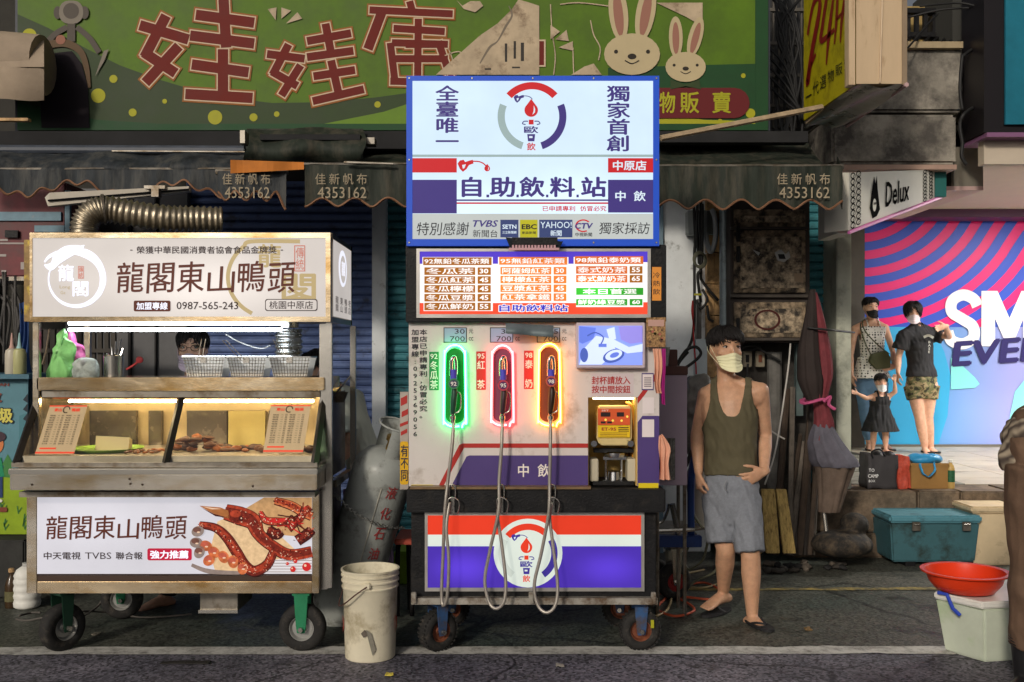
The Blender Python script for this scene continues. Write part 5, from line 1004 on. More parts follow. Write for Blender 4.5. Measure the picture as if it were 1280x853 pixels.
# ================================================================ DUCK SNACK CART
DC = 5.05
ct_ = thing('snack_cart', 'stainless steel braised duck snack cart with lit white sign boards and glass display', 'food cart', (X(222, 5.3), 5.4, 0))
XL, XR = X(37, DC), X(413, DC); DB = 5.72
c_top = lit('cart_sign', (214, 206, 200), 0.78, [(X(250, DC), Z(358, DC), 0.72, 0.26, 0.42), (X(95, DC), Z(345, DC), 0.35, 0.2, 0.05)])
c_br, c_wh, c_gd, c_rd, c_dk = lit('cart_brown', (104, 54, 42), 0.55), lit('cart_white', (238, 240, 255), 1.05), lit('cart_gold', (200, 178, 130), 0.68), lit('cart_seal', (212, 120, 100), 0.7), lit('cart_dark', (58, 42, 40), 0.6)
cn = obj('canopy', MB().box(XL + .01, XR - .01, DC + 0.02, DB - 0.01, Z(400, DC), Z(293, DC)), STEELD, ct_)
b = MB()
for q in ((37, 291, 413, 297.5), (37, 396, 413, 402.5), (37, 297.5, 40, 396), (407, 297.5, 413, 396)): b.pbox(*q, DC - 0.012, 0.04)
b.box(XR - 0.002, XR + 0.003, DC + 0.03, DB, Z(297, DC), Z(291, DC)); b.box(XR - 0.002, XR + 0.003, DC + 0.03, DB, Z(402.5, DC), Z(396, DC)); b.box(XR - 0.002, XR + 0.003, DB - 0.04, DB, Z(402.5, DC), Z(291, DC))
obj('canopy_frame', b, BRASSY, cn); obj('yellow_tape', MB().pbox(30, 300, 37.5, 402, DC - 0.006, 0.04), mat('patched_tape', (0.2, 0.13, 0.05), 0.5, 0.3, var=0.5, vs=18, dirt_or_glint=(0.55, 0.4, 0.05), dscale=14, damt=0.4), cn)
obj('sign_panel', MB().pbox(40, 297.5, 407, 396, DC - 0.004, 0.02), c_top, cn)
pr = Print(front(DC - 0.005))
# pale ghost ring and seal
pr.arc(345, 350, 52, 58, 20, 330, c_gd, 1, n=30, ky=0.8) if False else None
g = [(345 + 60 * math.cos(R(a)), 347 - 52 * math.sin(R(a))) for a in range(60, 290, 12)]
pts = [(x, y) for x, y in g if 299 < y < 394]
pr.stroke([p for p in pts], 5, c_gd, 1); pr.text('龍', 322, 305, 352, 335, c_gd, 1, bold=0.03); pr.text('閣', 352, 342, 395, 386, c_gd, 1, bold=0.03)
ring = [(95 + 34 * math.cos(R(a)), 349 - 34 * math.sin(R(a))) for a in range(110, -215, -13)]
pr.stroke(ring, [3, 6, 9, 11, 11, 10, 9, 8, 8, 8, 7, 7, 6, 6, 5, 5, 4, 4, 3.5, 3, 3, 2.5, 2, 2, 1.5][:len(ring)], c_wh, 2)
pr.stroke([(100, 309), (84, 312), (72, 320), (66, 330), (57, 333)], [4, 9, 9, 5, 3], c_wh, 3); pr.stroke([(105, 308), (90, 316), (74, 327), (64, 336), (56, 331)], [3, 8, 6, 5, 2], c_wh, 3)
pr.stroke([(72, 316), (62, 321), (56, 328)], [5, 4, 2], c_wh, 3); pr.stroke([(84, 312), (96, 310), (106, 307)], [5, 3, 1], c_wh, 3)
pr.text('龍', 73, 331, 93, 352, c_wh, 3, bold=0.03); pr.text('閣', 91, 352, 111, 371, c_wh, 3, bold=0.03); pr.text('Long', 75, 357, 88, 362, c_gd, 3); pr.text('Ge', 76, 364, 82, 368, c_gd, 3)
pr.frame(98, 333, 105, 348.5, .7, c_rd, 3); pr.vtext('傳統', 99, 334, 104, 348, c_rd, 3, bold=0.02)
pr.text('榮獲中華民國消費者協會食品金牌獎', 171, 308, 346, 317.5, c_dk, 3, bold=0.025); pr.rect(163, 312.4, 166, 313.6, c_dk, 3); pr.rect(351, 312.4, 354, 313.6, c_dk, 3)
def brush(pr, t, x0, y0, x1, y1, m, k, wob):
    w = (x1 - x0) / len(t)
    for i, ch in enumerate(t):
        d = wob[i % len(wob)]; a = 0.0 if ch != '山' else 0.12
        pr.text(ch, x0 + i * w + w * 0.03, y0 + d + a * (y1 - y0), x0 + (i + 1) * w - w * 0.07, y1 + d * 0.6, m, k, bold=0.014, shear=0.10, rot=-2.5)
brush(pr, '龍閣東山鴨頭', 145, 328, 372, 366, c_br, 3, (0, 1, -1, 0.5, -1.5, 0.5))
pr.rrect(167.5, 376, 213.5, 389.5, 2, c_br, 3); pr.text('加盟專線', 171, 378, 210, 387.5, c_wh, 4, bold=0.035)
pr.text('0987-565-243', 221, 377.5, 298, 387, c_dk, 3, bold=0.015)
pr.rrect(331.5, 374, 397, 389, 3, c_dk, 2); pr.rrect(332.5, 375, 396, 388, 3, c_top, 3); pr.text('桃園中原店', 337, 376.5, 391.5, 386.5, c_dk, 4, bold=0.015)
pr.frame(368, 307, 381.5, 339.5, 1, c_rd, 3); pr.vtext('傳統', 370, 309, 380, 338, c_rd, 3, bold=0.0)
pr.build('printed_sign', cn)
# side sign
side = lambda u, v, k: Vector((XR + 0.004 + k * 0.0012, DC + 0.05 + (DB - DC - 0.10) * u, Z(298, DC) + (Z(395, DC) - Z(298, DC)) * v))
pr = Print(side); pr.poly([(0, 0), (1, 0), (1, 1), (0, 1)], c_top, 1)
pr.disc(0.5, 0.32, 0.22, c_wh, 2, ry=0.25); pr.disc(0.5, 0.33, 0.16, c_top, 3, ry=0.19); pr.text('龍閣', 0.42, 0.22, 0.6, 0.42, c_wh, 4, bold=.02)
for i, (c, a) in enumerate((('龍閣', 0.1), ('東山', 0.34), ('鴨頭', 0.58), ('老店', 0.8))): pr.vtext(c, a, 0.72, a + 0.15, 0.93, c_dk, 3, bold=0.02)
pr.build('printed_side_sign', cn)
# posts
POSTZ = Z(403, DC)
for x, y, z0 in ((XR - 0.03, DC + 0.03, 0.33), (XR - 0.005, DB - 0.03, 0.33), (XL, DC + 0.03, 0.95), (XL, DB - 0.03, 0.33)):
    obj('post', MB().box(x, x + 0.032, y, y + 0.032, z0, POSTZ), STEELB if x > XR - 0.1 else STEEL, ct_, bevel=0.003)
obj('corner_post', MB().box(X(400, 5.12), X(410.5, 5.12), 5.10, 5.145, Z(736, 5.12), Z(405, 5.12)), STEELB, ct_, bevel=0.003)
obj('side_strut', MB().tube([P(413, 500, 5.2), P(438, 470, 5.7)], 0.005, 5), STEELB, ct_)
obj('side_shelf', MB().box(X(411, 5.15), X(440, 5.7) , 5.2, 5.7, Z(600, 5.5), Z(592, 5.5)), STEEL, ct_)
obj('side_sheet', MB().box(X(412, 5.2), X(413, 5.2), 5.16, 5.66, Z(594, 5.3), Z(492, 5.2)), STEELD, ct_)
# fluorescent tubes under canopy
for y, x0, x1 in ((404.5, 86, 357), (412.5, 86, 352)):
    obj('fluorescent_tube', MB().tube([P(x0, y, 5.2), P(x1, y, 5.2)], 0.0085, 10), glow('tube_light', (0.86, 0.95, 1.0), 22), ct_, smooth=True)
obj('tube_holder', MB().box(X(82, 5.2), X(360, 5.2), 5.2, 5.26, Z(402, 5.2), Z(399, 5.2)), WHITEP, ct_)
# shelf on top of the display
SX0, SX1 = X(45, 5.08), X(405, 5.08); ZS = Z(472, 5.08)
obj('top_shelf', MB().box(SX0, SX1, 5.08, 5.55, Z(488, 5.08), ZS), BRASSY, ct_, bevel=0.004)
obj('shelf_rail', MB().box(SX0 + .02, SX1 - .02, 5.10, 5.14, Z(497, 5.08), Z(489, 5.08)), STEELD, ct_)
# display case
YF, YT = 4.9, 5.15; zb, zt = Z(581, YF), Z(491, YT)
xl, xr, xm = X(13, 4.88), X(396, 4.88), -1.706
def gp(x, t, o=0.0): return Vector((x, YF + (YT - YF) * t - o, zb + (zt - zb) * t))
fr = MB()
def bar(a, b_, w, fr=fr):
    fr.tube([a, b_], w, 4, side=(0, 1, 1) if abs((b_ - a).x) > 0.3 else (1, 0, 0))
dk = mat('display_frame', (0.05, 0.042, 0.035), 0.4, 0.5, var=0.3)
c_ = obj('display_case', MB().box(xl + 0.02, xr - 0.02, YF + 0.02, 5.58, zb - 0.02, zb), STEEL, ct_)
for x in (xl + 0.015, xm, xr - 0.015): b = MB(); bar(gp(x, 0), gp(x, 1), 0.02, b); obj('glass_bar', b, dk, c_)
for t in (0.0, 1.0): b = MB(); bar(gp(xl, t), gp(xr, t), 0.016, b); obj('glass_bar', b, STEELD, c_)
obj('gold_trim', MB().tube([gp(xl + .05, .93, .02), gp(xr - .05, .93, .02)], 0.005, 4), BRASSY, c_)
for a, b2 in ((xl + 0.04, xm - 0.015), (xm + 0.015, xr - 0.04)):
    obj('glass_pane', MB().add([gp(a, .02), gp(b2, .02), gp(b2, .97), gp(a, .97)], [(0, 1, 2, 3)]), glass('display_glass', (0.98, 0.96, 0.9), 0.9), c_)
b = MB().add([gp(xr - 0.01, 0), (xr - 0.01, 5.58, zb), (xr - 0.01, 5.58, zt), gp(xr - 0.01, 1)], [(0, 1, 2, 3)]); obj('side_glass', b, glass('side_glass', (0.35, 0.6, 0.4), 0.8), c_)
b = MB().add([gp(xl + 0.01, 0), (xl + 0.01, 5.58, zb), (xl + 0.01, 5.58, zt), gp(xl + 0.01, 1)], [(0, 1, 2, 3)]); obj('side_glass', b, STEELD, c_)
INW = mat('case_inner', lin((205, 180, 130)), 0.35, 0.2, var=0.12, vs=6); INM = mat('case_mirror', (0.16, 0.13, 0.09), 0.25, 0.6, var=0.3, vs=6, dirt_or_glint=(0.3, 0.25, 0.16), dscale=9, damt=0.3)
obj('back_panel', MB().box(xl, xr, 5.56, 5.58, zb, zt + 0.02), INW, c_)
for a, b2, m in ((110, 168, INM), (184, 200, INM), (232, 282, INM), (284, 330, mat('case_yellow_sheet', lin((190, 170, 100)), 0.4, var=0.1)), (335, 365, INM)):
    obj('back_door', MB().box(X(a, 5.5), X(b2, 5.5), 5.52, 5.555, zb + 0.01, Z(514, 5.5)), m, c_)
obj('case_lamp', MB().tube([(xl + 0.1, 5.30, zt - 0.05), (xr - 0.1, 5.30, zt - 0.05)], 0.008, 8), glow('case_tube', (1, 0.8, 0.5), 50), c_, smooth=True)
obj('case_floor', MB().box(xl + 0.03, xr - 0.03, YF + 0.03, 5.56, zb + 0.001, zb + 0.04), mat('tray_steel', (0.55, 0.5, 0.4), 0.35, 0.7, var=0.2), c_)
# price lists behind the glass
PAP = mat('menu_paper', lin((228, 205, 170)), 0.6, var=0.04)
for (p0, p1, p2, p3) in (((61, 508), (108, 508), (91, 569), (42, 569)), ((338, 507.5), (388, 507.5), (378, 567), (328, 567))):
    def gpx(px, py):
        t = (581 - py) / 90.0; D = YF + (YT - YF) * t; return Vector((X(px, D), D + 0.012, zb + (zt - zb) * t))
    A = [gpx(*q) for q in (p0, p1, p2, p3)]; nn = Vector((0, -1, 0.6))
    o = obj('price_list', MB().prism(A, (0, 0.002, -0.001)), PAP, c_)
    q = Print(quadmap(*A, nn, 0.0012)); rd = mat('menu_red', lin((176, 50, 44)), 0.6); ik = mat('menu_ink', lin((70, 52, 44)), 0.6)
    q.rect(0, 0, 1, 0.025, rd); q.rect(0, 0.95, 1, 0.985, rd); q.text('東山', 0.16, 0.06, 0.36, 0.13, rd, 2, bold=.03); q.text('鴨頭', 0.62, 0.06, 0.84, 0.13, rd, 2, bold=.03); q.arc(0.48, 0.09, 0.07, 0.095, 0, 300, ik, 2, n=14, ky=0.8)
    rows_ = ['鴨頭', '鴨翅', '鴨脖', '鴨胗', '鴨腸', '雞翅', '雞爪', '雞心', '豆干', '百頁', '米血', '海帶', '甜不辣']
    for i, w in enumerate(rows_):
        for x in (0.10, 0.52):
            y = 0.2 + i * 0.048; q.text(w, x, y, x + 0.14, y + 0.028, ik, 2); q.rect(x + 0.2, y + 0.012, x + 0.26, y + 0.016, ik, 2); q.text('35', x + 0.3, y, x + 0.36, y + 0.028, ik, 2)
    q.rect(0.08, 0.87, 0.5, 0.9, rd, 2); q.build('print', o)
# food and paper
gt = thing('green_tray', 'flat lime green tray holding white papers inside the glass case', 'tray', (X(133, 5.2), 5.2, zb + 0.041))
b = MB(); b.lathe([(0.005, 0), (0.17, 0), (0.185, 0.012), (0.19, 0.016), (0.175, 0.014), (0.005, 0.006)], (X(133, 5.2), 5.2, zb + 0.041), n=28); obj('dish', b, mat('lime_plastic', (0.35, 0.6, 0.08), 0.4), gt, smooth=True)
t = thing('paper_bags', 'stack of cream paper sheets standing on the lime green tray', 'paper', (X(140, 5.1), 5.14, zb + 0.02))
for i in range(7): obj('sheet', MB().prism([P(118 + i * 1.2, 569, 5.10 + i * .012), P(160 + i * .7, 569, 5.10 + i * .012), P(162 + i * .5, 547 + i * .4, 5.10 + i * .012), P(120 + i, 545 + i * .4, 5.10 + i * .012)], (0, 0.004, 0)), mat('cream_paper', lin((240, 220, 170)), 0.7), t)
FOODS = [mat('food_brown', (0.18, 0.075, 0.03), 0.35, var=0.4, vs=30, bump=0.4, bs=60), mat('food_orange', (0.42, 0.13, 0.03), 0.35, var=0.3, vs=30), mat('food_dark', (0.08, 0.035, 0.018), 0.35, var=0.3, vs=30)]
def lump(c, r, m, nm='piece', lab=None):
    b = MB(); b.ell(c, r, 9)
    b.v = [tuple(Vector(v) + noise.noise_vector(Vector(v) * 38) * min(r) * 0.7) for v in b.v]
    return obj(nm, b, m, None, smooth='all')
fd = thing('braised_snacks', 'heap of brown braised meat pieces in the right half of the glass case', 'food', (X(245, 5.15), 5.2, zb + 0.013))
for i in range(70):
    a = random.random(); px = random.uniform(216, 266) if i < 34 else random.uniform(262, 390)
    zz = zb + 0.05 + (random.random() * 0.085 * (1 - abs(px - 238) / 32) if i < 34 else random.random() * 0.006)
    o = lump((X(px, 5.12), 5.1 + random.random() * 0.2, zz), (random.uniform(.02, .045), random.uniform(.012, .022), random.uniform(.008, .015)), FOODS[i % 3]); attach(o, fd)
fd2 = thing('shrimp_crackers', 'small orange fried bits scattered in the left half of the glass case', 'food', (X(185, 5.1), 5.1, zb + 0.013))
for i in range(26): o = lump((X(random.uniform(162, 206), 5.08), 5.02 + random.random() * 0.18, zb + 0.048), (.014, .01, .007), FOODS[1] if i % 3 else FOODS[0]); attach(o, fd2)
# ledge
LW0, LW1 = X(12, 4.86), X(396, 4.86)
lg = obj('front_ledge', MB().box(LW0, LW1, 4.86, 5.08, Z(613, 4.86), Z(593, 4.86)), STEEL, ct_, bevel=0.004)
obj('ledge_lip', MB().box(LW0 - .004, LW1 + .004, 4.852, 5.08, Z(594, 4.86) + .002, Z(586, 4.86)), STEELB, lg, bevel=0.003)
obj('ledge_underside', MB().box(X(30, 5), X(396, 5), 4.95, 5.05, Z(620, 5), Z(613.5, 5)), STEELD, lg)
for x, y in ((40, 606), (163, 605), (178, 606), (316, 608), (162, 599)): obj('dent', MB().lathe([(0.0, 0), (0.006, -0.001), (0.004, -0.002)], P(x, y, 4.859), (0, 1, 0), 8, cap=False), mat('spot_dark', (0.05, 0.03, 0.02), 0.6), lg)
# base cabinet
bs_ = obj('base_cabinet', MB().box(X(36, DC), X(398, DC), DC + 0.01, DB, Z(741, DC), Z(616, DC)), STEELD, ct_)
b = MB()
for q in ((33, 616, 46, 742), (390, 616, 398.5, 742)): b.pbox(*q, DC - 0.006, 0.03)
obj('frame_upright', b, STEEL, bs_, bevel=0.003); obj('frame_rail', MB().pbox(46, 727, 390, 742, DC - 0.004, 0.03), BRASSY, bs_, bevel=0.003)
obj('frame_rail', MB().pbox(46, 720, 390, 726.5, DC + 0.001, 0.02), mat('dark_brown_rail', (0.06, 0.035, 0.025), 0.5), bs_)
c2 = lit('cart_low_sign', (210, 208, 216), 0.84, [(X(120, DC), Z(655, DC), 0.5, 0.2, 0.14)])
obj('sign_panel', MB().pbox(46, 622, 390, 719, DC - 0.002, 0.01), c2, bs_)
pr = Print(front(DC - 0.0022))
pr.rect(46, 717.5, 390, 719, c_dk)
brush(pr, '龍閣東山鴨頭', 57, 645, 236, 674, c_br, 3, (0, .6, -.6, 0.4, -1, 0.4))
pr.text('中天電視', 55, 690, 101, 699.5, c_dk, 3, bold=0.025); pr.text('TVBS', 106.5, 690.5, 139.5, 699, c_dk, 3, bold=0.012); pr.text('聯合報', 145, 690, 178.5, 699.5, c_dk, 3, bold=0.025)
pr.rrect(184.5, 685.5, 240, 700.5, 2.5, lit('cart_redbox', (190, 34, 62), 0.85), 3); pr.text('強力推薦', 188, 688, 236, 698.5, c_wh, 4, bold=0.045)
# picture of roast duck on a board
f = {n: lit('pic_' + n, c, 0.75) for n, c in dict(board=(232, 196, 150), board2=(206, 160, 110), d1=(116, 38, 28), d2=(168, 62, 40), d3=(204, 110, 66), d4=(70, 26, 24), hl=(238, 200, 170), red=(206, 44, 44), beak=(176, 110, 62), grey=(150, 132, 124), wh=(226, 222, 226), pink=(196, 96, 74), sp=(120, 80, 70), hl2=(214, 140, 110)).items()}
for n_ in ('d1', 'd2', 'd3', 'board', 'board2', 'grey', 'beak', 'pink', 'sp'):
    N = f[n_].node_tree.nodes; L = f[n_].node_tree.links; a = N.new('ShaderNodeTexNoise'); a.inputs['Scale'].default_value = 45; a.inputs['Detail'].default_value = 5; tc = N.new('ShaderNodeTexCoord'); L.new(tc.outputs['Object'], a.inputs[0]); r = N.new('ShaderNodeMapRange'); r.inputs[1].default_value = .3; r.inputs[2].default_value = .7; r.inputs[3].default_value = .5 if n_[0] == 'd' else .75; r.inputs[4].default_value = 1.6 if n_[0] == 'd' else 1.15; L.new(a.outputs[0], r.inputs[0]); m_ = N.new('ShaderNodeMath'); m_.operation = 'MULTIPLY'; m_.inputs[1].default_value = .75; L.new(r.outputs[0], m_.inputs[0]); L.new(m_.outputs[0], N['Principled BSDF'].inputs['Emission Strength'])
pr.poly([(330, 622), (390, 622), (390, 672), (340, 668), (300, 640)], f['board2'], 2)
pr.poly([(272, 652), (300, 640), (340, 660), (372, 690), (390, 694), (390, 700), (330, 717), (270, 717), (262, 690)], f['board'], 2)
rp = random.Random(3)
def glaze(pts, w, cols, k, spots=26):
    pr.stroke(pts, [a + 2 for a in w], f['d4'], k); pr.stroke([(x, y - .4) for x, y in pts], w, f[cols[0]], k + 1); pr.stroke([(x - .5, y - 1.2) for x, y in pts], [a * 0.6 for a in w], f[cols[1]], k + 2)
    for i in range(spots * 3):
        j = rp.random() * (len(pts) - 1.01); a = int(j); t = j - a; x = pts[a][0] * (1 - t) + pts[a + 1][0] * t; y = pts[a][1] * (1 - t) + pts[a + 1][1] * t; ww = w[a] * 0.4
        pr.disc(x + rp.uniform(-ww, ww), y + rp.uniform(-ww, ww), rp.uniform(.4, 1.8), f[rp.choice([cols[1], cols[0], 'd1', 'd4', 'd4', 'd2', 'hl', 'hl2'])], k + 4 + i % 3, n=6, ry=rp.uniform(.3, .8), rot=rp.uniform(0, 180))
glaze([(282, 640), (300, 645), (316, 652), (324, 668), (340, 682), (362, 694), (390, 690)], [18, 22, 20, 14, 13, 14, 13], ('d2', 'd1', 'hl'), 4, 50)
pr.disc(297, 645, 11, f['d1'], 9, ry=9); pr.disc(295, 642, 7, f['d2'], 10, ry=4.5); pr.disc(302, 648, 3, f['d4'], 11); pr.disc(302.6, 647.4, 1, f['hl'], 12)
pr.poly([(286, 638), (276, 634), (262, 633), (250, 632), (262, 639), (276, 646), (288, 648)], f['beak'], 9); pr.poly([(286, 647), (270, 645), (252, 634), (268, 642)], f['d4'], 10); pr.poly([(278, 636), (262, 634), (254, 633), (266, 636.5)], f['hl'], 11)
glaze([(250, 656), (270, 660), (284, 672), (296, 690), (306, 706), (318, 714), (334, 706), (342, 690)], [7, 9, 11, 12, 12, 12, 11, 9], ('d1', 'd2', 'hl'), 5, 60)
glaze([(326, 640), (332, 650), (346, 652), (362, 650)], [4, 8, 9, 4], ('d2', 'red', 'hl'), 5, 16)
glaze([(344, 626), (364, 632), (378, 640), (390, 646)], [8, 10, 10, 9], ('d3', 'd2', 'hl'), 5, 24); glaze([(360, 660), (372, 650), (388, 634)], [12, 9, 7], ('d1', 'd2', 'hl'), 6, 26)
glaze([(336, 662), (346, 668), (352, 664)], [11, 12, 9], ('d4', 'd1', 'hl'), 5, 14); glaze([(372, 676), (384, 668), (390, 662)], [12, 12, 10], ('d4', 'd1', 'hl'), 7, 18)
for i in range(9): pr.stroke([(350 + rp.uniform(-4, 30), 640 + rp.uniform(0, 20)), (366 + rp.uniform(-6, 12), 650 + rp.uniform(-6, 8)), (376 + rp.uniform(0, 14), 632 + rp.uniform(-6, 40))], 1.6, f[rp.choice(['d4', 'd1', 'red'])], 9)
for i, (x, y) in enumerate(((246, 678), (258, 682), (268, 690), (280, 696), (292, 702), (304, 710), (250, 690), (262, 700), (248, 664))): pr.disc(x, y, 8, f['grey' if i in (0, 6, 8) else 'd3'], 8, ry=6.5, rot=20 * i); pr.disc(x - 1, y - 2, 5, f['sp' if i in (0, 6, 8) else 'pink'], 9, ry=3.4); pr.disc(x + 1, y + 1, 2, f['hl'], 10, ry=1)
pr.stroke([(240, 706), (262, 714), (300, 716)], [4, 6, 4], f['grey'], 6)
pr.poly([(330, 702), (390, 692), (390, 717), (322, 717)], f['wh'], 4); 
for i in range(5): pr.rect(330, 700 + i * 3.6, 390, 700.8 + i * 3.6, f['grey'], 5)
for x, y, r in ((384, 708, 5.5), (367, 711, 3.5), (370, 701, 2.5), (360, 704, 2)): pr.disc(x, y, r, f['red'], 12); pr.disc(x - r * .3, y - r * .3, r * .3, f['hl'], 13)
pr.build('printed_sign', bs_)
# drawer under the cart and casters
obj('under_box', MB().box(X(250, 5.2), X(297, 5.2), 5.2, 5.5, Z(765, 5.2), Z(741, 5.2)), STEELD, ct_, bevel=0.003); obj('under_box_lip', MB().box(X(249, 5.2), X(298, 5.2), 5.185, 5.2, Z(766, 5.2), Z(762, 5.2)), STEELB, ct_)
zr = Z(741, DC)
HUB = mat('pale_hub', (0.42, 0.42, 0.4), 0.35, 0.6, var=0.2)
caster(ct_, X(378, 5.11), 5.12, zr, 0.122, 0.075, R(0), GRF, HUB, False); caster(ct_, X(77, 5.11), 5.12, zr, 0.122, 0.075, R(58), mat('dark_green_fork', (0.015, 0.05, 0.03), 0.5), HUB, False)
caster(ct_, X(407, 5.75), 5.74, 0.33, 0.117, 0.07, R(-12), GRF, HUB, False); caster(ct_, X(151, 5.72), 5.74, zr, 0.117, 0.07, R(10), GRF, HUB, False)
# ---- things on the shelf
def basket(x0, x1, lab, hx):
    t = thing('wire_basket', lab, 'basket', (X((x0 + x1) / 2, 5.15), 5.2, ZS), 'metal baskets on the cart shelf')
    D = 5.14; a0, a1, z0, z1 = X(x0, D), X(x1, D), ZS + 0.003, Z(446.5, D); i = 0.02; dp = 0.16
    b = MB()
    for s_ in (0, 1):
        e = 0.0025 * s_
        top = [(a0 + e, D + e, z1), (a1 - e, D + e, z1), (a1 - e, D + dp - e, z1), (a0 + e, D + dp - e, z1)]; bot = [(a0 + i + e, D + 0.015 + e, z0 + e), (a1 - i - e, D + 0.015 + e, z0 + e), (a1 - i - e, D + dp - .015 - e, z0 + e), (a0 + i + e, D + dp - .015 - e, z0 + e)]
        b.add(top + bot, [(0, 1, 5, 4), (1, 2, 6, 5), (2, 3, 7, 6), (3, 0, 4, 7), (4, 5, 6, 7)])
    obj('bowl', b, mat('basket_mesh', (0.6, 0.62, 0.62), 0.35, 0.6, var=0.12, vs=9, alpha=.5), t)
    wb = MB()
    for q_ in range(13):
        u_ = (q_ + .5) / 13; wb.tube([(a0 + (a1 - a0) * u_, D - .001, z1), (a0 + i + (a1 - a0 - 2 * i) * u_, D + .014, z0)], .0013, 4)
    for q_ in range(1, 6): v_ = q_ / 6; wb.tube([(a0 + i * (1 - v_), D + .014 * (1 - v_) - .001, z0 + (z1 - z0) * v_), (a1 - i * (1 - v_), D + .014 * (1 - v_) - .001, z0 + (z1 - z0) * v_)], .0013, 4)
    obj('wires', wb, STEELB, t)
    obj('rim', MB().tube([(a0, D, z1), (a1, D, z1), (a1, D + dp, z1), (a0, D + dp, z1)], 0.0045, 6, closed=True), CHROME, t)
    xm_ = X((x0 + x1) / 2, D); obj('clip', MB().box(xm_ - .016, xm_ + .016, D - .006, D, z1 - 0.03, z1 + .002), STEELB, t, bevel=.002)
    hp = [P((x0 + x1) / 2 - 2, 450, D - .008), P(hx[0], hx[1], D + 0.02), P(hx[0] - 5, hx[1], D + 0.02), P((x0 + x1) / 2 - 7, 450, D - .008)] if hx else [P((x0 + x1) / 2, 455, D - .01)] * 2
    if hx: obj('handle', MB().tube(hp, 0.002, 6), STEELD, t)
    return t
basket(228, 281, 'leftmost metal frying basket on the shelf, in front of the vendor in glasses', (257, 424)); basket(283, 333, 'middle metal frying basket on the shelf with its handle leaning left', (283, 426)); basket(336, 388, 'rightmost metal frying basket on the shelf, in front of the corrugated cylinder', (346, 424))
def bag(name, pts, m, lab, D, thick=0.05, cat='bag'):
    c = Vector((sum(X(a, D) for a, b_ in pts) / len(pts), D, sum(Z(b_, D) for a, b_ in pts) / len(pts))); n = len(pts); vs = []; fs = []
    out = catmull([P(a, b_, D) for a, b_ in pts], 4, True); n = len(out)
    for k, (s_, y) in enumerate(((1.0, 0), (0.9, -0.55), (0.6, -0.9), (0.2, -1.0))):
        for p in out: q = c + (p - c) * s_; q.y = D + y * thick / 2 + (noise.noise(q * 22) + .5 * noise.noise(q * 50)) * thick * 0.5 * (0 if k == 0 else 1); vs.append(q)
    for k, (s_, y) in enumerate(((0.9, 0.55), (0.6, 0.9), (0.2, 1.0))):
        for p in out: q = c + (p - c) * s_; q.y = D + y * thick / 2; vs.append(q)
    for k in range(3): fs += [(k * n + i, (k + 1) * n + i, (k + 1) * n + (i + 1) % n, k * n + (i + 1) % n) for i in range(n)]
    fs.append(list(range(3 * n, 4 * n)))
    fs += [(i, (i + 1) % n, 4 * n + (i + 1) % n, 4 * n + i) for i in range(n)]
    for k in (4, 5): fs += [(k * n + i, k * n + (i + 1) % n, (k + 1) * n + (i + 1) % n, (k + 1) * n + i) for i in range(n)]
    fs.append(list(range(6 * n, 7 * n))); b = MB().add(vs, fs); o = obj(name, b, m, None, smooth='all'); return tag(o, lab, cat)
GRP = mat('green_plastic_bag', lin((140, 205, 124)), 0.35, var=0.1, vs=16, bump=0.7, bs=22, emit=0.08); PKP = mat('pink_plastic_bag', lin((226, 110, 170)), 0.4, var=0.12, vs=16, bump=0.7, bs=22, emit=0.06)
bag('plastic_bag', [(72, 417), (80, 411), (83, 416), (82, 422), (95, 432), (92, 452), (88, 474), (72, 475), (58, 472), (64, 448), (72, 426)], GRP, 'light green plastic bag of packing standing at the left end of the shelf', 5.16, 0.07)
bag('plastic_bag', [(84, 416), (92, 416), (95, 428), (105, 434), (105, 458), (90, 462), (86, 440)], PKP, 'pink plastic bag hanging behind the light green one', 5.25, 0.06)
bag('clear_bag', [(92, 455), (98, 448), (110, 447), (122, 452), (123, 473), (106, 475), (91, 472)], mat('cloudy_plastic', (0.5, 0.55, 0.5), 0.2, var=0.3, vs=30, bump=0.8, bs=30, alpha=0.75), 'crumpled clear bag with green print beside the green bag', 5.12, 0.08)
t = thing('tong_can', 'steel can holding tongs and spoons left of the vendor', 'can', (X(142, 5.2), 5.2, ZS))
obj('can', MB().lathe([(0.05, 0), (0.052, 0.11), (0.055, 0.113), (0.048, 0.113), (0.046, 0.004)], (X(142, 5.2), 5.2, ZS + .001), n=24), STEELB, t, smooth=True)
for i, (a, bq) in enumerate(((-8, -30), (3, -45), (9, -48), (12, -36), (-2, -38))): obj('tong', MB().tube([P(142 + a * .3, 462, 5.2), P(142 + a, 472 + bq, 5.2 + .02 * (i - 2))], [(0.004, 0.008)] * 2, 6), CHROME, t)
t = thing('corrugated_cylinder', 'short corrugated silver tube standing on the shelf under the lights', 'duct', (X(360, 5.4), 5.4, ZS))
obj('tube', MB().lathe([(0.07 + 0.006 * math.sin(i * 1.3), i * 0.0062) for i in range(42)], (X(360, 5.4), 5.42, ZS + 0.002), n=24), mat('duct_bright', (0.6, 0.62, 0.62), 0.28, 0.9, var=0.2, vs=20), t, smooth='all'); obj('collar', MB().lathe([(0.055, 0), (0.055, 0.05)], (X(360, 5.4), 5.42, ZS + .262), n=24), STEELB, t, smooth=True)
tag(cables('loose_wire', [[P(282, 418, 5.4), P(300, 428, 5.4), P(325, 436, 5.38), P(338, 432, 5.35)]], 0.004, mat('white_wire', (0.5, 0.5, 0.5), 0.5)), 'thin pale wire looping behind the frying baskets', 'wire')
tag(obj('small_pot', MB().lathe([(0.04, 0), (0.06, 0.05), (0.062, 0.055), (0.055, 0.055), (0.03, 0.01)], (X(421, 5.4), 5.4, Z(503, 5.4)), n=18), STEELD, smooth=True), 'small dark pot on the right side arm of the cart', 'pot')
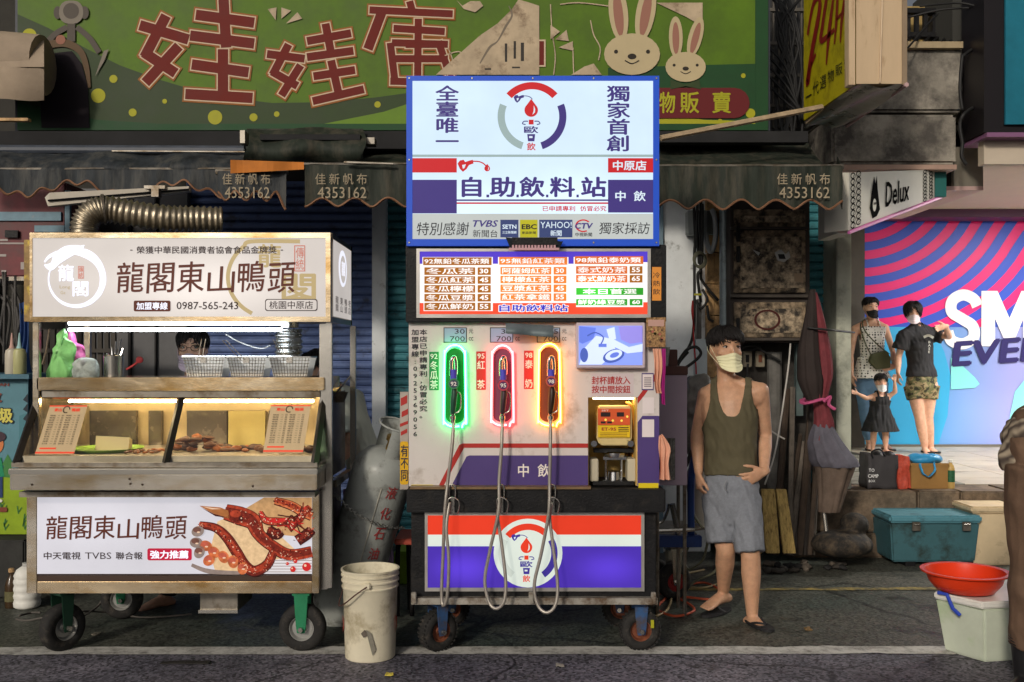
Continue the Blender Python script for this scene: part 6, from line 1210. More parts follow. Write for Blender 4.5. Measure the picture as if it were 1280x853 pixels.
# ================================================================ PEOPLE
def remesh(mb, voxel, name, m, parent, it=4, fac=0.5, keep=None, disp=None, solid=0.0, normals_in=False):
    me = mb.mesh(name, m); o = bpy.data.objects.new(name, me); COL.objects.link(o)
    r = o.modifiers.new('r', 'REMESH'); r.mode = 'VOXEL'; r.voxel_size = voxel; r.use_smooth_shade = True
    s = o.modifiers.new('s', 'SMOOTH'); s.factor = fac; s.iterations = it
    dg = bpy.context.evaluated_depsgraph_get(); n = bpy.data.meshes.new_from_object(o.evaluated_get(dg)); o.modifiers.clear(); o.data = n; bpy.data.meshes.remove(me)
    if not n.materials: n.materials.append(m)
    k = len(n.vertices); a = np.empty(k * 3); n.vertices.foreach_get('co', a); a = a.reshape(-1, 3)
    if disp is not None:
        nn = np.empty(k * 3); n.vertices.foreach_get('normal', nn); nn = nn.reshape(-1, 3); a = a + nn * np.array([disp(Vector(p)) for p in a])[:, None]
        n.vertices.foreach_set('co', a.ravel()); n.update()
    if keep is not None:
        b = bmesh.new(); b.from_mesh(n)
        dead = [v for v in b.verts if not keep(v.co)]; bmesh.ops.delete(b, geom=dead, context='VERTS')
        for _ in range(6):
            new = {}
            for v in b.verts:
                if v.is_boundary:
                    nb = [e.other_vert(v) for e in v.link_edges if e.is_boundary]
                    if len(nb) == 2: new[v] = (v.co * 2 + nb[0].co + nb[1].co) / 4
            for v, c in new.items(): v.co = c
        if solid:
            bd = [e for e in b.edges if e.is_boundary]; ret = bmesh.ops.extrude_edge_only(b, edges=bd)
            for v in [g for g in ret['geom'] if isinstance(g, bmesh.types.BMVert)]:
                fn = Vector((0, 0, 0))
                for v2 in [e.other_vert(v) for e in v.link_edges]:
                    if not v2.is_boundary: fn += v2.normal
                v.co -= fn.normalized() * solid if fn.length else Vector((0, 0, 0))
        for f_ in b.faces: f_.smooth = True
        b.to_mesh(n); b.free()
    n.update(); attach(o, parent); return o
def skin(name, rgb, var=0.08):
    m = mat(name, lin(rgb), 0.42, var=.14, vs=26, bump=0.2, bs=110); b = m.node_tree.nodes['Principled BSDF']
    b.inputs['Subsurface Weight'].default_value = 0.12; b.inputs['Subsurface Radius'].default_value = (0.02, 0.008, 0.004); b.inputs['Subsurface Scale'].default_value = 0.5; return m
HAIR = mat('black_hair', (0.012, 0.01, 0.01), 0.42, var=0.4, vs=30, stretch=(10, 10, 1.5), bump=0.6, bs=60)
HEAD = [(-.120, .026, .026, -.052), (-.108, .042, .045, -.046), (-.09, .054, .062, -.034), (-.06, .063, .078, -.016), (-.03, .069, .088, -.005), (0.01, .0735, .094, 0.0), (.04, .075, .097, .002), (.07, .071, .092, .004), (.095, .058, .075, .006), (.112, .038, .05, .007), (.12, .015, .02, .008)]
def head_ring(M, off, n=24, grow=0.0, z0=-9, z1=9):
    return [[M @ Vector(((a + grow) * math.cos(2 * math.pi * j / n), c + (b + grow) * math.sin(2 * math.pi * j / n), z + (grow if z > 0.1 else 0))) for j in range(n)] for z, a, b, c in HEAD if z0 <= z <= z1]
def rings_to(mb, rings):
    n = len(rings[0]); mb.add([v for r in rings for v in r], [(i * n + j, i * n + (j + 1) % n, (i + 1) * n + (j + 1) % n, (i + 1) * n + j) for i in range(len(rings) - 1) for j in range(n)] + [list(range(n - 1, -1, -1)), list(range((len(rings) - 1) * n, len(rings) * n))])
def hand(mb, Wp, d, n, t, s=1.0, curl=0.35, fan=0.10, thumb=0.6):
    """W wrist, d along the hand, n the way the palm faces, t towards the thumb"""
    d = Vector(d).normalized(); t = Vector(t); t = (t - d * t.dot(d)).normalized(); n0 = d.cross(t); n = n0 if n0.dot(Vector(n)) > 0 else -n0; Wp = Vector(Wp)
    mb.tube([Wp - d * .02 * s, Wp + d * .015 * s, Wp + d * .05 * s, Wp + d * .085 * s], [(.024 * s, .018 * s), (.028 * s, .017 * s), (.038 * s, .015 * s), (.038 * s, .012 * s)], 12, side=t, round_=True)
    for i, (o, L, r) in enumerate(((.029, .068, .0088), (.0095, .077, .009), (-.0105, .071, .0086), (-.029, .054, .0076))):
        b = Wp + d * (.086 - abs(i - 1.2) * .005) * s + t * o * s; dd = (d + t * fan * (1.2 - i)).normalized(); pts = [b - dd * .02 * s, b]
        for q, l in enumerate((.45, .3, .25)):
            dd = (dd + n * curl * (1 + 0.25 * i * .5)).normalized(); pts.append(pts[-1] + dd * L * l * s)
        mb.tube(pts, [r * s, r * s, r * .95 * s, r * .9 * s, r * .75 * s], 8, round_=True)
    b = Wp + d * .022 * s + t * .026 * s; dd = (d * .6 + t * thumb + n * .25).normalized(); p2 = b + dd * .042 * s; d3 = (dd + d * .5 + n * curl * .5).normalized(); p3 = p2 + d3 * .03 * s
    mb.tube([b - dd * .015 * s, b, p2, p3, p3 + (d3 + d * .2).normalized() * .02 * s], [.012 * s, .014 * s, .011 * s, .010 * s, .008 * s], 8, round_=True)
def person(label, D, px, foot_py, J, sk, s=1.0, cloth=None, hair='short', mask=(230, 226, 190), yaw=0.0, pitch=0.0, roll=0.0, voxel=0.0075, hands=None, feet=None, girth=1.0, female=False, child=False, glasses=False, limbs=('L', 'R'), toes=True, hd=1.0):
    """J: joints as (px, py, dy) with dy metres further away than D"""
    g = thing('person', label, 'person', (X(px, D), D, H - (foot_py - YH) * D / F))
    j = {k: P(v[0], v[1], D) * 1.0 + Vector((0, v[2], 0)) if False else Vector((X(v[0], D), D + v[2], Z(v[1], D))) for k, v in J.items()}
    SL, SR, N_, PV = j['sl'], j['sr'], j['neck'], j['pelvis']
    side_ = (SR - SL).normalized(); hip = (j['hr'] - j['hl']).normalized()
    w = (SR - SL).length / 2; ax = (N_ - PV)
    k = s * girth
    def torso(mb, grow=0.0, z0=0.0, hips=1.0):
        t_ = [(-.16, .085, .075), (-.08, .145, .108), (0, .158 if not female else .165, .112), (.14, .150 if not female else .150, .108), (.32, .138 if not female else .118, .098), (.5, .145 if not female else .125, .104), (.68, .158 if not female else .138, .112), (.82, .158 if not female else .138, .102), (.92, .12, .08), (1.0, .065, .058)]
        chest = j.get('chest', PV + ax * .6)
        pts = []; rd = []
        for t, a, b in t_:
            q = PV * (1 - t) ** 2 + (PV + (chest - PV) * 1.0) * 2 * t * (1 - t) + N_ * t * t if 0 <= t <= 1 else PV + ax * t
            pts.append(q); rd.append((a * k + grow, b * k + grow))
        mb.tube(pts, rd, 20, side=side_, round_=True)
        for Sx in (SL, SR): mb.tube([pts[-3] * .8 + Sx * .2, Sx * .75 + pts[-3] * .25 , Sx], [(.07 * k + grow, .075 * k + grow), (.062 * k + grow, .065 * k + grow), (.05 * k + grow, .054 * k + grow)], 12, side=(0, 0, 1), round_=True)
        for Sx in (SL, SR): mb.ell(Sx + Vector((0, 0, -.022 * s)) - (Sx - N_) * .06, (.052 * k + grow, .055 * k + grow, .07 * k + grow), 12)
        for Sx in (SL, SR): mb.tube([N_ + Vector((0, .01, .02 * s)), N_ * .5 + Sx * .5 + Vector((0, 0, .008 * s)), Sx], [.045 * k + grow * .5, .04 * k + grow, .045 * k + grow], 10)
        if female and not child:
            for q in (-1, 1): mb.ell(pts[6] + side_ * q * .06 * s + Vector((0, -.085 * s, 0)), (.05 * s + grow * .6, .03 * s + grow * .6, .045 * s + grow * .6), 12)
        return pts
    def limb(mb, a, b, c, r, grow=0.0, part='both'):
        if part != 'lower': mb.tube([a, a * .6 + b * .4, b], [(r[0] * k + grow) , (r[1] * k + grow), (r[2] * k + grow)], 14, round_=True)
        if part != 'upper': mb.tube([b, b * .68 + c * .32, c], [(r[2] * k + grow), (r[3] * k + grow), (r[4] * k + grow)], 14, round_=True)
    AR = (.05, .046, .040, .041, .026) if not female else (.046, .042, .035, .036, .023); LR_ = (.088, .078, .056, .057, .034) if not female else (.09, .077, .054, .054, .033)
    B = MB(); torso(B); hc = j['head']; M = Matrix.Translation(hc) @ Matrix.Rotation(R(yaw), 4, 'Z') @ Matrix.Rotation(R(pitch), 4, 'X') @ Matrix.Rotation(R(roll), 4, 'Y') @ Matrix.Scale(s * hd, 4)
    rings_to(B, head_ring(M, 0))
    B.tube([N_ - (hc - N_) * .25, N_ + (hc - N_) * .35, hc - Vector((0, 0, .03 * s))], [.058 * k, .052 * k, .05 * k], 14, round_=True)
    # face: nose, brow, ears
    B.tube([M @ Vector((0, -.088, .022)), M @ Vector((0, -.1, -.008)), M @ Vector((0, -.11, -.028)), M @ Vector((0, -.098, -.036))], [.008 * s, .0095 * s, .011 * s, .007 * s], 8, round_=True)
    B.tube([M @ Vector((-.042, -.078, .034)), M @ Vector((0, -.091, .036)), M @ Vector((.042, -.078, .034))], .011 * s, 8, round_=True)
    B.tube([M @ Vector((-.022, -.08, -.062)), M @ Vector((0, -.088, -.064)), M @ Vector((.022, -.08, -.062))], .010 * s, 8, round_=True)
    for q in (-1, 1): B.ell(M @ Vector((q * .074, .008, .0)), (.010 * s, .018 * s, .032 * s), 10, M=Matrix.Rotation(R(yaw), 3, 'Z')); B.ell(M @ Vector((q * .048, -.06, -.02)), (.020 * s, .020 * s, .018 * s), 10)
    for q in 'lr':
        if 's' + q in j and 'e' + q in j: limb(B, j['s' + q], j['e' + q], j['w' + q], AR)
        if 'k' + q in j: limb(B, j['h' + q], j['k' + q], j['a' + q], LR_)
    for q, (d, n, t, cu, fan, th) in (hands or {}).items(): hand(B, j['w' + q], d, n, t, s * 1.0, cu, fan, th)
    for q, (d, bare) in (feet or {}).items():
        d = Vector(d).normalized(); a = j['a' + q]; zf = H - (foot_py - YH) * D / F if 'zf' not in J else 0; gz = a.z - .075 * s; sd = d.cross(Vector((0, 0, 1)))
        B.tube([a - d * .045 * s + Vector((0, 0, -.045 * s)), a + d * .01 * s + Vector((0, 0, -.03 * s)), a + d * .07 * s + Vector((0, 0, -.04 * s)), a + d * .135 * s + Vector((0, 0, -.058 * s)), a + d * .165 * s + Vector((0, 0, -.062 * s))], [(.03 * s, .028 * s), (.034 * s, .04 * s), (.036 * s, .03 * s), (.044 * s, .018 * s), (.042 * s, .012 * s)], 12, side=sd, round_=True)
        if toes:
            sgn = 1 if q == 'l' else -1
            for i in range(5): o = (-.034 + i * .017) * s * sgn; b0 = a + d * .16 * s + sd * o + Vector((0, 0, -.064 * s)); B.tube([b0, b0 + d * (.04 - .005 * i) * s], [(.0115 - .0012 * i) * s, (.010 - .0012 * i) * s], 8, round_=True)
    remesh(B, voxel, 'body', sk, g, it=8)
    # eyes and brows
    for q in (-1, 1):
        e = obj('eye', MB().ell(M @ Vector((q * .031, -.0805, .012)), (.0125 * s, .007 * s, .0062 * s), 10, M=Matrix.Rotation(R(yaw), 3, 'Z')), mat('eye_white', (0.5, 0.48, 0.45), 0.3), g, smooth='all')
        obj('iris', MB().ell(M @ Vector((q * .031 + .002, -.0868, .012)), (.0055 * s, .002 * s, .0056 * s), 8, M=Matrix.Rotation(R(yaw), 3, 'Z')), mat('iris_dark', (0.01, 0.007, 0.006), 0.2), e)
        obj('eyelid', MB().tube([M @ Vector((q * .017, -.086, .013)), M @ Vector((q * .031, -.0895, .0195)), M @ Vector((q * .047, -.081, .0135))], .0022 * s, 6), HAIR, g)
        obj('eyebrow', MB().tube([M @ Vector((q * .013, -.0985, .034)), M @ Vector((q * .03, -.097, .040)), M @ Vector((q * .05, -.083, .036))], [(.0022 * s, .004 * s)] * 3, 6), HAIR, g)
    Mi = M.inverted()
    # hair: a close shell on the skull and many tapered locks over it
    rr_ = random.Random(int(px)); nl = {'short': 300, 'long': 300, 'bob': 300, 'tied': 200, 'thin': 220}[hair]; hb = MB()
    def scalp(a, z, off):
        i = max([i for i in range(len(HEAD) - 1) if HEAD[i][0] <= z] or [0]); z0, z1 = HEAD[i][0], HEAD[i + 1][0]; t = min(1, (z - z0) / (z1 - z0))
        ra, rb, c = [HEAD[i][q] * (1 - t) + HEAD[i + 1][q] * t for q in (1, 2, 3)]; return M @ Vector(((ra + off) * math.sin(a), c - (rb + off) * math.cos(a), z + max(0, z - .09) * off * 25))
    drop_ = {'short': (.056, .024, -.06), 'long': (.03, -.06, -.11), 'bob': (.064, -.045, -.08), 'tied': (.075, .03, -.03), 'thin': (.060, .015, -.05)}[hair]; vol = {'short': .8, 'long': 1.1, 'bob': .9, 'tied': .7, 'thin': .6}[hair]
    for i in range(nl):
        a = rr_.uniform(-math.pi, math.pi); q = abs(a) / math.pi; fr = max(0, 1 - q / .26); bk = max(0, (q - .5) / .5); ze = drop_[0] * fr + drop_[1] * (1 - fr) * (1 - bk) + drop_[2] * bk
        if .30 < q < .42 and ze < .02: ze = max(ze, .018 if hair in ('short', 'thin', 'tied') else ze)
        ze += rr_.uniform(-.012, .014); zs = rr_.uniform(.085, .119) if rr_.random() < .75 else rr_.uniform(ze + .03, .1); sw = rr_.uniform(-.25, .45) + (.5 if hair in ('short', 'bob') else 0) * fr; o0 = rr_.uniform(.004, .014) * vol; pts = []
        for t in (0, .25, .5, .75, 1): pts.append(scalp(a + sw * (t - .6) * .8, zs + (ze - zs) * t ** 1.15, o0 + .010 * vol * math.sin(t * math.pi) + (.004 if t == 1 else 0) * rr_.random()))
        w_ = rr_.uniform(.004, .0085) * s
        hb.tube(pts, [(w_, w_ * .5), (w_ * 1.1, w_ * .6), (w_, w_ * .6), (w_ * .7, w_ * .4), (w_ * .1, w_ * .1)], 5)
    sh = MB(); rings_to(sh, head_ring(M, 0, grow=.006))
    if hair == 'tied': hb.ell(M @ Vector((0, .085, .06)), (.032 * s, .032 * s, .032 * s), 12)
    def hk(v):
        q = Mi @ v; f = max(0, min(1, (-q.y + .02) / .09)); return q.z > (.060 * f + (1 - f) * (-.035 - (.0 if q.y < .05 else .02)) if abs(q.x) < .06 or q.y > .03 else .03)
    so_ = remesh(sh, voxel * .8, 'hair', HAIR, g, it=1, keep=hk); obj('locks', hb, HAIR, so_, smooth='all')
    # mask
    if mask:
        mk = MB(); n = 22
        def mf(u, v):
            a = -math.pi / 2 + (u - .5) * 2 * 1.12; z = -.117 + .087 * v; i = max(i for i in range(len(HEAD)) if HEAD[i][0] <= max(z, -.12)); i = min(i, len(HEAD) - 2); z0, z1 = HEAD[i][0], HEAD[i + 1][0]; t = (max(z, -.12) - z0) / (z1 - z0)
            ra, rb, c = [HEAD[i][q] * (1 - t) + HEAD[i + 1][q] * t for q in (1, 2, 3)]; ra = max(ra, .056); rb = max(rb, .07); gr_ = .010 + .016 * math.exp(-((u - .5) * 7) ** 2) * (0.55 + .45 * v) - .002 * math.cos(v * 5 * 2 * math.pi) * (1 if .1 < v < .9 else 0)
            zz = z + .012 * math.exp(-((u - .5) * 6) ** 2) * v + .026 * (1 - v) * (2 * abs(u - .5)) ** 2 - .008 * v * (2 * abs(u - .5)) ** 3
            return M @ Vector(((ra + gr_) * math.cos(a), c + (rb + gr_) * math.sin(a), zz))
        mk.grid(mf, 26, 22); col_ = mat('mask_%d_%d' % (mask[0], mask[2]), lin(mask), 0.8, var=0.03, vs=20)
        mo = obj('face_mask', mk, col_, g, smooth='all')
        for q in (0, 1):
            obj('ear_loop', MB().tube(catmull([mf(q, .95), M @ Vector(((1 if q else -1) * .083, .012, .022)), M @ Vector(((1 if q else -1) * .084, .025, -.01)), mf(q, .1)], 5), .0014 * s, 5), col_, mo)
    if glasses:
        gl = MB()
        for q in (-1, 1): gl.tube([M @ Vector((q * .033 + .023 * math.cos(a), -.1, .01 + .016 * math.sin(a))) for a in [i * math.pi / 8 for i in range(16)]], .002 * s, 5, closed=True); gl.tube([M @ Vector((q * .056, -.098, .014)), M @ Vector((q * .08, .0, .012))], .002 * s, 5)
        gl.tube([M @ Vector((-.01, -.103, .012)), M @ Vector((.01, -.103, .012))], .002, 5); obj('glasses', gl, BLACK, g)
    ctx = dict(g=g, j=j, torso=torso, limb=limb, M=M, AR=AR, LR=LR_, k=k, side=side_, D=D, s=s)
    if cloth: cloth(ctx)
    return g
def folds(amp, sx=9, sz=3.5, seed=0.0, drag=0.0):
    def f(v):
        q = Vector((v.x * sx + drag * v.z * 6 + seed, v.y * sx * .6, v.z * sz)); n1 = noise.noise(q); n2 = noise.noise(q * 2.3 + Vector((5, 3, 1)))
        return amp * ((1 - abs(n1) * 2) * .8 + n2 * .7)
    return f
def pz(py, D): return Z(py, D)
# ---- main vendor
SK1 = skin('skin_tan', (196, 152, 122)); SK2 = skin('skin_light', (206, 162, 138)); SK3 = skin('skin_mid', (190, 144, 118))
OLV = mat('olive_tank', lin((88, 82, 62)), 0.85, var=0.08, vs=16, bump=0.15, bs=160); SHO = mat('grey_shorts', lin((124, 128, 136)), 0.85, var=0.12, vs=70, bump=0.25, bs=180); FLIP = mat('flip_flop', (0.02, 0.02, 0.022), 0.6)
def man_cloth(c):
    j, k = c['j'], c['k']; B = MB(); c['torso'](B, .010); N_ = j['neck']; SL, SR = j['sl'], j['sr']; D = c['D']; inv = (SR - SL).length
    def keep(v):
        if v.z < Z(598 + 6 * math.sin(v.x * 9), D): return False
        u = (v - SL).dot(c['side']) / inv                     # 0 left shoulder, 1 right
        front = v.y < (SL.y + SR.y) / 2 + .02
        zr = v.z
        zneck = Z(519, D) if front else Z(490, D)
        # neck scoop between the straps
        um = .50; half = .25; dd = abs(u - um) / half
        if dd < 1 and zr > zneck + (Z(478, D) - zneck) * dd ** 3.2: return False
        if dd >= 1 and zr > Z(476, D) + .01: return zr < Z(468, D) and dd < 1.5
        # arm openings
        ed = abs(u - .5)
        lim = .385 if zr > Z(500, D) else .385 + .24 * ((Z(500, D) - zr) / (Z(500, D) - Z(537, D))) ** 1.5
        if zr > Z(537, D) and ed > lim: return False
        return True
    remesh(B, .0065, 'tank_top', OLV, c['g'], it=4, keep=keep, disp=folds(.006, 20, 9, 2.0, .9), solid=.006)
    # shorts
    B = MB(); P0 = j['pelvis']
    B.tube([P0 + Vector((0, 0, .085)), P0 + Vector((0, 0, 0)), P0 + Vector((0, 0, -.09))], [(.150, .112), (.158, .122), (.148, .118)], 20, side=c['side'], round_=True)
    for q, (kx, ky) in (('l', (901, 677)), ('r', (932, 686))):
        h_ = j['h' + q]; kn = Vector((X(kx, D), j['k' + q].y, Z(ky, D)))
        B.tube([h_ + Vector((0, 0, .03)), h_ * .6 + kn * .4, kn], [(.095, .105), (.088, .098), (.083, .092)], 18, side=c['side'])
    fd_ = folds(.008, 19, 8, 7.0, .9); o = remesh(B, .007, 'shorts', SHO, c['g'], it=4, disp=fd_)
    obj('hem_seam', MB().tube([Vector((X(901, D) + .083 * math.cos(a), j['kl'].y + .092 * math.sin(a), Z(671, D))) for a in [i * math.pi / 12 for i in range(24)]], .0022, 4, closed=True), SHO, o)
    obj('drawstring', MB().tube(catmull([P(908, 601, D - .15), P(905, 608, D - .155), P(908, 614, D - .15)], 4), .003, 5), mat('cord_grey', (.25, .26, .28), .7), o)
    for q, d in (('l', Vector((-.72, -.70, 0)).normalized()), ('r', Vector((.28, -.95, 0)).normalized())):
        a = j['a' + q]; sd = d.cross(Vector((0, 0, 1))); z0 = 0.003; c0 = Vector((a.x, a.y, z0)) + d * .07
        pts = [c0 + d * (.14 * math.cos(t)) + sd * (.05 * math.sin(t)) * (1.0 + .15 * math.cos(t)) for t in [i * math.pi / 12 for i in range(24)]]
        so_ = obj('flip_flop', MB().prism(pts, (0, 0, .016)), FLIP, c['g'], bevel=.003)
        obj('strap', MB().tube(catmull([c0 + d * .08 + Vector((0, 0, .03)), c0 + d * .05 + sd * .04 + Vector((0, 0, .035)), c0 - d * .02 + sd * .048 + Vector((0, 0, .012))], 4), [.006] * 9, 6), FLIP, so_)
        obj('strap', MB().tube(catmull([c0 + d * .08 + Vector((0, 0, .03)), c0 + d * .03 + Vector((0, 0, .052)), c0 - d * .02 - sd * .048 + Vector((0, 0, .012))], 4), [.007] * 9, 6), FLIP, so_)
person('man in olive tank top, grey shorts and pale yellow mask standing by the drink machine', 5.72, 918, 778,
    dict(head=(908, 437, .03), neck=(909, 478, .03), sl=(886, 494, .08), sr=(949, 488, -.03), chest=(914, 545, .0), pelvis=(914, 618, 0), hl=(899, 628, .03), hr=(929, 628, -.02),
         el=(876, 548, .12), wl=(875, 592, .04), er=(960, 546, .06), wr=(950, 588, -.09), kl=(906, 686, -.02), al=(912, 748, .17), kr=(933, 690, -.10), ar=(936, 764, -.08)),
    SK1, s=1.03, girth=.95, cloth=man_cloth, hair='short', mask=(232, 228, 188), yaw=10, pitch=0, hd=1.08, voxel=.006,
    hands={'l': (Vector((-.05, -.25, -1)), Vector((1, .2, 0)), Vector((.1, -1, 0)), .75, .04, .3), 'r': (Vector((-.85, -.25, -.35)), Vector((0, .8, -.5)), Vector((-.1, -.2, .9)), .28, .14, .55)},
    feet={'l': (Vector((-.72, -.70, 0)), True), 'r': (Vector((.28, -.95, 0)), True)})
# ---- vendor in glasses behind the snack cart
BLKT = mat('black_tee', (0.02, 0.02, 0.022), 0.85, var=0.2, vs=12)
def simple_cloth(top, bottom, sleeve=.6, legs=.0, hem=0, puff=.012, fold=.006, leg_grow=.02, names=('t_shirt', 'trousers')):
    def f(c):
        j = c['j']; B = MB(); pts = c['torso'](B, puff)
        for q in 'lr':
            if 'e' + q in j and sleeve > 0: a, b_ = j['s' + q], j['e' + q]; B.tube([a, a + (b_ - a) * sleeve * .6, a + (b_ - a) * sleeve], [.055 * c['k'] + puff, .053 * c['k'] + puff * 1.6, .052 * c['k'] + puff * 2.2], 14, round_=False)
        zt = j['neck'].z + .012 * c['s']; zb_ = j['pelvis'].z - hem
        rx = j['neck']
        remesh(B, .008, names[0], top, c['g'], it=4, keep=lambda v: v.z > zb_ and not ((v - rx).length < .075 * c['s'] and v.z > rx.z - .03 * c['s']), disp=folds(fold, 20, 9, 1.0, .7), solid=.004)
        if bottom is not None and 'kl' in j:
            B = MB(); P0 = j['pelvis']; k = c['k']
            B.tube([P0 + Vector((0, 0, .06 * c['s'])), P0, P0 - Vector((0, 0, .09 * c['s']))], [(.145 * k + puff * .4, .108 * k + puff * .4), (.162 * k + puff * .5, .118 * k + puff * .5), (.155 * k + puff * .5, .115 * k + puff * .5)], 18, side=c['side'], round_=True)
            for q in 'lr':
                h_, kn, an = j['h' + q], j['k' + q], j['a' + q]
                if legs <= 1: e = h_ + (kn - h_) * legs; B.tube([h_, (h_ + e) / 2, e], [.095 * k + leg_grow, .088 * k + leg_grow, .082 * k + leg_grow], 16)
                else: B.tube([h_, h_ * .5 + kn * .5, kn, kn * .5 + an * .5, kn + (an - kn) * (legs - 1)], [.095 * k + leg_grow, .083 * k + leg_grow, .062 * k + leg_grow, .057 * k + leg_grow, .045 * k + leg_grow], 16)
            remesh(B, .008, names[1], bottom, c['g'], it=4, disp=folds(fold * .8, 9, 4, 4.0, .5))
    return f
DKP = mat('dark_trousers', (0.03, 0.03, 0.035), 0.85, var=0.2)
person('masked vendor in glasses and black T-shirt behind the frying baskets', 6.05, 238, 758,
    dict(head=(241, 437, 0), neck=(240, 482, .03), sl=(204, 498, .03), sr=(276, 498, .03), chest=(240, 550, .02), pelvis=(240, 610, .03), hl=(226, 622, .03), hr=(254, 622, .03),
         el=(200, 545, .04), wl=(212, 565, -.15), er=(282, 545, .04), wr=(270, 565, -.15), kl=(222, 685, 0), al=(206, 744, 0), kr=(256, 685, .02), ar=(258, 744, .04)),
    SK2, s=1.0, cloth=simple_cloth(BLKT, DKP, legs=1.95), hair='thin', mask=(200, 182, 196), yaw=6, pitch=2, hd=1.1, glasses=True, toes=False,
    hands={'l': (Vector((.5, -.7, -.2)), Vector((0, 0, -1)), Vector((1, 0, 0)), .3, .1, .6), 'r': (Vector((-.5, -.7, -.2)), Vector((0, 0, -1)), Vector((-1, 0, 0)), .3, .1, .6)}, feet={'l': (Vector((-.7, -.7, 0)), True), 'r': (Vector((.3, -.9, 0)), True)})
WTEE = mat('white_tee', lin((214, 218, 206)), 0.85, var=0.05)
person('person in white T-shirt bending over behind the right end of the snack cart', 6.25, 455, 756,
    dict(head=(396, 462, 0), neck=(416, 488, .03), sl=(428, 512, -.10), sr=(436, 500, .22), chest=(440, 530, .05), pelvis=(462, 600, .05), hl=(452, 612, -.02), hr=(470, 612, .10),
         el=(442, 558, -.12), wl=(418, 580, -.22), er=(440, 550, .25), wr=(416, 575, .1), kl=(450, 680, 0), al=(452, 742, .05), kr=(470, 680, .1), ar=(478, 742, .15)),
    SK2, s=.98, cloth=simple_cloth(WTEE, mat('mauve_trousers', lin((120, 100, 130)), .85, var=.1), legs=1.95), hair='short', mask=(200, 200, 210), yaw=-60, pitch=25, toes=False,
    hands={'l': (Vector((-.8, -.3, -.3)), Vector((0, 0, -1)), Vector((0, -1, 0)), .3, .1, .6)}, feet={'l': (Vector((-.7, -.7, 0)), True), 'r': (Vector((-.7, -.7, 0)), True)})
# ---- women and child on the raised pavement
def checker_top(name, base, dots, scale):
    def fn(N, L, b):
        tc = N.new('ShaderNodeTexCoord'); v = N.new('ShaderNodeTexVoronoi'); v.inputs['Scale'].default_value = scale; v.inputs['Randomness'].default_value = 0.25; L.new(tc.outputs['Object'], v.inputs['Vector'])
        r = N.new('ShaderNodeMapRange'); r.inputs[1].default_value = .30; r.inputs[2].default_value = .36; L.new(v.outputs['Distance'], r.inputs[0]); m = N.new('ShaderNodeMix'); m.data_type = 'RGBA'; m.inputs[6].default_value = (*dots, 1); m.inputs[7].default_value = (*base, 1); L.new(r.outputs[0], m.inputs[0]); L.new(m.outputs[2], b.inputs['Base Color']); b.inputs['Roughness'].default_value = .85
    return shader(name, base, fn)
POLKA = checker_top('polka_top', (.72, .70, .66), (.03, .03, .03), 34); JEAN = mat('blue_jeans', lin((96, 128, 160)), .85, var=.15, vs=12)
def w1_cloth(c):
    j = c['j']; D = c['D']; s = c['s']; B = MB(); c['torso'](B, .016); P0 = j['pelvis']
    B.tube([P0 + Vector((0, 0, .25)), P0 + Vector((0, 0, .10)), P0 + Vector((0, 0, .02))], [(.14, .11), (.17, .14), (.205, .165)], 20, side=c['side'], round_=False)
    zn = Z(408, D)
    def keep(v):
        if v.z < P0.z + .025: return False
        u = abs((v - j['neck']).dot(c['side']))
        if v.z > zn: return .055 < u < .075 + .0 and v.z < j['neck'].z + .05
        if v.z > Z(425, D) and u > .135: return False
        return True
    remesh(B, .008, 'camisole', POLKA, c['g'], it=3, keep=keep, disp=folds(.010, 12, 2, 3.0), solid=.004)
    B = MB(); 
    B.tube([P0 + Vector((0, 0, .06)), P0, P0 - Vector((0, 0, .09))], [(.15, .112), (.17, .125), (.162, .12)], 18, side=c['side'], round_=True)
    for q in 'lr': h_, kn, an = j['h' + q], j['k' + q], j['a' + q]; B.tube([h_, h_ * .5 + kn * .5, kn, kn * .4 + an * .6, an + Vector((0, 0, .06))], [.1, .085, .066, .058, .045], 16)
    remesh(B, .009, 'jeans', JEAN, c['g'], it=3, disp=folds(.004, 9, 6, 4.0))
    for q in 'lr':
        a = j['a' + q]; d = Vector((.2 if q == 'r' else -.2, -1, 0)).normalized(); c0 = Vector((a.x, a.y, .503)) + d * .06; sd = d.cross(Vector((0, 0, 1)))
        obj('sandal', MB().prism([c0 + d * .12 * math.cos(t) + sd * .045 * math.sin(t) for t in [i * math.pi / 10 for i in range(20)]], (0, 0, .015)), FLIP, c['g'])
person('woman in white polka dot camisole, jeans and black mask behind the small child', 10.75, 1090, 561,
    dict(head=(1088, 385, 0), neck=(1090, 401, .02), sl=(1070, 411, .03), sr=(1108, 410, .03), chest=(1090, 435, 0), pelvis=(1089, 476, 0), hl=(1080, 480, 0), hr=(1098, 480, 0),
         el=(1065, 445, .04), wl=(1063, 468, -.05), er=(1118, 440, .04), wr=(1112, 459, -.12), kl=(1082, 520, -.02), al=(1086, 556, 0), kr=(1102, 520, 0), ar=(1108, 556, .02)),
    SK2, s=.95, girth=.9, female=True, cloth=w1_cloth, hair='tied', mask=(26, 26, 30), yaw=4, pitch=4, voxel=.008, toes=False,
    hands={'l': (Vector((0, -.2, -1)), Vector((1, 0, 0)), Vector((0, -1, 0)), .3, .1, .5), 'r': (Vector((-.9, -.3, -.1)), Vector((0, 1, 0)), Vector((0, 0, 1)), .3, .1, .5)},
    feet={'l': (Vector((-.2, -1, 0)), True), 'r': (Vector((.2, -1, 0)), True)})
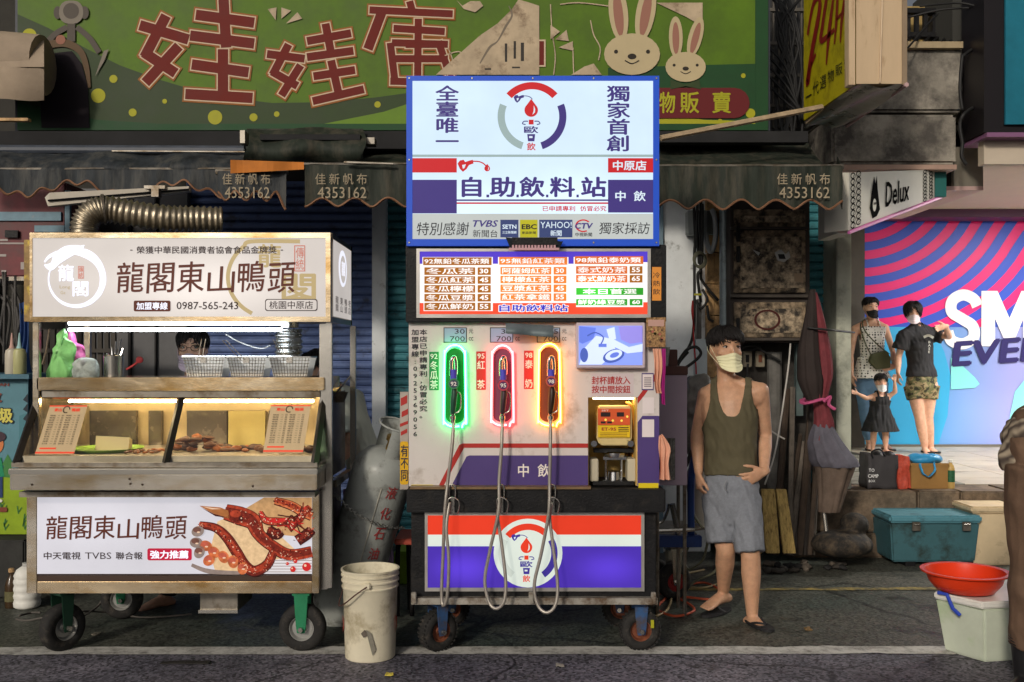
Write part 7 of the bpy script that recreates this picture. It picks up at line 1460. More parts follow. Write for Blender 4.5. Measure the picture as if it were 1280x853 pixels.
BP = tag(obj('shoulder_bag', MB().prism([P(1087, 452, 10.58), P(1090, 443, 10.56), P(1108, 438, 10.55), P(1114, 448, 10.55), P(1113, 460, 10.56), P(1096, 462, 10.57)], (0, .06, 0)).tube(catmull([P(1112, 443, 10.58), P(1098, 432, 10.56), P(1082, 415, 10.58), P(1078, 402, 10.7), P(1085, 400, 10.8)], 6), .009, 5).tube(catmull([P(1090, 446, 10.56), P(1082, 430, 10.57), P(1076, 412, 10.62), P(1076, 404, 10.7)], 6), .009, 5), mat('olive_bag', lin((74, 76, 52)), .6, var=.1), bevel=.006), 'olive shoulder bag worn across the polka dot camisole', 'bag')
CAMO = shader('camo_cloth', (.2, .2, .1), lambda N, L, b: None)
def camo(N, L, b):
    tc = N.new('ShaderNodeTexCoord'); a = N.new('ShaderNodeTexNoise'); a.inputs['Scale'].default_value = 14; a.inputs['Detail'].default_value = 3; L.new(tc.outputs['Object'], a.inputs['Vector']); r = N.new('ShaderNodeValToRGB'); r.color_ramp.interpolation = 'CONSTANT'
    e = r.color_ramp.elements; e[0].color = (.03, .03, .02, 1); e[1].position = .44; e[1].color = (.13, .13, .06, 1); q = e.new(.52); q.color = (.28, .22, .12, 1); q = e.new(.6); q.color = (.08, .06, .03, 1); L.new(a.outputs[0], r.inputs[0]); L.new(r.outputs[0], b.inputs['Base Color'])
camo(CAMO.node_tree.nodes, CAMO.node_tree.links, CAMO.node_tree.nodes['Principled BSDF'])
def w2_cloth(c):
    simple_cloth(mat('black_print_tee', (.025, .025, .028), .8, var=.2, vs=10), CAMO, sleeve=.62, legs=.42, hem=-.02, puff=.018, leg_grow=.012, names=('t_shirt', 'shorts'))(c)
    D = c['D']; pr = Print(lambda u, v, k: Vector((X(u, D), D - .155 - .002 * k - .03 * math.sin(max(0, (450 - v) / 40)), Z(v, D)))); w = mat('tee_print', (.55, .55, .5), .7)
    pr.vtext('BASE', 1151, 426, 1155.5, 442, w, 1, bold=.03); pr.stroke([(1146, 422), (1152, 420), (1158, 423)], 3, w, 1); pr.build('shirt_print', c['g'])
    n_ = c['j']['neck']; obj('red_collar', MB().tube([n_ + Vector((.073 * math.cos(a), .07 * math.sin(a), -.012 + .02 * math.sin(a))) for a in [i * math.pi / 10 for i in range(20)]], .006, 5, closed=True), mat('red_trim', lin((150, 40, 50)), .8), c['g'])
    for q in 'lr':
        a = c['j']['a' + q]; d = Vector((.1, -1, 0)).normalized(); c0 = Vector((a.x, a.y, .503)) + d * .06; sd = d.cross(Vector((0, 0, 1)))
        obj('sandal', MB().prism([c0 + d * .12 * math.cos(t) + sd * .045 * math.sin(t) for t in [i * math.pi / 10 for i in range(20)]], (0, 0, .015)), FLIP, c['g'])
person('woman in black T-shirt and camouflage shorts holding the child by the hand', 10.45, 1152, 568,
    dict(head=(1140, 391, -.02), neck=(1146, 410, 0), sl=(1128, 420, -.04), sr=(1168, 417, .06), chest=(1150, 445, 0), pelvis=(1152, 474, 0), hl=(1142, 482, 0), hr=(1162, 482, 0),
         el=(1122, 447, -.02), wl=(1117, 466, -.12), er=(1184, 421, -.04), wr=(1170, 409, -.24), kl=(1148, 522, -.03), al=(1157, 560, .02), kr=(1160, 522, 0), ar=(1166, 560, .05)),
    SK2, s=.97, girth=1.0, female=True, cloth=w2_cloth, hair='bob', mask=(222, 206, 212), yaw=-14, pitch=4, voxel=.008, toes=False,
    hands={'l': (Vector((-.2, -.2, -1)), Vector((1, 0, 0)), Vector((0, -1, 0)), .6, .05, .5), 'r': (Vector((-1, -.1, -.2)), Vector((0, -1, 0)), Vector((0, 0, 1)), .3, .12, .5)},
    feet={'l': (Vector((-.1, -1, 0)), True), 'r': (Vector((.1, -1, 0)), True)})
def kid_cloth(c):
    j = c['j']; D = c['D']; B = MB(); c['torso'](B, .012); P0 = j['pelvis']
    B.tube([P0 + Vector((0, 0, .14)), P0 + Vector((0, 0, .06)), P0 + Vector((0, 0, -.06)), P0 + Vector((0, 0, -.13))], [(.085, .075), (.11, .10), (.16, .14), (.19, .16)], 22, side=c['side'])
    remesh(B, .006, 'dress', mat('black_dress', (.016, .016, .018), .75, var=.2), c['g'], it=2, keep=lambda v: v.z > P0.z - .125 and (v.z < j['neck'].z - .035 or .03 < abs((v - j['neck']).dot(c['side'])) < .055) and not (abs((v - j['neck']).dot(c['side'])) > .075 and v.z > j['neck'].z - .08), disp=folds(.012, 22, 2, 3.0), solid=.003)
person('small child in black dress and white mask between the two women', 10.2, 1099, 566,
    dict(head=(1101, 478, 0), neck=(1101, 491, .01), sl=(1091, 496, .01), sr=(1111, 496, .01), chest=(1100, 508, 0), pelvis=(1100, 524, 0), hl=(1094, 527, 0), hr=(1106, 527, 0),
         el=(1082, 498, -.03), wl=(1070, 492, -.05), er=(1118, 490, -.02), wr=(1116, 477, -.05), kl=(1092, 545, 0), al=(1091, 561, 0), kr=(1107, 545, 0), ar=(1107, 561, 0)),
    SK2, s=.60, girth=.92, child=True, cloth=kid_cloth, hair='thin', mask=(216, 216, 216), yaw=-6, pitch=6, voxel=.006, toes=False, hd=1.25,
    hands={'l': (Vector((-1, -.2, .3)), Vector((0, -1, 0)), Vector((0, 0, 1)), .3, .12, .5), 'r': (Vector((-.1, -.1, 1)), Vector((0, -1, 0)), Vector((-1, 0, 0)), .5, .05, .5)},
    feet={'l': (Vector((-.2, -1, 0)), True), 'r': (Vector((.2, -1, 0)), True)})
# ---- shopper at the right edge
BRW = mat('brown_trousers', lin((104, 82, 66)), .85, var=.25, vs=8, bump=.2, bs=120)
def stripe_nodes(N, L, b):
    tc = N.new('ShaderNodeTexCoord'); w = N.new('ShaderNodeTexWave'); w.bands_direction = 'DIAGONAL'; w.inputs['Scale'].default_value = 9; w.inputs['Distortion'].default_value = 3; L.new(tc.outputs['Object'], w.inputs['Vector']); m = N.new('ShaderNodeMix'); m.data_type = 'RGBA'; m.inputs[6].default_value = (.08, .06, .05, 1); m.inputs[7].default_value = (.36, .3, .22, 1); L.new(w.outputs[0], m.inputs[0]); L.new(m.outputs[2], b.inputs['Base Color']); b.inputs['Roughness'].default_value = .8
STR = shader('striped_shirt', (.2, .15, .1), stripe_nodes)
def fg_cloth(c):
    simple_cloth(STR, BRW, sleeve=.9, legs=1.75, hem=.12, puff=.04, fold=.012, leg_grow=.035, names=('shirt', 'trousers'))(c)
    j = c['j']
    for q in 'lr':
        a = j['a' + q]; kn = j['k' + q]; d = Vector((-.75, -.65, 0)).normalized()
        b = MB(); b.tube([Vector((a.x, a.y, .30)), Vector((a.x, a.y, .2)), Vector((a.x, a.y, .08)), Vector((a.x, a.y, .045))], [.085, .078, .066, .062], 18, round_=True); b.tube([Vector((a.x, a.y, .05)) - d * .03, Vector((a.x, a.y, .055)) + d * .1, Vector((a.x, a.y, .045)) + d * .2], [(.055, .05), (.052, .045), (.045, .036)], 14, side=d.cross(Vector((0, 0, 1))), round_=True)
        bt = remesh(b, .009, 'rubber_boot', mat('black_boot', (.015, .015, .016), .35, var=.2), c['g'], it=2)
        for i in range(5): obj('boot_ridge', MB().tube([Vector((a.x + .087 * math.cos(t), a.y + .087 * math.sin(t), .285 - i * .012)) for t in [k_ * math.pi / 10 for k_ in range(20)]], .003, 5, closed=True), mat('black_boot', (.015, .015, .016), .35), bt)
person('person in brown trousers, striped top and black rubber boots cut off by the right edge', 4.45, 1318, 868,
    dict(head=(1425, 400, .05), neck=(1405, 440, .05), sl=(1370, 455, -.15), sr=(1420, 460, .25), chest=(1355, 500, .03), pelvis=(1303, 556, 0), hl=(1289, 580, -.08), hr=(1319, 580, .10),
         el=(1385, 540, -.2), wl=(1425, 560, -.3), er=(1435, 530, .2), wr=(1455, 570, .0), kl=(1288, 700, -.05), al=(1285, 842, -.02), kr=(1320, 700, .12), ar=(1335, 842, .2)),
    SK3, s=1.05, girth=1.08, cloth=fg_cloth, hair='short', mask=(200, 210, 220), yaw=-50, toes=False, voxel=.009,
    hands={'l': (Vector((1, -.2, -.1)), Vector((0, 0, -1)), Vector((0, -1, 0)), .3, .1, .5)}, feet={'l': (Vector((-.75, -.65, 0)), True), 'r': (Vector((-.75, -.65, 0)), True)})
# ================================================================ LOOSE THINGS
def lathe_thing(name, prof, at, m, lab, cat, n=28, axis=(0, 0, 1)): return tag(obj(name, MB().lathe(prof, at, axis, n), m, None, smooth=True), lab, cat)
# bucket
BW = mat('bucket_plastic', lin((214, 206, 182)), 0.5, var=0.10, vs=5, dirt_or_glint=lin((150, 136, 104)), dscale=4, damt=0.4, bump=.05, bs=60)
bx, by = X(460, 4.95), 5.03; hb = Z(714, 4.95)
t = thing('plastic_bucket', 'dirty white plastic bucket with wire handle standing between the two stalls', 'bucket', (bx, by, 0))
prof = [(.122, 0.0), (.126, .004), (.136, hb - .1), (.14, hb - .095), (.143, hb - .09), (.143, hb - .085), (.138, hb - .082), (.138, hb - .062), (.145, hb - .06), (.145, hb - .054), (.139, hb - .05), (.139, hb - .034), (.146, hb - .032), (.146, hb - .026), (.141, hb - .024), (.142, hb - .010), (.147, hb - .008), (.147, hb), (.138, hb), (.136, hb - .02), (.118, .012), (.0, .01)]
obj('shell', MB().lathe(prof, (bx, by, 0), n=48, cap=False), BW, t, smooth=True)
obj('liner', MB().lathe([(.0, hb - .06), (.131, hb - .06)], (bx, by, 0), n=32, cap=False), mat('bucket_water', (0.3, 0.3, 0.26), 0.2, var=.3, vs=12), t)
obj('handle_lug', MB().box(bx - .012, bx + .022, by - .158, by - .13, hb - .075, hb - .045), BW, t, bevel=.005)
obj('handle', MB().tube(catmull([(bx + .006, by - .157, hb - .062), (bx - .05, by - .165, hb - .10), (bx - .11, by - .14, hb - .15), (bx - .15, by - .05, hb - .175), (bx - .145, by + .03, hb - .12)], 6), .0035, 6), mat('rusty_wire', (.12, .06, .05), .5, .5), t)
pr = Print(lambda u, v, k: Vector((bx + (.133 + .002 * k + (v / .4) * .008) * math.sin(u), by - (.133 + .002 * k + (v / .4) * .008) * math.cos(u), v)))
gs = mat('grey_sticker', lin((128, 124, 112)), .6, var=.2, vs=40); pr.poly([(.0, .17), (.18, .15), (.34, .07), (.22, .04), (.05, .13)], gs); pr.poly([(-.2, .15), (-.05, .17), (.05, .14), (-.1, .13)], mat('grime', (.12, .10, .08), .7), 1)
for a in (-1.3, 1.25): pr.poly([(a, .13), (a + .2, .16), (a + .18, .2), (a + .02, .22), (a + .1, .17)], mat('red_scrap', (.4, .06, .04), .6))
pr.build('sticker', t)
# gas cylinder
t = thing('gas_cylinder', 'tall grey gas cylinder leaning against the drink station, red characters and chain', 'gas cylinder', (X(450, 5.6), 5.55, 0))
base = P(426, 774, 5.72); base.z = 0.02; top = P(487, 562, 5.45); axd = (top - base).normalized(); L_ = (top - base).length; r_ = .17
GC = mat('cylinder_grey', lin((160, 164, 160)), .35, .0, var=.14, vs=6, dirt_or_glint=lin((84, 82, 74)), dscale=6, damt=.35)
obj('tank', MB().lathe([(.13, -.01), (.15, 0.0), (.15, .05), (r_ - .005, .06), (r_, .09), (r_, L_ - .14), (r_ * .93, L_ - .08), (r_ * .72, L_ - .03), (r_ * .4, L_ - .005), (.03, L_)], base, axd, 36), GC, t, smooth=True)
ux = axd.orthogonal(); 
rt = Vector((1, 0, 0)); rt = (rt - axd * rt.dot(axd)).normalized(); fw = axd.cross(rt); fw = fw if fw.y < 0 else -fw
b = MB()
for k_ in (0, .004): b.grid(lambda u, v: base + axd * (L_ - .02 + .17 * v) + (rt * math.cos(-2.6 + 4.3 * u) - fw * math.sin(-2.6 + 4.3 * u) * -1) * (.095 - k_), 26, 1)
obj('collar', b, GC, t, smooth=True); obj('valve', MB().lathe([(.025, 0), (.022, .05), (.035, .055), (.035, .08), (.012, .085)], base + axd * L_, axd, 12), mat('brass', (.5, .33, .12), .3, .9), t, smooth=True)
obj('top_ring', MB().tube([base + axd * (L_ + .15) + (rt * math.cos(a) + fw * math.sin(a)) * .094 for a in [i * math.pi / 14 for i in range(28)]], .006, 6, closed=True), GC, t, smooth='all')
obj('weld_seam', MB().tube([base + axd * h + (rt * math.sin(.12) + fw * math.cos(.12)) * (r_ + .001) for h in (.08, .3, .5, L_ - .16)], .004, 5), mat('pale_seam', lin((176, 172, 160)), .4), t)
cylf = (lambda u, v, k: base + axd * v + (rt * math.sin(u) + fw * math.cos(u)) * (r_ + .0015 * k))
for i, c in enumerate('液化石油氣'):
    pr = Print(cylf); v0 = L_ - .14 - i * .125; pr.text(c, .30, v0, .66, v0 - .075, mat('cylinder_red', lin((170, 70, 70)), .5), 2, bold=.02); pr.build('character', t)
CH = mat('chain_steel', (.3, .3, .28), .4, .8)
ch = [P(418, 618, 5.3), P(432, 632, 5.28), P(450, 645, 5.3), P(470, 655, 5.33), P(490, 660, 5.4), P(505, 660, 5.5)]; cc = catmull(ch, 6)
t = thing('chain', 'steel chain slung round the leaning gas cylinder', 'chain', tuple(P(450, 645, 5.28)))
for i in range(len(cc) - 1):
    a, b_ = cc[i], cc[i + 1]; d = (b_ - a); m_ = (a + b_) / 2; sd = Vector((0, 1, 0)) if i % 2 else Vector((0, 0, 1)); sd = (sd - d.normalized() * sd.dot(d.normalized())).normalized()
    obj('link', MB().tube([m_ + d * .62 * math.cos(q) + sd * .009 * math.sin(q) for q in [j_ * math.pi / 4 for j_ in range(8)]], .0028, 5, closed=True), CH, t)
# chair frame between bucket and machine
t = thing('folding_chair', 'black tube frame of a small stool half hidden behind the bucket', 'stool', (X(502, 5.6), 5.6, 0))
obj('frame', MB().tube(catmull([P(497, 770, 5.75), P(497, 700, 5.75), P(499, 680, 5.75), P(508, 676, 5.75), P(515, 690, 5.75), P(515, 770, 5.75)], 5), .014, 8), BLACK, t, smooth='all')
obj('seat', MB().box(X(496, 5.75), X(524, 5.75), 5.62, 5.95, Z(676, 5.75), Z(669, 5.75)), mat('red_seat', (.4, .07, .04), .5), t, bevel=.005); obj('leg', MB().tube([P(510, 680, 5.95), P(512, 765, 5.95)], .012, 8), BLACK, t)
tag(obj('lime_crate', MB().box(X(492, 6.6), X(520, 6.6), 6.6, 6.9, 0.0, Z(690, 6.6)), mat('lime_box', (.3, .5, .04), .6, var=.2), bevel=.01), 'small lime green crate seen between the gas cylinder and the machine', 'crate')
tag(obj('leaning_board', MB().prism([P(452, 712, 5.3), P(488, 712, 5.3), P(500, 610, 5.42), P(470, 600, 5.42)], (0, .012, 0)), mat('pale_grey_sheet', lin((150, 164, 164)), .4, var=.1)), 'pale grey sheet leaning on the lower front of the gas cylinder', 'sheet') if False else None
# ---- left edge
t = thing('squeeze_bottle_stand', 'blue counter board at the left edge under the squeeze bottles', 'counter', (X(10, 6.4), 6.4, 0))
obj('counter', MB().pbox(-120, 468, 36, 474, 6.3, .6), mat('blue_counter', (.06, .15, .2), .5, var=.3, dirt_or_glint=(.2, .2, .2), dscale=9, damt=.2), t)
obj('board', MB().box(X(-120, 6.4), X(38, 6.4), 6.4, 6.46, 0.02, Z(474, 6.4)), mat('dark_board', (.03, .04, .045), .6, var=.3), t)
def squeeze(px, m, lab):
    t = thing('squeeze_bottle', lab, 'bottle', tuple(P(px, 468, 6.35)), 'squeeze bottles on the left counter'); z0 = Z(468, 6.35)
    obj('bottle', MB().lathe([(.04, 0), (.042, .005), (.042, .13), (.036, .155), (.02, .165)], (X(px, 6.35), 6.4, z0), n=18), m, t, smooth=True); obj('nozzle', MB().lathe([(.02, 0), (.012, .02), (.004, .1)], (X(px, 6.35), 6.4, z0 + .165), n=12), mat('nozzle_' + m.name, (.5, .3, .25) if px < 14 else (.3, .5, .5), .5), t, smooth=True)
squeeze(10, mat('bottle_pale', lin((186, 178, 160)), .35, var=.1), 'left one of two squeeze bottles, cream coloured with a reddish tip'); squeeze(19.5, mat('bottle_yellowish', lin((170, 168, 120)), .35, var=.1), 'right one of two squeeze bottles, yellowish with a pale blue tip')
t = thing('cartoon_poster', 'colourful cartoon recycling poster with blue sky and trees at the left edge', 'poster', tuple(P(8, 668, 6.35)))
obj('sheet', MB().pbox(-60, 474, 35, 668, 6.37, .012), mat('poster_sky', lin((84, 128, 140)), .5, var=.12, vs=3), t)
pr = Print(front(6.37, .002)); PG = mat('poster_green', lin((134, 160, 26)), .5, var=.15, vs=8); PT = mat('poster_tree', lin((60, 118, 60)), .5, var=.15); PW = mat('poster_white', lin((212, 210, 200)), .5); PK = mat('poster_ink', lin((30, 40, 50)), .5)
pr.poly([(-60, 595), (35, 596), (35, 668), (-60, 668)], PG, 1)
pr.poly([(0, 596), (6, 582), (2, 582), (10, 568), (18, 582), (14, 582), (22, 598)], PT, 2); pr.poly([(24, 520), (35, 516), (35, 590), (24, 594)], mat('poster_teal', lin((70, 120, 130)), .5), 1)
for i in range(5): pr.poly([(29, 500 + i * 12), (35, 492 + i * 12), (35, 504 + i * 12)], PK, 2)
pr.text('圾', -1, 510, 17, 529, mat('poster_yellow', lin((206, 196, 90)), .5), 4, bold=.06); pr.text('圾', -2, 509, 18, 530, PK, 3, bold=.12); pr.text('WAN', -10, 479, 12, 483, mat('poster_redink', lin((120, 60, 50)), .5), 3, bold=.05); pr.text('垃', -16, 489, 3, 503, mat('poster_redink', (.3, .1, .1), .5), 3, bold=.08)
pr.disc(-4, 555, 9, mat('poster_skin', lin((200, 120, 70)), .5), 3, ry=12); pr.disc(-3, 546, 11, mat('poster_hair', lin((60, 40, 50)), .5), 4, ry=7); pr.poly([(-30, 578), (2, 572), (6, 596), (-30, 600)], mat('poster_emerald', lin((20, 130, 90)), .5), 3); pr.rect(-30, 596, 4, 622, mat('poster_navy', lin((34, 56, 100)), .5), 4); pr.rrect(-20, 624, 4, 628, 2, PW, 5); pr.rrect(-20, 634, 10, 640, 2, mat('poster_brown', lin((120, 60, 40)), .5), 5)
rp = random.Random(5)
for i in range(12): x, y = rp.uniform(-40, 33), rp.uniform(630, 660); pr.stroke([(x, y + 6), (x + rp.uniform(-3, 3), y - 4)], 1.2, PT, 3, sub=2); pr.stroke([(x, y + 4), (x + 4, y - 2)], 1.0, PT, 3, sub=2)
pr.build('print', t)
tag(obj('dark_plinth', MB().box(X(-120, 6.3), X(40, 6.3), 6.2, 6.75, 0.01, Z(672, 6.3)), mat('dark_plinth', (.03, .03, .028), .8, var=.4, vs=9), bevel=.01), 'dark low plinth under the cartoon poster', 'plinth')
t = thing('sauce_bottle', 'brown glass bottle with a tan cap standing by the left cart leg', 'bottle', (X(9, 5.9), 5.85, 0)); s0 = Z(743, 5.9)
s0 = .0; obj('bottle', MB().lathe([(.035, 0), (.037, .01), (.037, .13), (.03, .16), (.014, .19), (.014, .215)], (X(9, 5.95), 6.0, s0), n=18), mat('brown_glass', (.05, .03, .015), .15, var=.2), t, smooth=True); obj('cap', MB().lathe([(.017, 0), (.017, .02), (.012, .024)], (X(9, 5.95), 6.0, s0 + .213), n=14), mat('tan_cap2', (.4, .25, .12), .5), t, smooth=True); obj('label', MB().lathe([(.0376, .04), (.0376, .1)], (X(9, 5.95), 6.0, s0), n=18, cap=False), mat('bottle_label', (.12, .11, .05), .6, var=.3, vs=50), t, smooth=True)
t = thing('plastic_jug', 'white ribbed plastic jug standing behind the left leg of the cart', 'jug', (X(28, 5.9), 5.9, 0))
obj('body', MB().lathe([(.06, 0), (.075, .01)] + [(.075 + .003 * math.sin(i * 1.6), .02 + i * .011) for i in range(17)] + [(.06, .23), (.03, .25)], (X(29, 5.95), 6.0, .0), n=24), WHITEP, t, smooth='all'); obj('cap', MB().lathe([(.028, 0), (.028, .02)], (X(29, 5.95), 6.0, .25), n=14), mat('jug_cap', (.4, .4, .38), .5), t)
b = []
rp = random.Random(11)
for i in range(9): x = rp.uniform(-2, 34); b.append([P(x, 340 + rp.uniform(0, 30), 6.9), P(x + rp.uniform(-14, 14), 390, 6.8), P(x + rp.uniform(-18, 18), 440 + rp.uniform(-10, 20), 6.9)])
tag(cables('hanging_wires', b, .01, mat('mixed_cord', (.08, .075, .07), .6, var=.6, vs=4)), 'jumble of cords and straps hanging above the squeeze bottles', 'cords')
tag(obj('blue_tarp', cloth([(24, 380), (26, 420), (20, 450), (22, 468)], [(36, 375), (37, 420), (36, 450), (37, 468)], 4, None, 6.8, .03), mat('blue_tarp', (.03, .07, .2), .6), smooth='all'), 'strip of blue tarpaulin hanging left of the cart', 'tarpaulin')
tag(obj('wooden_ladle', MB().tube([P(62, 412, 6.0), P(58, 440, 6.0), P(54, 455, 6.0)], [(.004, .012)] * 2 + [(.006, .018)], 8, round_=True), mat('pale_wood', (.4, .3, .2), .6)), 'long wooden paddle hanging inside the left end of the cart', 'paddle')
t = thing('rack', 'dark slatted rack behind the shelf of the snack cart', 'rack', tuple(P(100, 470, 7.2)))
for i in range(12): obj('slat', MB().pbox(46 + i * 8.4, 412, 51.5 + i * 8.4, 472, 7.25, .03), mat('rack_slat', (.045, .038, .03), .6, var=.4), t)
obj('rail', MB().pbox(44, 436, 150, 441, 7.22, .03), mat('rack_slat', (.045, .04, .03), .6), t)
tag(obj('red_valve', MB().lathe([(.0, 0), (.02, .0), (.02, .012), (0, .014)], P(175, 450, 5.9), (0, -1, 0), 12).tube(catmull([P(158, 462, 5.9), P(168, 456, 5.9), P(175, 450, 5.9)], 4), .007, 6), mat('red_knob', (.4, .03, .03), .4)), 'small red knob on a bent rod behind the cart shelf', 'knob')
b = [[P(20, 774, 5.35), P(34, 776, 5.3), P(60, 772, 5.3), P(90, 776, 5.4), P(120, 760, 5.7), P(135, 740, 5.8)], [P(100, 764, 5.6), P(140, 766, 5.8), P(180, 772, 5.7), P(240, 768, 5.8)], [P(24, 770, 5.4), P(40, 766, 5.5), P(50, 766, 5.4)]]
tag(cables('floor_cable', b, .006, mat('grey_cable', (.10, .09, .08), .6)), 'thin cables trailing on the ground under the snack cart', 'cable')
# ---- right of the machine: electrical clutter
PIPE = mat('grey_conduit', (.3, .32, .33), .4, var=.1)
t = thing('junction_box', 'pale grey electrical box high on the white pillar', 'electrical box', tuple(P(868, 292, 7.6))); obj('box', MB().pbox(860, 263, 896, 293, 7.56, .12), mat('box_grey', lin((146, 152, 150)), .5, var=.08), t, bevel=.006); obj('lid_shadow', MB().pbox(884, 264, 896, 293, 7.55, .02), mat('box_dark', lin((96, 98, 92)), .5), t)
b = [[P(867, 252, 7.5), P(869, 300, 7.48), P(868, 320, 7.48), P(868, 378, 7.5), P(866, 420, 7.5), P(858, 440, 7.5)], [P(876, 252, 7.5), P(875, 300, 7.45), P(876, 338, 7.45), P(878, 352, 7.5), P(898, 376, 7.5)], [P(878, 255, 7.46), P(877, 330, 7.44), P(872, 345, 7.44), P(876, 378, 7.5)], [P(884, 382, 7.5), P(886, 398, 7.5), P(892, 402, 7.5)], [P(872, 250, 7.46), P(871, 290, 7.44), P(874, 330, 7.44)], [P(870, 376, 7.5), P(876, 386, 7.48), P(884, 375, 7.48), P(878, 362, 7.5)]]
tag(cables('wall_cables', b, .011, CABLE), 'bundle of black cables running down the white pillar beside the tan tiles', 'cables')
tag(cables('cable_coil', [[P(874 + 7 * math.cos(a) + k * .8, 324 + 9 * math.sin(a) + k, 7.42) for a in [i * math.pi / 8 for i in range(17)]] for k in range(3)], .008, mat('olive_cable', (.12, .12, .08), .5)), 'small coil of olive cable hanging on the pillar', 'cable coil')
tag(cables('grey_conduit', [[P(890, 262, 7.5), P(894, 275, 7.48), P(894, 300, 7.48), P(889, 315, 7.5), P(884, 305, 7.5), P(882, 292, 7.5)]], .02, PIPE), 'bent grey conduit pipe hooking down beside the electrical box', 'pipe')
tag(cables('loop_cable', [[P(860, 440, 7.2), P(848, 455, 7.2), P(852, 462, 7.2), P(868, 452, 7.2), P(876, 442, 7.2), P(870, 434, 7.2), P(858, 438, 7.2), P(846, 455, 7.1), P(842, 462, 7.0)]], .011, CABLE), 'large loose loop of dark cable above the mauve board', 'cable')
tag(cables('red_wire', [[P(866, 376, 7.4), P(867, 420, 7.4), P(870, 460, 7.4), P(871, 490, 7.4)], [P(866, 376, 7.4), P(865, 390, 7.4), P(868, 412, 7.4)]], .006, mat('red_wire', (.4, .03, .03), .5)), 'thin red wire hanging down the white pillar', 'wire')
tag(obj('yellow_tie', MB().pbox(868, 367, 877, 369.5, 7.4, .02), DOT), 'small yellow tie on the cables of the pillar', 'cable tie')
tag(obj('switch_box', MB().pbox(871, 374, 877, 424, 7.55, .08), mat('dark_switch', (.1, .095, .09), .5, var=.2), bevel=.004), 'narrow dark switch box on the white pillar', 'switch box')
tag(obj('narrow_cupboard', MB().pbox(870, 424, 884, 520, 7.5, .1), mat('white_panel', lin((176, 186, 190)), .6, var=.06)), 'narrow white panel at the foot of the pillar behind the man', 'cupboard')
tag(obj('vertical_pipe', MB().tube([P(906, 250, 7.45), P(906, 415, 7.45)], .04, 12).tube([P(915, 250, 7.5), P(915, 410, 7.5)], .02, 10), mat('galvanised_pipe', lin((130, 142, 146)), .4, .3, var=.25, vs=8, dirt_or_glint=(.12, .12, .11), dscale=9, damt=.3), smooth=True), 'pair of galvanised pipes left of the rusty meter cabinet', 'pipes')
# rusty meter cabinet
PEEL = mat('peeling_paint', lin((150, 132, 108)), .8, var=.5, vs=16, bump=.6, bs=50, dirt_or_glint=(.022, .018, .015), dscale=13, damt=.72)
t = thing('meter_cabinet', 'weathered peeling metal cabinet with a dark red ring drawn on its lower door', 'cabinet', tuple(P(960, 428, 7.25)))
obj('case', MB().pbox(913, 250, 1012, 428, 7.27, .35), mat('cabinet_dark', (.05, .04, .034), .7, var=.4), t)
def door(y0, y1, ring=False):
    d = obj('door', MB().pbox(918, y0, 1007, y1, 7.24, .03), PEEL, t, bevel=.004)
    obj('door_inner', MB().pbox(926, y0 + 8, 1002, y1 - 6, 7.232, .008), mat('peeling_paint_light', lin((178, 160, 134)), .8, var=.5, vs=24, bump=.6, bs=50, dirt_or_glint=(.035, .03, .025), dscale=14, damt=.75), d); obj('handle', MB().pbox(921, y0 + 20, 925, y0 + 40, 7.22, .02), BLACK, d)
    return d
door(262, 284); d1 = door(288, 366); d2 = door(378, 422)
for y in (285, 370, 424): obj('rail', MB().pbox(914, y - 1.5, 1010, y + 1.8, 7.225, .04), mat('cabinet_rail', (.06, .05, .042), .6, var=.4, vs=14), t)
pr = Print(front(7.23)); pr.arc(959, 400, 13.5, 16.5, 0, 360, mat('ring_red', lin((70, 24, 20)), .6), 3, n=36, ky=.78); pr.build('painted_ring', d2)
pr = Print(front(7.23)); SILV = mat('scraped_silver', (.35, .35, .33), .4, .5); pr.poly([(968, 316), (976, 312), (982, 318), (986, 314), (988, 322), (980, 328), (972, 326)], SILV, 3); pr.poly([(972, 318), (980, 318), (982, 324), (974, 324)], BLACK, 4); pr.poly([(940, 312), (950, 316), (948, 320)], SILV, 3); pr.poly([(992, 342), (1004, 342), (1004, 354), (993, 352)], mat('paper_scrap', lin((150, 128, 104)), .7), 3); pr.build('scrape', d1)
t = thing('wall_recess', 'dark recess with two small white switch plates below the meter cabinet', 'recess', tuple(P(960, 560, 7.4)))
obj('back', MB().box(X(905, 7.6), X(1012, 7.6), 7.6, 7.68, 0.02, Z(428, 7.6)), mat('recess_wall', (.045, .04, .035), .8, var=.5, vs=5, dirt_or_glint=(.09, .085, .075), dscale=4, damt=.3), t)
for x0, x1 in ((929, 940), (945, 956)): w = obj('switch_plate', MB().pbox(x0, 439, x1, 459, 7.5, .04), mat('switch_ivory', lin((150, 140, 120)), .5, var=.1), t, bevel=.004); obj('switch', MB().pbox(x0 + 3.5, 444, x1 - 3.5, 453, 7.49, .012), BLACK if x0 < 940 else RUST, w)
obj('post', MB().tube([P(968, 440, 7.5), P(968, 610, 7.5)], .055, 12), mat('grey_post', (.13, .125, .115), .8, var=.4, vs=6), t)
obj('louvre', MB().pbox(995, 430, 1004, 520, 7.45, .05), mat('louvre_teal', (.1, .14, .14), .5, var=.3), t)
b = [[P(915, 440, 7.4), P(940, 432, 7.4), P(955, 440, 7.4), P(976, 452, 7.4)], [P(920, 430, 7.45), P(935, 438, 7.45), P(950, 434, 7.4)], [P(935, 455, 7.4), P(934, 470, 7.4), P(940, 490, 7.4)]]
tag(cables('recess_wires', b, .009, CABLE), 'black wires crossing the recess under the meter cabinet', 'wires')
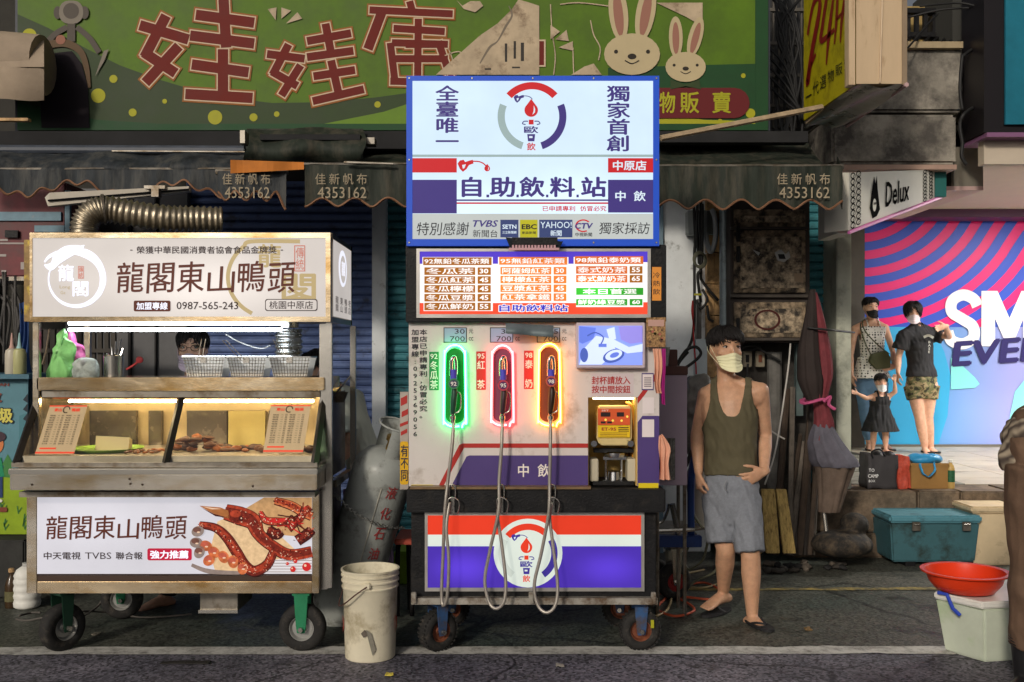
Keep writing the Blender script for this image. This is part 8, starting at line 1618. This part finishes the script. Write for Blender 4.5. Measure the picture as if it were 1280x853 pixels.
tag(cables('pale_wire', [[P(988, 430, 7.2), P(984, 470, 7.1), P(970, 560, 6.9), P(956, 606, 6.8)], [P(962, 538, 6.95), P(975, 546, 6.95), P(981, 549, 6.95)]], .006, mat('white_cord', (.5, .48, .44), .5)), 'pale cord slanting down behind the man towards the pallet', 'cord')
# pallet
t = thing('wooden_pallet', 'yellowish wooden pallet planks leaning upright behind the man', 'pallet', tuple(P(968, 693, 7.2)))
for (x0, x1, x2, x3) in ((936, 949, 953, 940), (952, 969, 975, 958), (970.5, 983, 995, 979.5)): obj('plank', MB().prism([P(x0, 612, 6.95), P(x1, 612, 6.95), P(x2, 692, 6.85), P(x3, 692, 6.85)], (0, .03, 0)), PLY, t, bevel=.003)
for y in (625, 672): obj('crosspiece', MB().prism([P(940, y, 6.99), P(985, y, 6.99), P(987, y + 8, 6.98), P(942, y + 8, 6.98)], (0, .04, 0)), WOODD, t)
# poles bundle
t = thing('pole_bundle', 'bundle of dark poles and boards leaning against the wall beside the pallet', 'poles', tuple(P(1000, 695, 7.2))); rp = random.Random(2)
for i in range(13):
    x = 984 + i * 3.2 + rp.uniform(-2, 2); xb = x - rp.uniform(2, 18); tp = rp.uniform(360, 560) if i > 6 else rp.uniform(480, 600)
    obj('pole', MB().tube([P(x + rp.uniform(-3, 10), tp, 7.42), P(xb, 694, 7.15 + rp.uniform(-.08, .08))], rp.uniform(.016, .03), 7), mat('pole_tone%d' % (i % 4), ((.05, .035, .025), (.09, .08, .07), (.03, .025, .022), (.13, .11, .09))[i % 4], .7, var=.4, vs=9), t)
# parasol tied with ribbon
t = thing('closed_parasol', 'closed plaid parasol tied with a pink ribbon leaning by the pavement edge', 'parasol', tuple(P(1030, 692, 7.1)))
PL1 = mat('parasol_red', lin((112, 50, 56)), .8, var=.3, vs=12); PL2 = mat('parasol_grey', lin((92, 90, 100)), .8, var=.3, vs=10); PL3 = mat('parasol_brown', lin((98, 84, 74)), .8, var=.3, vs=9); PL0 = mat('parasol_dark', (.03, .022, .02), .8, var=.3)
def pleat(mb, cs, m):
    """cs: list (px, py, radius_px)"""
    mb.use(m); c = catmull([P(a, b_, 7.05) for a, b_, r in cs], 4); rr_ = []
    for i in range(len(cs) - 1):
        for k_ in range(4): rr_.append(cs[i][2] + (cs[i + 1][2] - cs[i][2]) * k_ / 4)
    rr_.append(cs[-1][2]); n = 28; vs = []
    for p, r in zip(c, rr_):
        for q in range(n): a = 2 * math.pi * q / n; w = r * 7.05 / F * (1 + .16 * math.sin(q * 2.2 + p.z * 3)); vs.append((p.x + w * math.cos(a), p.y + w * .8 * math.sin(a), p.z))
    mb.add(vs, [(i * n + q, i * n + (q + 1) % n, (i + 1) * n + (q + 1) % n, (i + 1) * n + q) for i in range(len(c) - 1) for q in range(n)])
b = MB(); pleat(b, [(1016, 362, 3), (1014, 400, 8), (1012, 440, 13), (1014, 475, 15), (1018, 500, 9)], PL0); obj('dark_cover', b, None, t, smooth='all')
b = MB(); pleat(b, [(1019, 366, 2), (1024, 400, 6), (1029, 440, 9), (1030, 470, 10), (1026, 500, 8), (1030, 530, 12), (1026, 550, 13)], PL1); obj('canopy', b, None, t, smooth='all')
b = MB(); pleat(b, [(1028, 530, 10), (1032, 552, 20), (1042, 575, 27), (1046, 583, 26)], PL2); obj('canopy', b, None, t, smooth='all')
b = MB(); pleat(b, [(1045, 580, 24), (1042, 600, 19), (1040, 615, 16), (1036, 640, 12)], PL3); obj('canopy', b, None, t, smooth='all')
obj('ribbon', MB().tube([P(1018 + 20 * math.cos(a) * .8, 502 + 2.5 * math.sin(a * 2), 7.05 + .1 * math.sin(a)) for a in [i * math.pi / 8 for i in range(16)]], [(.012, .02)] * 16, 6, closed=True).tube(catmull([P(1030, 502, 6.93), P(1038, 496, 6.9), P(1036, 506, 6.92), P(1044, 512, 6.92)], 4), .012, 6), mat('pink_ribbon', lin((190, 84, 128)), .6), t)
obj('pole', MB().tube([P(1021, 570, 7.1), P(1033, 664, 7.05)], .014, 8), STEELB, t); obj('pole', MB().tube([P(1017, 362, 7.1), P(1022, 570, 7.1)], .014, 8), BLACK, t)
lump_ = MB(); lump_.ell(P(1068, 655, 7.15), (.10, .12, .08), 14).ell(P(1052, 680, 7.1), (.22, .2, .1), 14)
o = remesh(lump_, .012, 'parasol_base', mat('black_stone', (.02, .018, .016), .8, var=.4, vs=14, bump=.5, bs=30, dirt_or_glint=(.08, .06, .04), dscale=12), None, it=2); tag(o, 'lumpy black sacks piled at the foot of the pavement edge', 'sack')
# clutter strip on the ground
t = thing('rubble_pile', 'small heap of dark scraps on the ground by the poles', 'rubble', tuple(P(985, 700, 7.0))); rp = random.Random(4)
for i in range(16): c0 = P(rp.uniform(955, 1060), rp.uniform(694, 700), 7.0 + rp.uniform(-.15, .2)); c0.z = .02; q = lump(c0, (rp.uniform(.02, .06), .03, .02), mat('scrap%d' % (i % 3), ((.04, .035, .03), (.12, .10, .08), (.02, .02, .02))[i % 3], .8), 'scrap'); attach(q, t)
# cooler
t = thing('cooler_box', 'big worn blue green cooler box with metal latches on the ground', 'cooler', (X(1169, 7.15), 7.3, 0))
CO = mat('cooler_blue', lin((62, 100, 108)), .5, var=.15, vs=5, dirt_or_glint=lin((44, 58, 56)), dscale=5, damt=.45); COL_ = mat('cooler_lid', lin((84, 136, 150)), .45, var=.1, vs=6, dirt_or_glint=lin((60, 90, 96)), dscale=6, damt=.25)
x0, x1 = X(1112, 7.15), X(1226, 7.15); zc = Z(654, 7.15)
obj('body', MB().prism([(x0 + .03, 7.17, .03), (x1 - .03, 7.17, .03), (x1 - .005, 7.15, zc), (x0 + .005, 7.15, zc)], (0, .38, 0)), CO, t, bevel=.012)
lid = obj('lid', MB().box(x0 - .005, x1 + .005, 7.13, 7.56, zc + .003, zc + .055), COL_, t, bevel=.014)
for px in (1146, 1209): l_ = obj('latch', MB().pbox(px - 5, 653, px + 5, 664, 7.115, .02), STEELD, t, bevel=.003); obj('buckle', MB().tube([P(px - 4, 656, 7.11), P(px + 4, 656, 7.11)], .006, 6), STEELB, l_)
obj('end_handle', MB().tube(catmull([P(1110, 660, 7.3), P(1107, 668, 7.3), P(1109, 678, 7.3)], 4), .008, 6), BLACK, t)
for px in (1136, 1208): obj('foot', MB().box(X(px - 6, 7.2), X(px + 6, 7.2), 7.17, 7.5, 0.0, .032), BLACK, t)
tag(obj('cooler_box', MB().box(X(1215, 7.2), X(1272, 7.2), 7.2, 7.55, 0.0, Z(641, 7.2)).box(X(1213, 7.2), X(1275, 7.2), 7.18, 7.57, Z(641, 7.2), Z(633, 7.2)), mat('cream_foam', lin((206, 186, 152)), .6, var=.08, vs=6, dirt_or_glint=lin((160, 140, 110)), dscale=5, damt=.25), bevel=.012), 'cream foam box standing right of the blue green cooler', 'box')
# bags on the pavement edge
zp = .497; Dp = 7.62
t = thing('shopping_bag', 'dark grey shopping bag with white print on the pavement edge', 'bag', (X(1103, Dp), Dp + .1, zp))
DG = mat('dark_bag', lin((58, 56, 58)), .7, var=.15, vs=8, bump=.2, bs=30)
A = [P(1084, 609, Dp), P(1122, 609, Dp), P(1123, 570, Dp + .02), P(1085, 568, Dp + .02)]; A[0].z = A[1].z = zp
bgm = MB(); o_ = Vector((0, .18, 0)); v = A + [a + o_ for a in A]; bgm.add(v, [(0, 1, 2, 3), (4, 7, 6, 5), (0, 3, 7, 4), (1, 5, 6, 2), (0, 4, 5, 1)]); obj('body', crumple(bgm, 7, .016, 11), DG, t, smooth='all')
obj('handle', MB().tube(catmull([P(1091, 572, Dp), P(1090, 565, Dp - .01), P(1100, 562, Dp - .01), P(1106, 570, Dp)], 5), .007, 6), BLACK, t); obj('filling', MB().ell(P(1096, 572, Dp + .1), (.06, .06, .05), 10).ell(P(1110, 571, Dp + .1), (.06, .06, .045), 10), BLACK, t, smooth='all')
pr = Print(front(Dp - .001)); pr.text('TO', 1086, 586, 1093, 590, WHT, 1); pr.text('CAMP', 1085, 593, 1098, 597.5, WHT, 1, bold=.02); pr.text('BOX', 1086, 600, 1094, 603, WHT, 1); pr.build('print', t)
A = [P(1124, 609, Dp), P(1140, 609, Dp), P(1136, 572, Dp + .02), P(1122, 570, Dp + .02)]; A[0].z = A[1].z = zp
tag(obj('shopping_bag', crumple(MB().prism(A, (0, .14, 0)), 6, .016, 13), mat('red_print_bag', lin((176, 70, 52)), .6, var=.3, vs=26), bevel=.004), 'red printed carrier bag squeezed between the dark bag and the carton', 'bag')
t = thing('carton', 'brown cardboard carton with a blue bag on top of it on the pavement edge', 'box', (X(1163, Dp), Dp, zp))
KB = mat('cardboard', lin((146, 110, 62)), .8, var=.1, vs=9); obj('box', MB().box(X(1139, Dp), X(1185, Dp), Dp, Dp + .26, zp, Z(581, Dp)), KB, t, bevel=.003); obj('flap', MB().box(X(1138, Dp), X(1186, Dp), Dp - .004, Dp + .02, Z(582, Dp) - .004, Z(579.5, Dp)), KB, t)
b = MB(); b.ell(P(1156, 574, Dp + .1), (.13, .10, .045), 16); b.tube(catmull([P(1150, 580, Dp - .02), P(1152, 592, Dp - .03), P(1160, 595, Dp - .03), P(1167, 588, Dp - .03), P(1168, 578, Dp - .02)], 5), [(.006, .016)] * 21, 6)
b.v = [tuple(Vector(q) + noise.noise_vector(Vector(q) * 16) * .018) for q in b.v]; tag(obj('blue_bag', b, mat('blue_plastic_bag', lin((50, 140, 190)), .35, var=.2, vs=14, bump=.6, bs=24), smooth='all'), 'crumpled light blue plastic bag lying on the cardboard carton', 'bag')
t = thing('drink_bottle', 'plastic drink bottle with green label right of the carton', 'bottle', (X(1191, Dp), Dp, zp)); bo = Vector((X(1191, Dp), Dp + .04, zp))
obj('bottle', MB().lathe([(.028, 0), (.031, .01), (.031, .15), (.024, .175), (.012, .19), (.012, .2)], bo, n=18), mat('bottle_amber', lin((180, 150, 90)), .2, var=.2), t, smooth=True); obj('label', MB().lathe([(.0318, .05), (.0318, .14)], bo, n=18, cap=False), mat('green_label', lin((40, 90, 60)), .5, var=.4, vs=60), t, smooth=True); obj('cap', MB().lathe([(.015, 0), (.015, .018)], bo + Vector((0, 0, .2)), n=14), WHITEP, t, smooth=True)
# red basin on white box
Db = 5.0; z1 = Z(768, Db); t = thing('storage_box', 'white translucent storage box with blue clips under the orange red basin', 'box', (X(1222, Db), Db + .1, 0))
SBX = mat('milky_plastic', lin((196, 204, 186)), .4, var=.1, vs=4, dirt_or_glint=lin((170, 190, 150)), dscale=3, damt=.3)
obj('body', MB().add([(X(1186, 5.0) + .03, 5.12, 0.0), (X(1222, 5.0), 4.92, 0.0), (X(1330, 5.0), 5.0, 0.0), (X(1300, 5.0), 5.36, 0.0), (X(1181, 5.0), 5.12, .27), (X(1221, 5.0) - .01, 4.9, .27), (X(1335, 5.0), 4.98, .27), (X(1305, 5.0), 5.38, .27)], [(0, 1, 5, 4), (1, 2, 6, 5), (2, 3, 7, 6), (3, 0, 4, 7), (4, 5, 6, 7), (0, 3, 2, 1)]), SBX, t, bevel=.01)
obj('lid', MB().prism([(X(1178, 5.0), 5.11, .272), (X(1214, 5.0), 4.885, .272), (X(1340, 5.0), 4.965, .272), (X(1310, 5.0), 5.4, .272)], (0, 0, .035)), WHITEP, t, bevel=.008)
obj('clip', MB().tube([(X(1180, 5.0), 5.07, .31), (X(1187, 5.0), 5.03, .31), (X(1190, 5.0), 4.99, .25), (X(1197, 5.0), 4.97, .22)], .010, 6), mat('blue_clip', lin((50, 76, 180)), .4), t)
br = .2; bc = (X(1220, 4.98) , 5.10, .31)
tag(obj('red_basin', MB().lathe([(.11, 0), (.14, .008), (.175, .05), (.19, .095), (.215, .10), (.216, .108), (.19, .106), (.17, .05), (.135, .014), (0, .012)], bc, n=44, cap=False), mat('red_orange_plastic', lin((222, 62, 28)), .35, var=.05), smooth=True), 'round orange red plastic basin resting on the white storage box', 'basin')
# hand truck and mauve board
t = thing('mauve_board', 'pale mauve panel with a brown top edge standing right of the drink station', 'panel', tuple(P(843, 605, 5.75)))
obj('board', MB().pbox(818, 468, 859, 607, 5.75, .3), mat('mauve_panel', lin((166, 148, 162)), .5, var=.05, vs=5), t, bevel=.004); obj('top_edge', MB().pbox(816, 458, 860, 469, 5.74, .32), mat('brown_edge', lin((84, 52, 44)), .5, var=.2), t, bevel=.004)
for x_, y_ in ((821, 5.78), (855, 5.78), (821, 6.0), (855, 6.0)): obj('leg', MB().tube([(X(x_, 5.8), y_, Z(606, 5.75)), (X(x_, 5.8), y_, 0.0)], .011, 8), STEELD, t)
tag(obj('plastic_cup', MB().lathe([(.03, 0), (.04, .11), (.043, .113)], P(829, 458, 5.85), n=16), mat('cloudy_plastic', (.5, .5, .5), .2), smooth=True), 'clear plastic cup standing on the mauve panel', 'cup')
tag(obj('brown_block', MB().pbox(836, 437, 847, 458, 5.85, .08), mat('brown_edge', (.1, .05, .04), .5), bevel=.004), 'small dark brown block standing on the mauve panel', 'block')
tag(obj('mesh_bag', MB().grid(lambda u, v: P(822 + 22 * u, 548 + 52 * v, 5.72 - .02 * math.sin(u * 3.1) + .006 * math.sin(u * 30) + .004 * math.sin(v * 20)), 16, 10), mat('grey_netting', lin((120, 118, 112)), .5, .2, var=.5, vs=60), smooth=True), 'grey wire net pocket hanging on the mauve panel', 'net')
t = thing('hand_truck', 'blue tubular trolley with red wheel hubs parked behind the drink station', 'trolley', (X(845, 6.1), 6.1, 0)); BT = mat('blue_tube', lin((28, 52, 104)), .4, var=.2, vs=9)
obj('upright', MB().tube(catmull([P(872, 545, 5.95), P(870, 560, 5.95), P(864, 600, 5.98), P(864, 672, 6.0)], 5), .022, 8), BT, t, smooth='all')
obj('deck_bar', MB().box(X(815, 6), X(876, 6), 5.96, 6.02, Z(683, 6), Z(669, 6)), BT, t, bevel=.004); obj('deck', MB().box(X(815, 6), X(872, 6), 6.02, 6.5, Z(672, 6), Z(668, 6)), STEELD, t)
obj('brace', MB().tube([P(840, 630, 6.0), P(848, 668, 6.0)], .018, 8), STEELB, t); obj('cross_tube', MB().tube([P(816, 664, 5.98), P(868, 662, 5.98)], .014, 8), STEELB, t)
obj('loop_handle', MB().tube(catmull([P(818, 655, 6.1), P(828, 652, 6.1), P(834, 640, 6.1), P(836, 630, 6.1)], 5), .010, 8), STEELB, t)
caster(t, X(842, 6.2), 6.2, Z(683, 6.2), .115, .07, R(20), STEELB, mat('red_hub', (.3, .03, .03), .5), False); caster(t, X(820, 6.35), 6.45, Z(683, 6.2), .105, .07, R(-20), STEELD, mat('red_hub', (.3, .03, .03), .5), False)
b = MB(); rp = random.Random(8)
tag(remesh(MB().ell(P(874, 500, 6.4), (.10, .10, .17), 12).ell(P(872, 545, 6.4), (.08, .1, .2), 12).ell(P(873, 590, 6.3), (.06, .08, .22), 12), .012, 'plastic_sacks', mat('grey_sack', lin((116, 114, 108)), .4, var=.35, vs=12, bump=.8, bs=16), None, it=2, disp=folds(.02, 16, 8)), 'crumpled grey and white plastic sacks hanging behind the blue trolley', 'sack')
tag(obj('black_strap', MB().grid(lambda u, v: P(844 + 26 * v + 6 * u * (1 - abs(v - .4)), 598 - 44 * v + 3 * math.sin(v * 6), 5.9), 3, 12), mat('black_cloth', (.02, .02, .02), .7)), 'black cloth strap slung over the blue trolley', 'strap')
tag(obj('white_can', MB().lathe([(.05, 0), (.052, .01), (.052, .34), (.03, .38), (.02, .39)], (X(874, 6.2), 6.25, Z(662, 6.2)), n=18), mat('white_can', lin((190, 184, 170)), .5, var=.1), smooth=True), 'narrow white canister beside the man with the grey shorts', 'canister')
tag(obj('steel_rods', MB().tube([P(868, 652, 6.05), P(884, 664, 6.0)], .007, 6).tube([P(862, 664, 6.05), P(886, 660, 6.05)], .006, 6), STEELB), 'thin steel rods sticking out of the trolley behind the man', 'rods')
b = [[P(858, 600, 6.0), P(866, 640, 6.0), P(878, 660, 5.95)], [P(885, 676, 6.1), P(878, 700, 6.15), P(862, 712, 6.2), P(855, 700, 6.2), P(862, 680, 6.2)], [P(900, 700, 6.2), P(892, 716, 6.2), P(870, 726, 6.25), P(858, 738, 6.25)]]
tag(cables('trolley_cables', b, .008, mat('olive_cable', (.1, .1, .08), .5)), 'loops of dark cable hanging from the blue trolley', 'cables')
def gnd(px, D): return Vector((X(px, D), D, .012))
b = [[gnd(905, 6.35), gnd(880, 6.6), gnd(850, 6.45), gnd(828, 6.1), gnd(822, 5.9), gnd(845, 5.75), gnd(868, 5.9), gnd(850, 6.15), gnd(826, 6.3)], [gnd(908, 6.3), gnd(890, 6.15), gnd(860, 6.2), gnd(830, 6.25)]]
tag(cables('orange_hose', b, .008, mat('orange_hose', lin((190, 84, 54)), .5)), 'orange hose looping on the ground by the right wheel of the machine', 'hose')
b = [[gnd(820, 5.75), gnd(834, 5.9), gnd(840, 6.3), gnd(836, 6.7), gnd(880, 7.0)], [gnd(900, 6.6), gnd(878, 6.45), gnd(840, 6.5)]]
tag(cables('beige_hose', b, .008, mat('beige_hose', lin((150, 132, 96)), .5)), 'beige hose curling on the ground beside the orange one', 'hose')
tag(obj('green_coupling', MB().lathe([(.02, 0), (.024, .02), (.018, .05)], P(893, 678, 6.1), n=12), mat('green_plastic', (.02, .3, .12), .4), smooth=True), 'green hose coupling between the trolley and the man', 'coupling')
tag(cables('long_wire', [[P(1009, 410, 7.0), P(1040, 413, 7.0), P(1068, 416, 7.4)]], .008, CABLE), 'thin dark wire running from the parasol top to the pillar', 'wire')
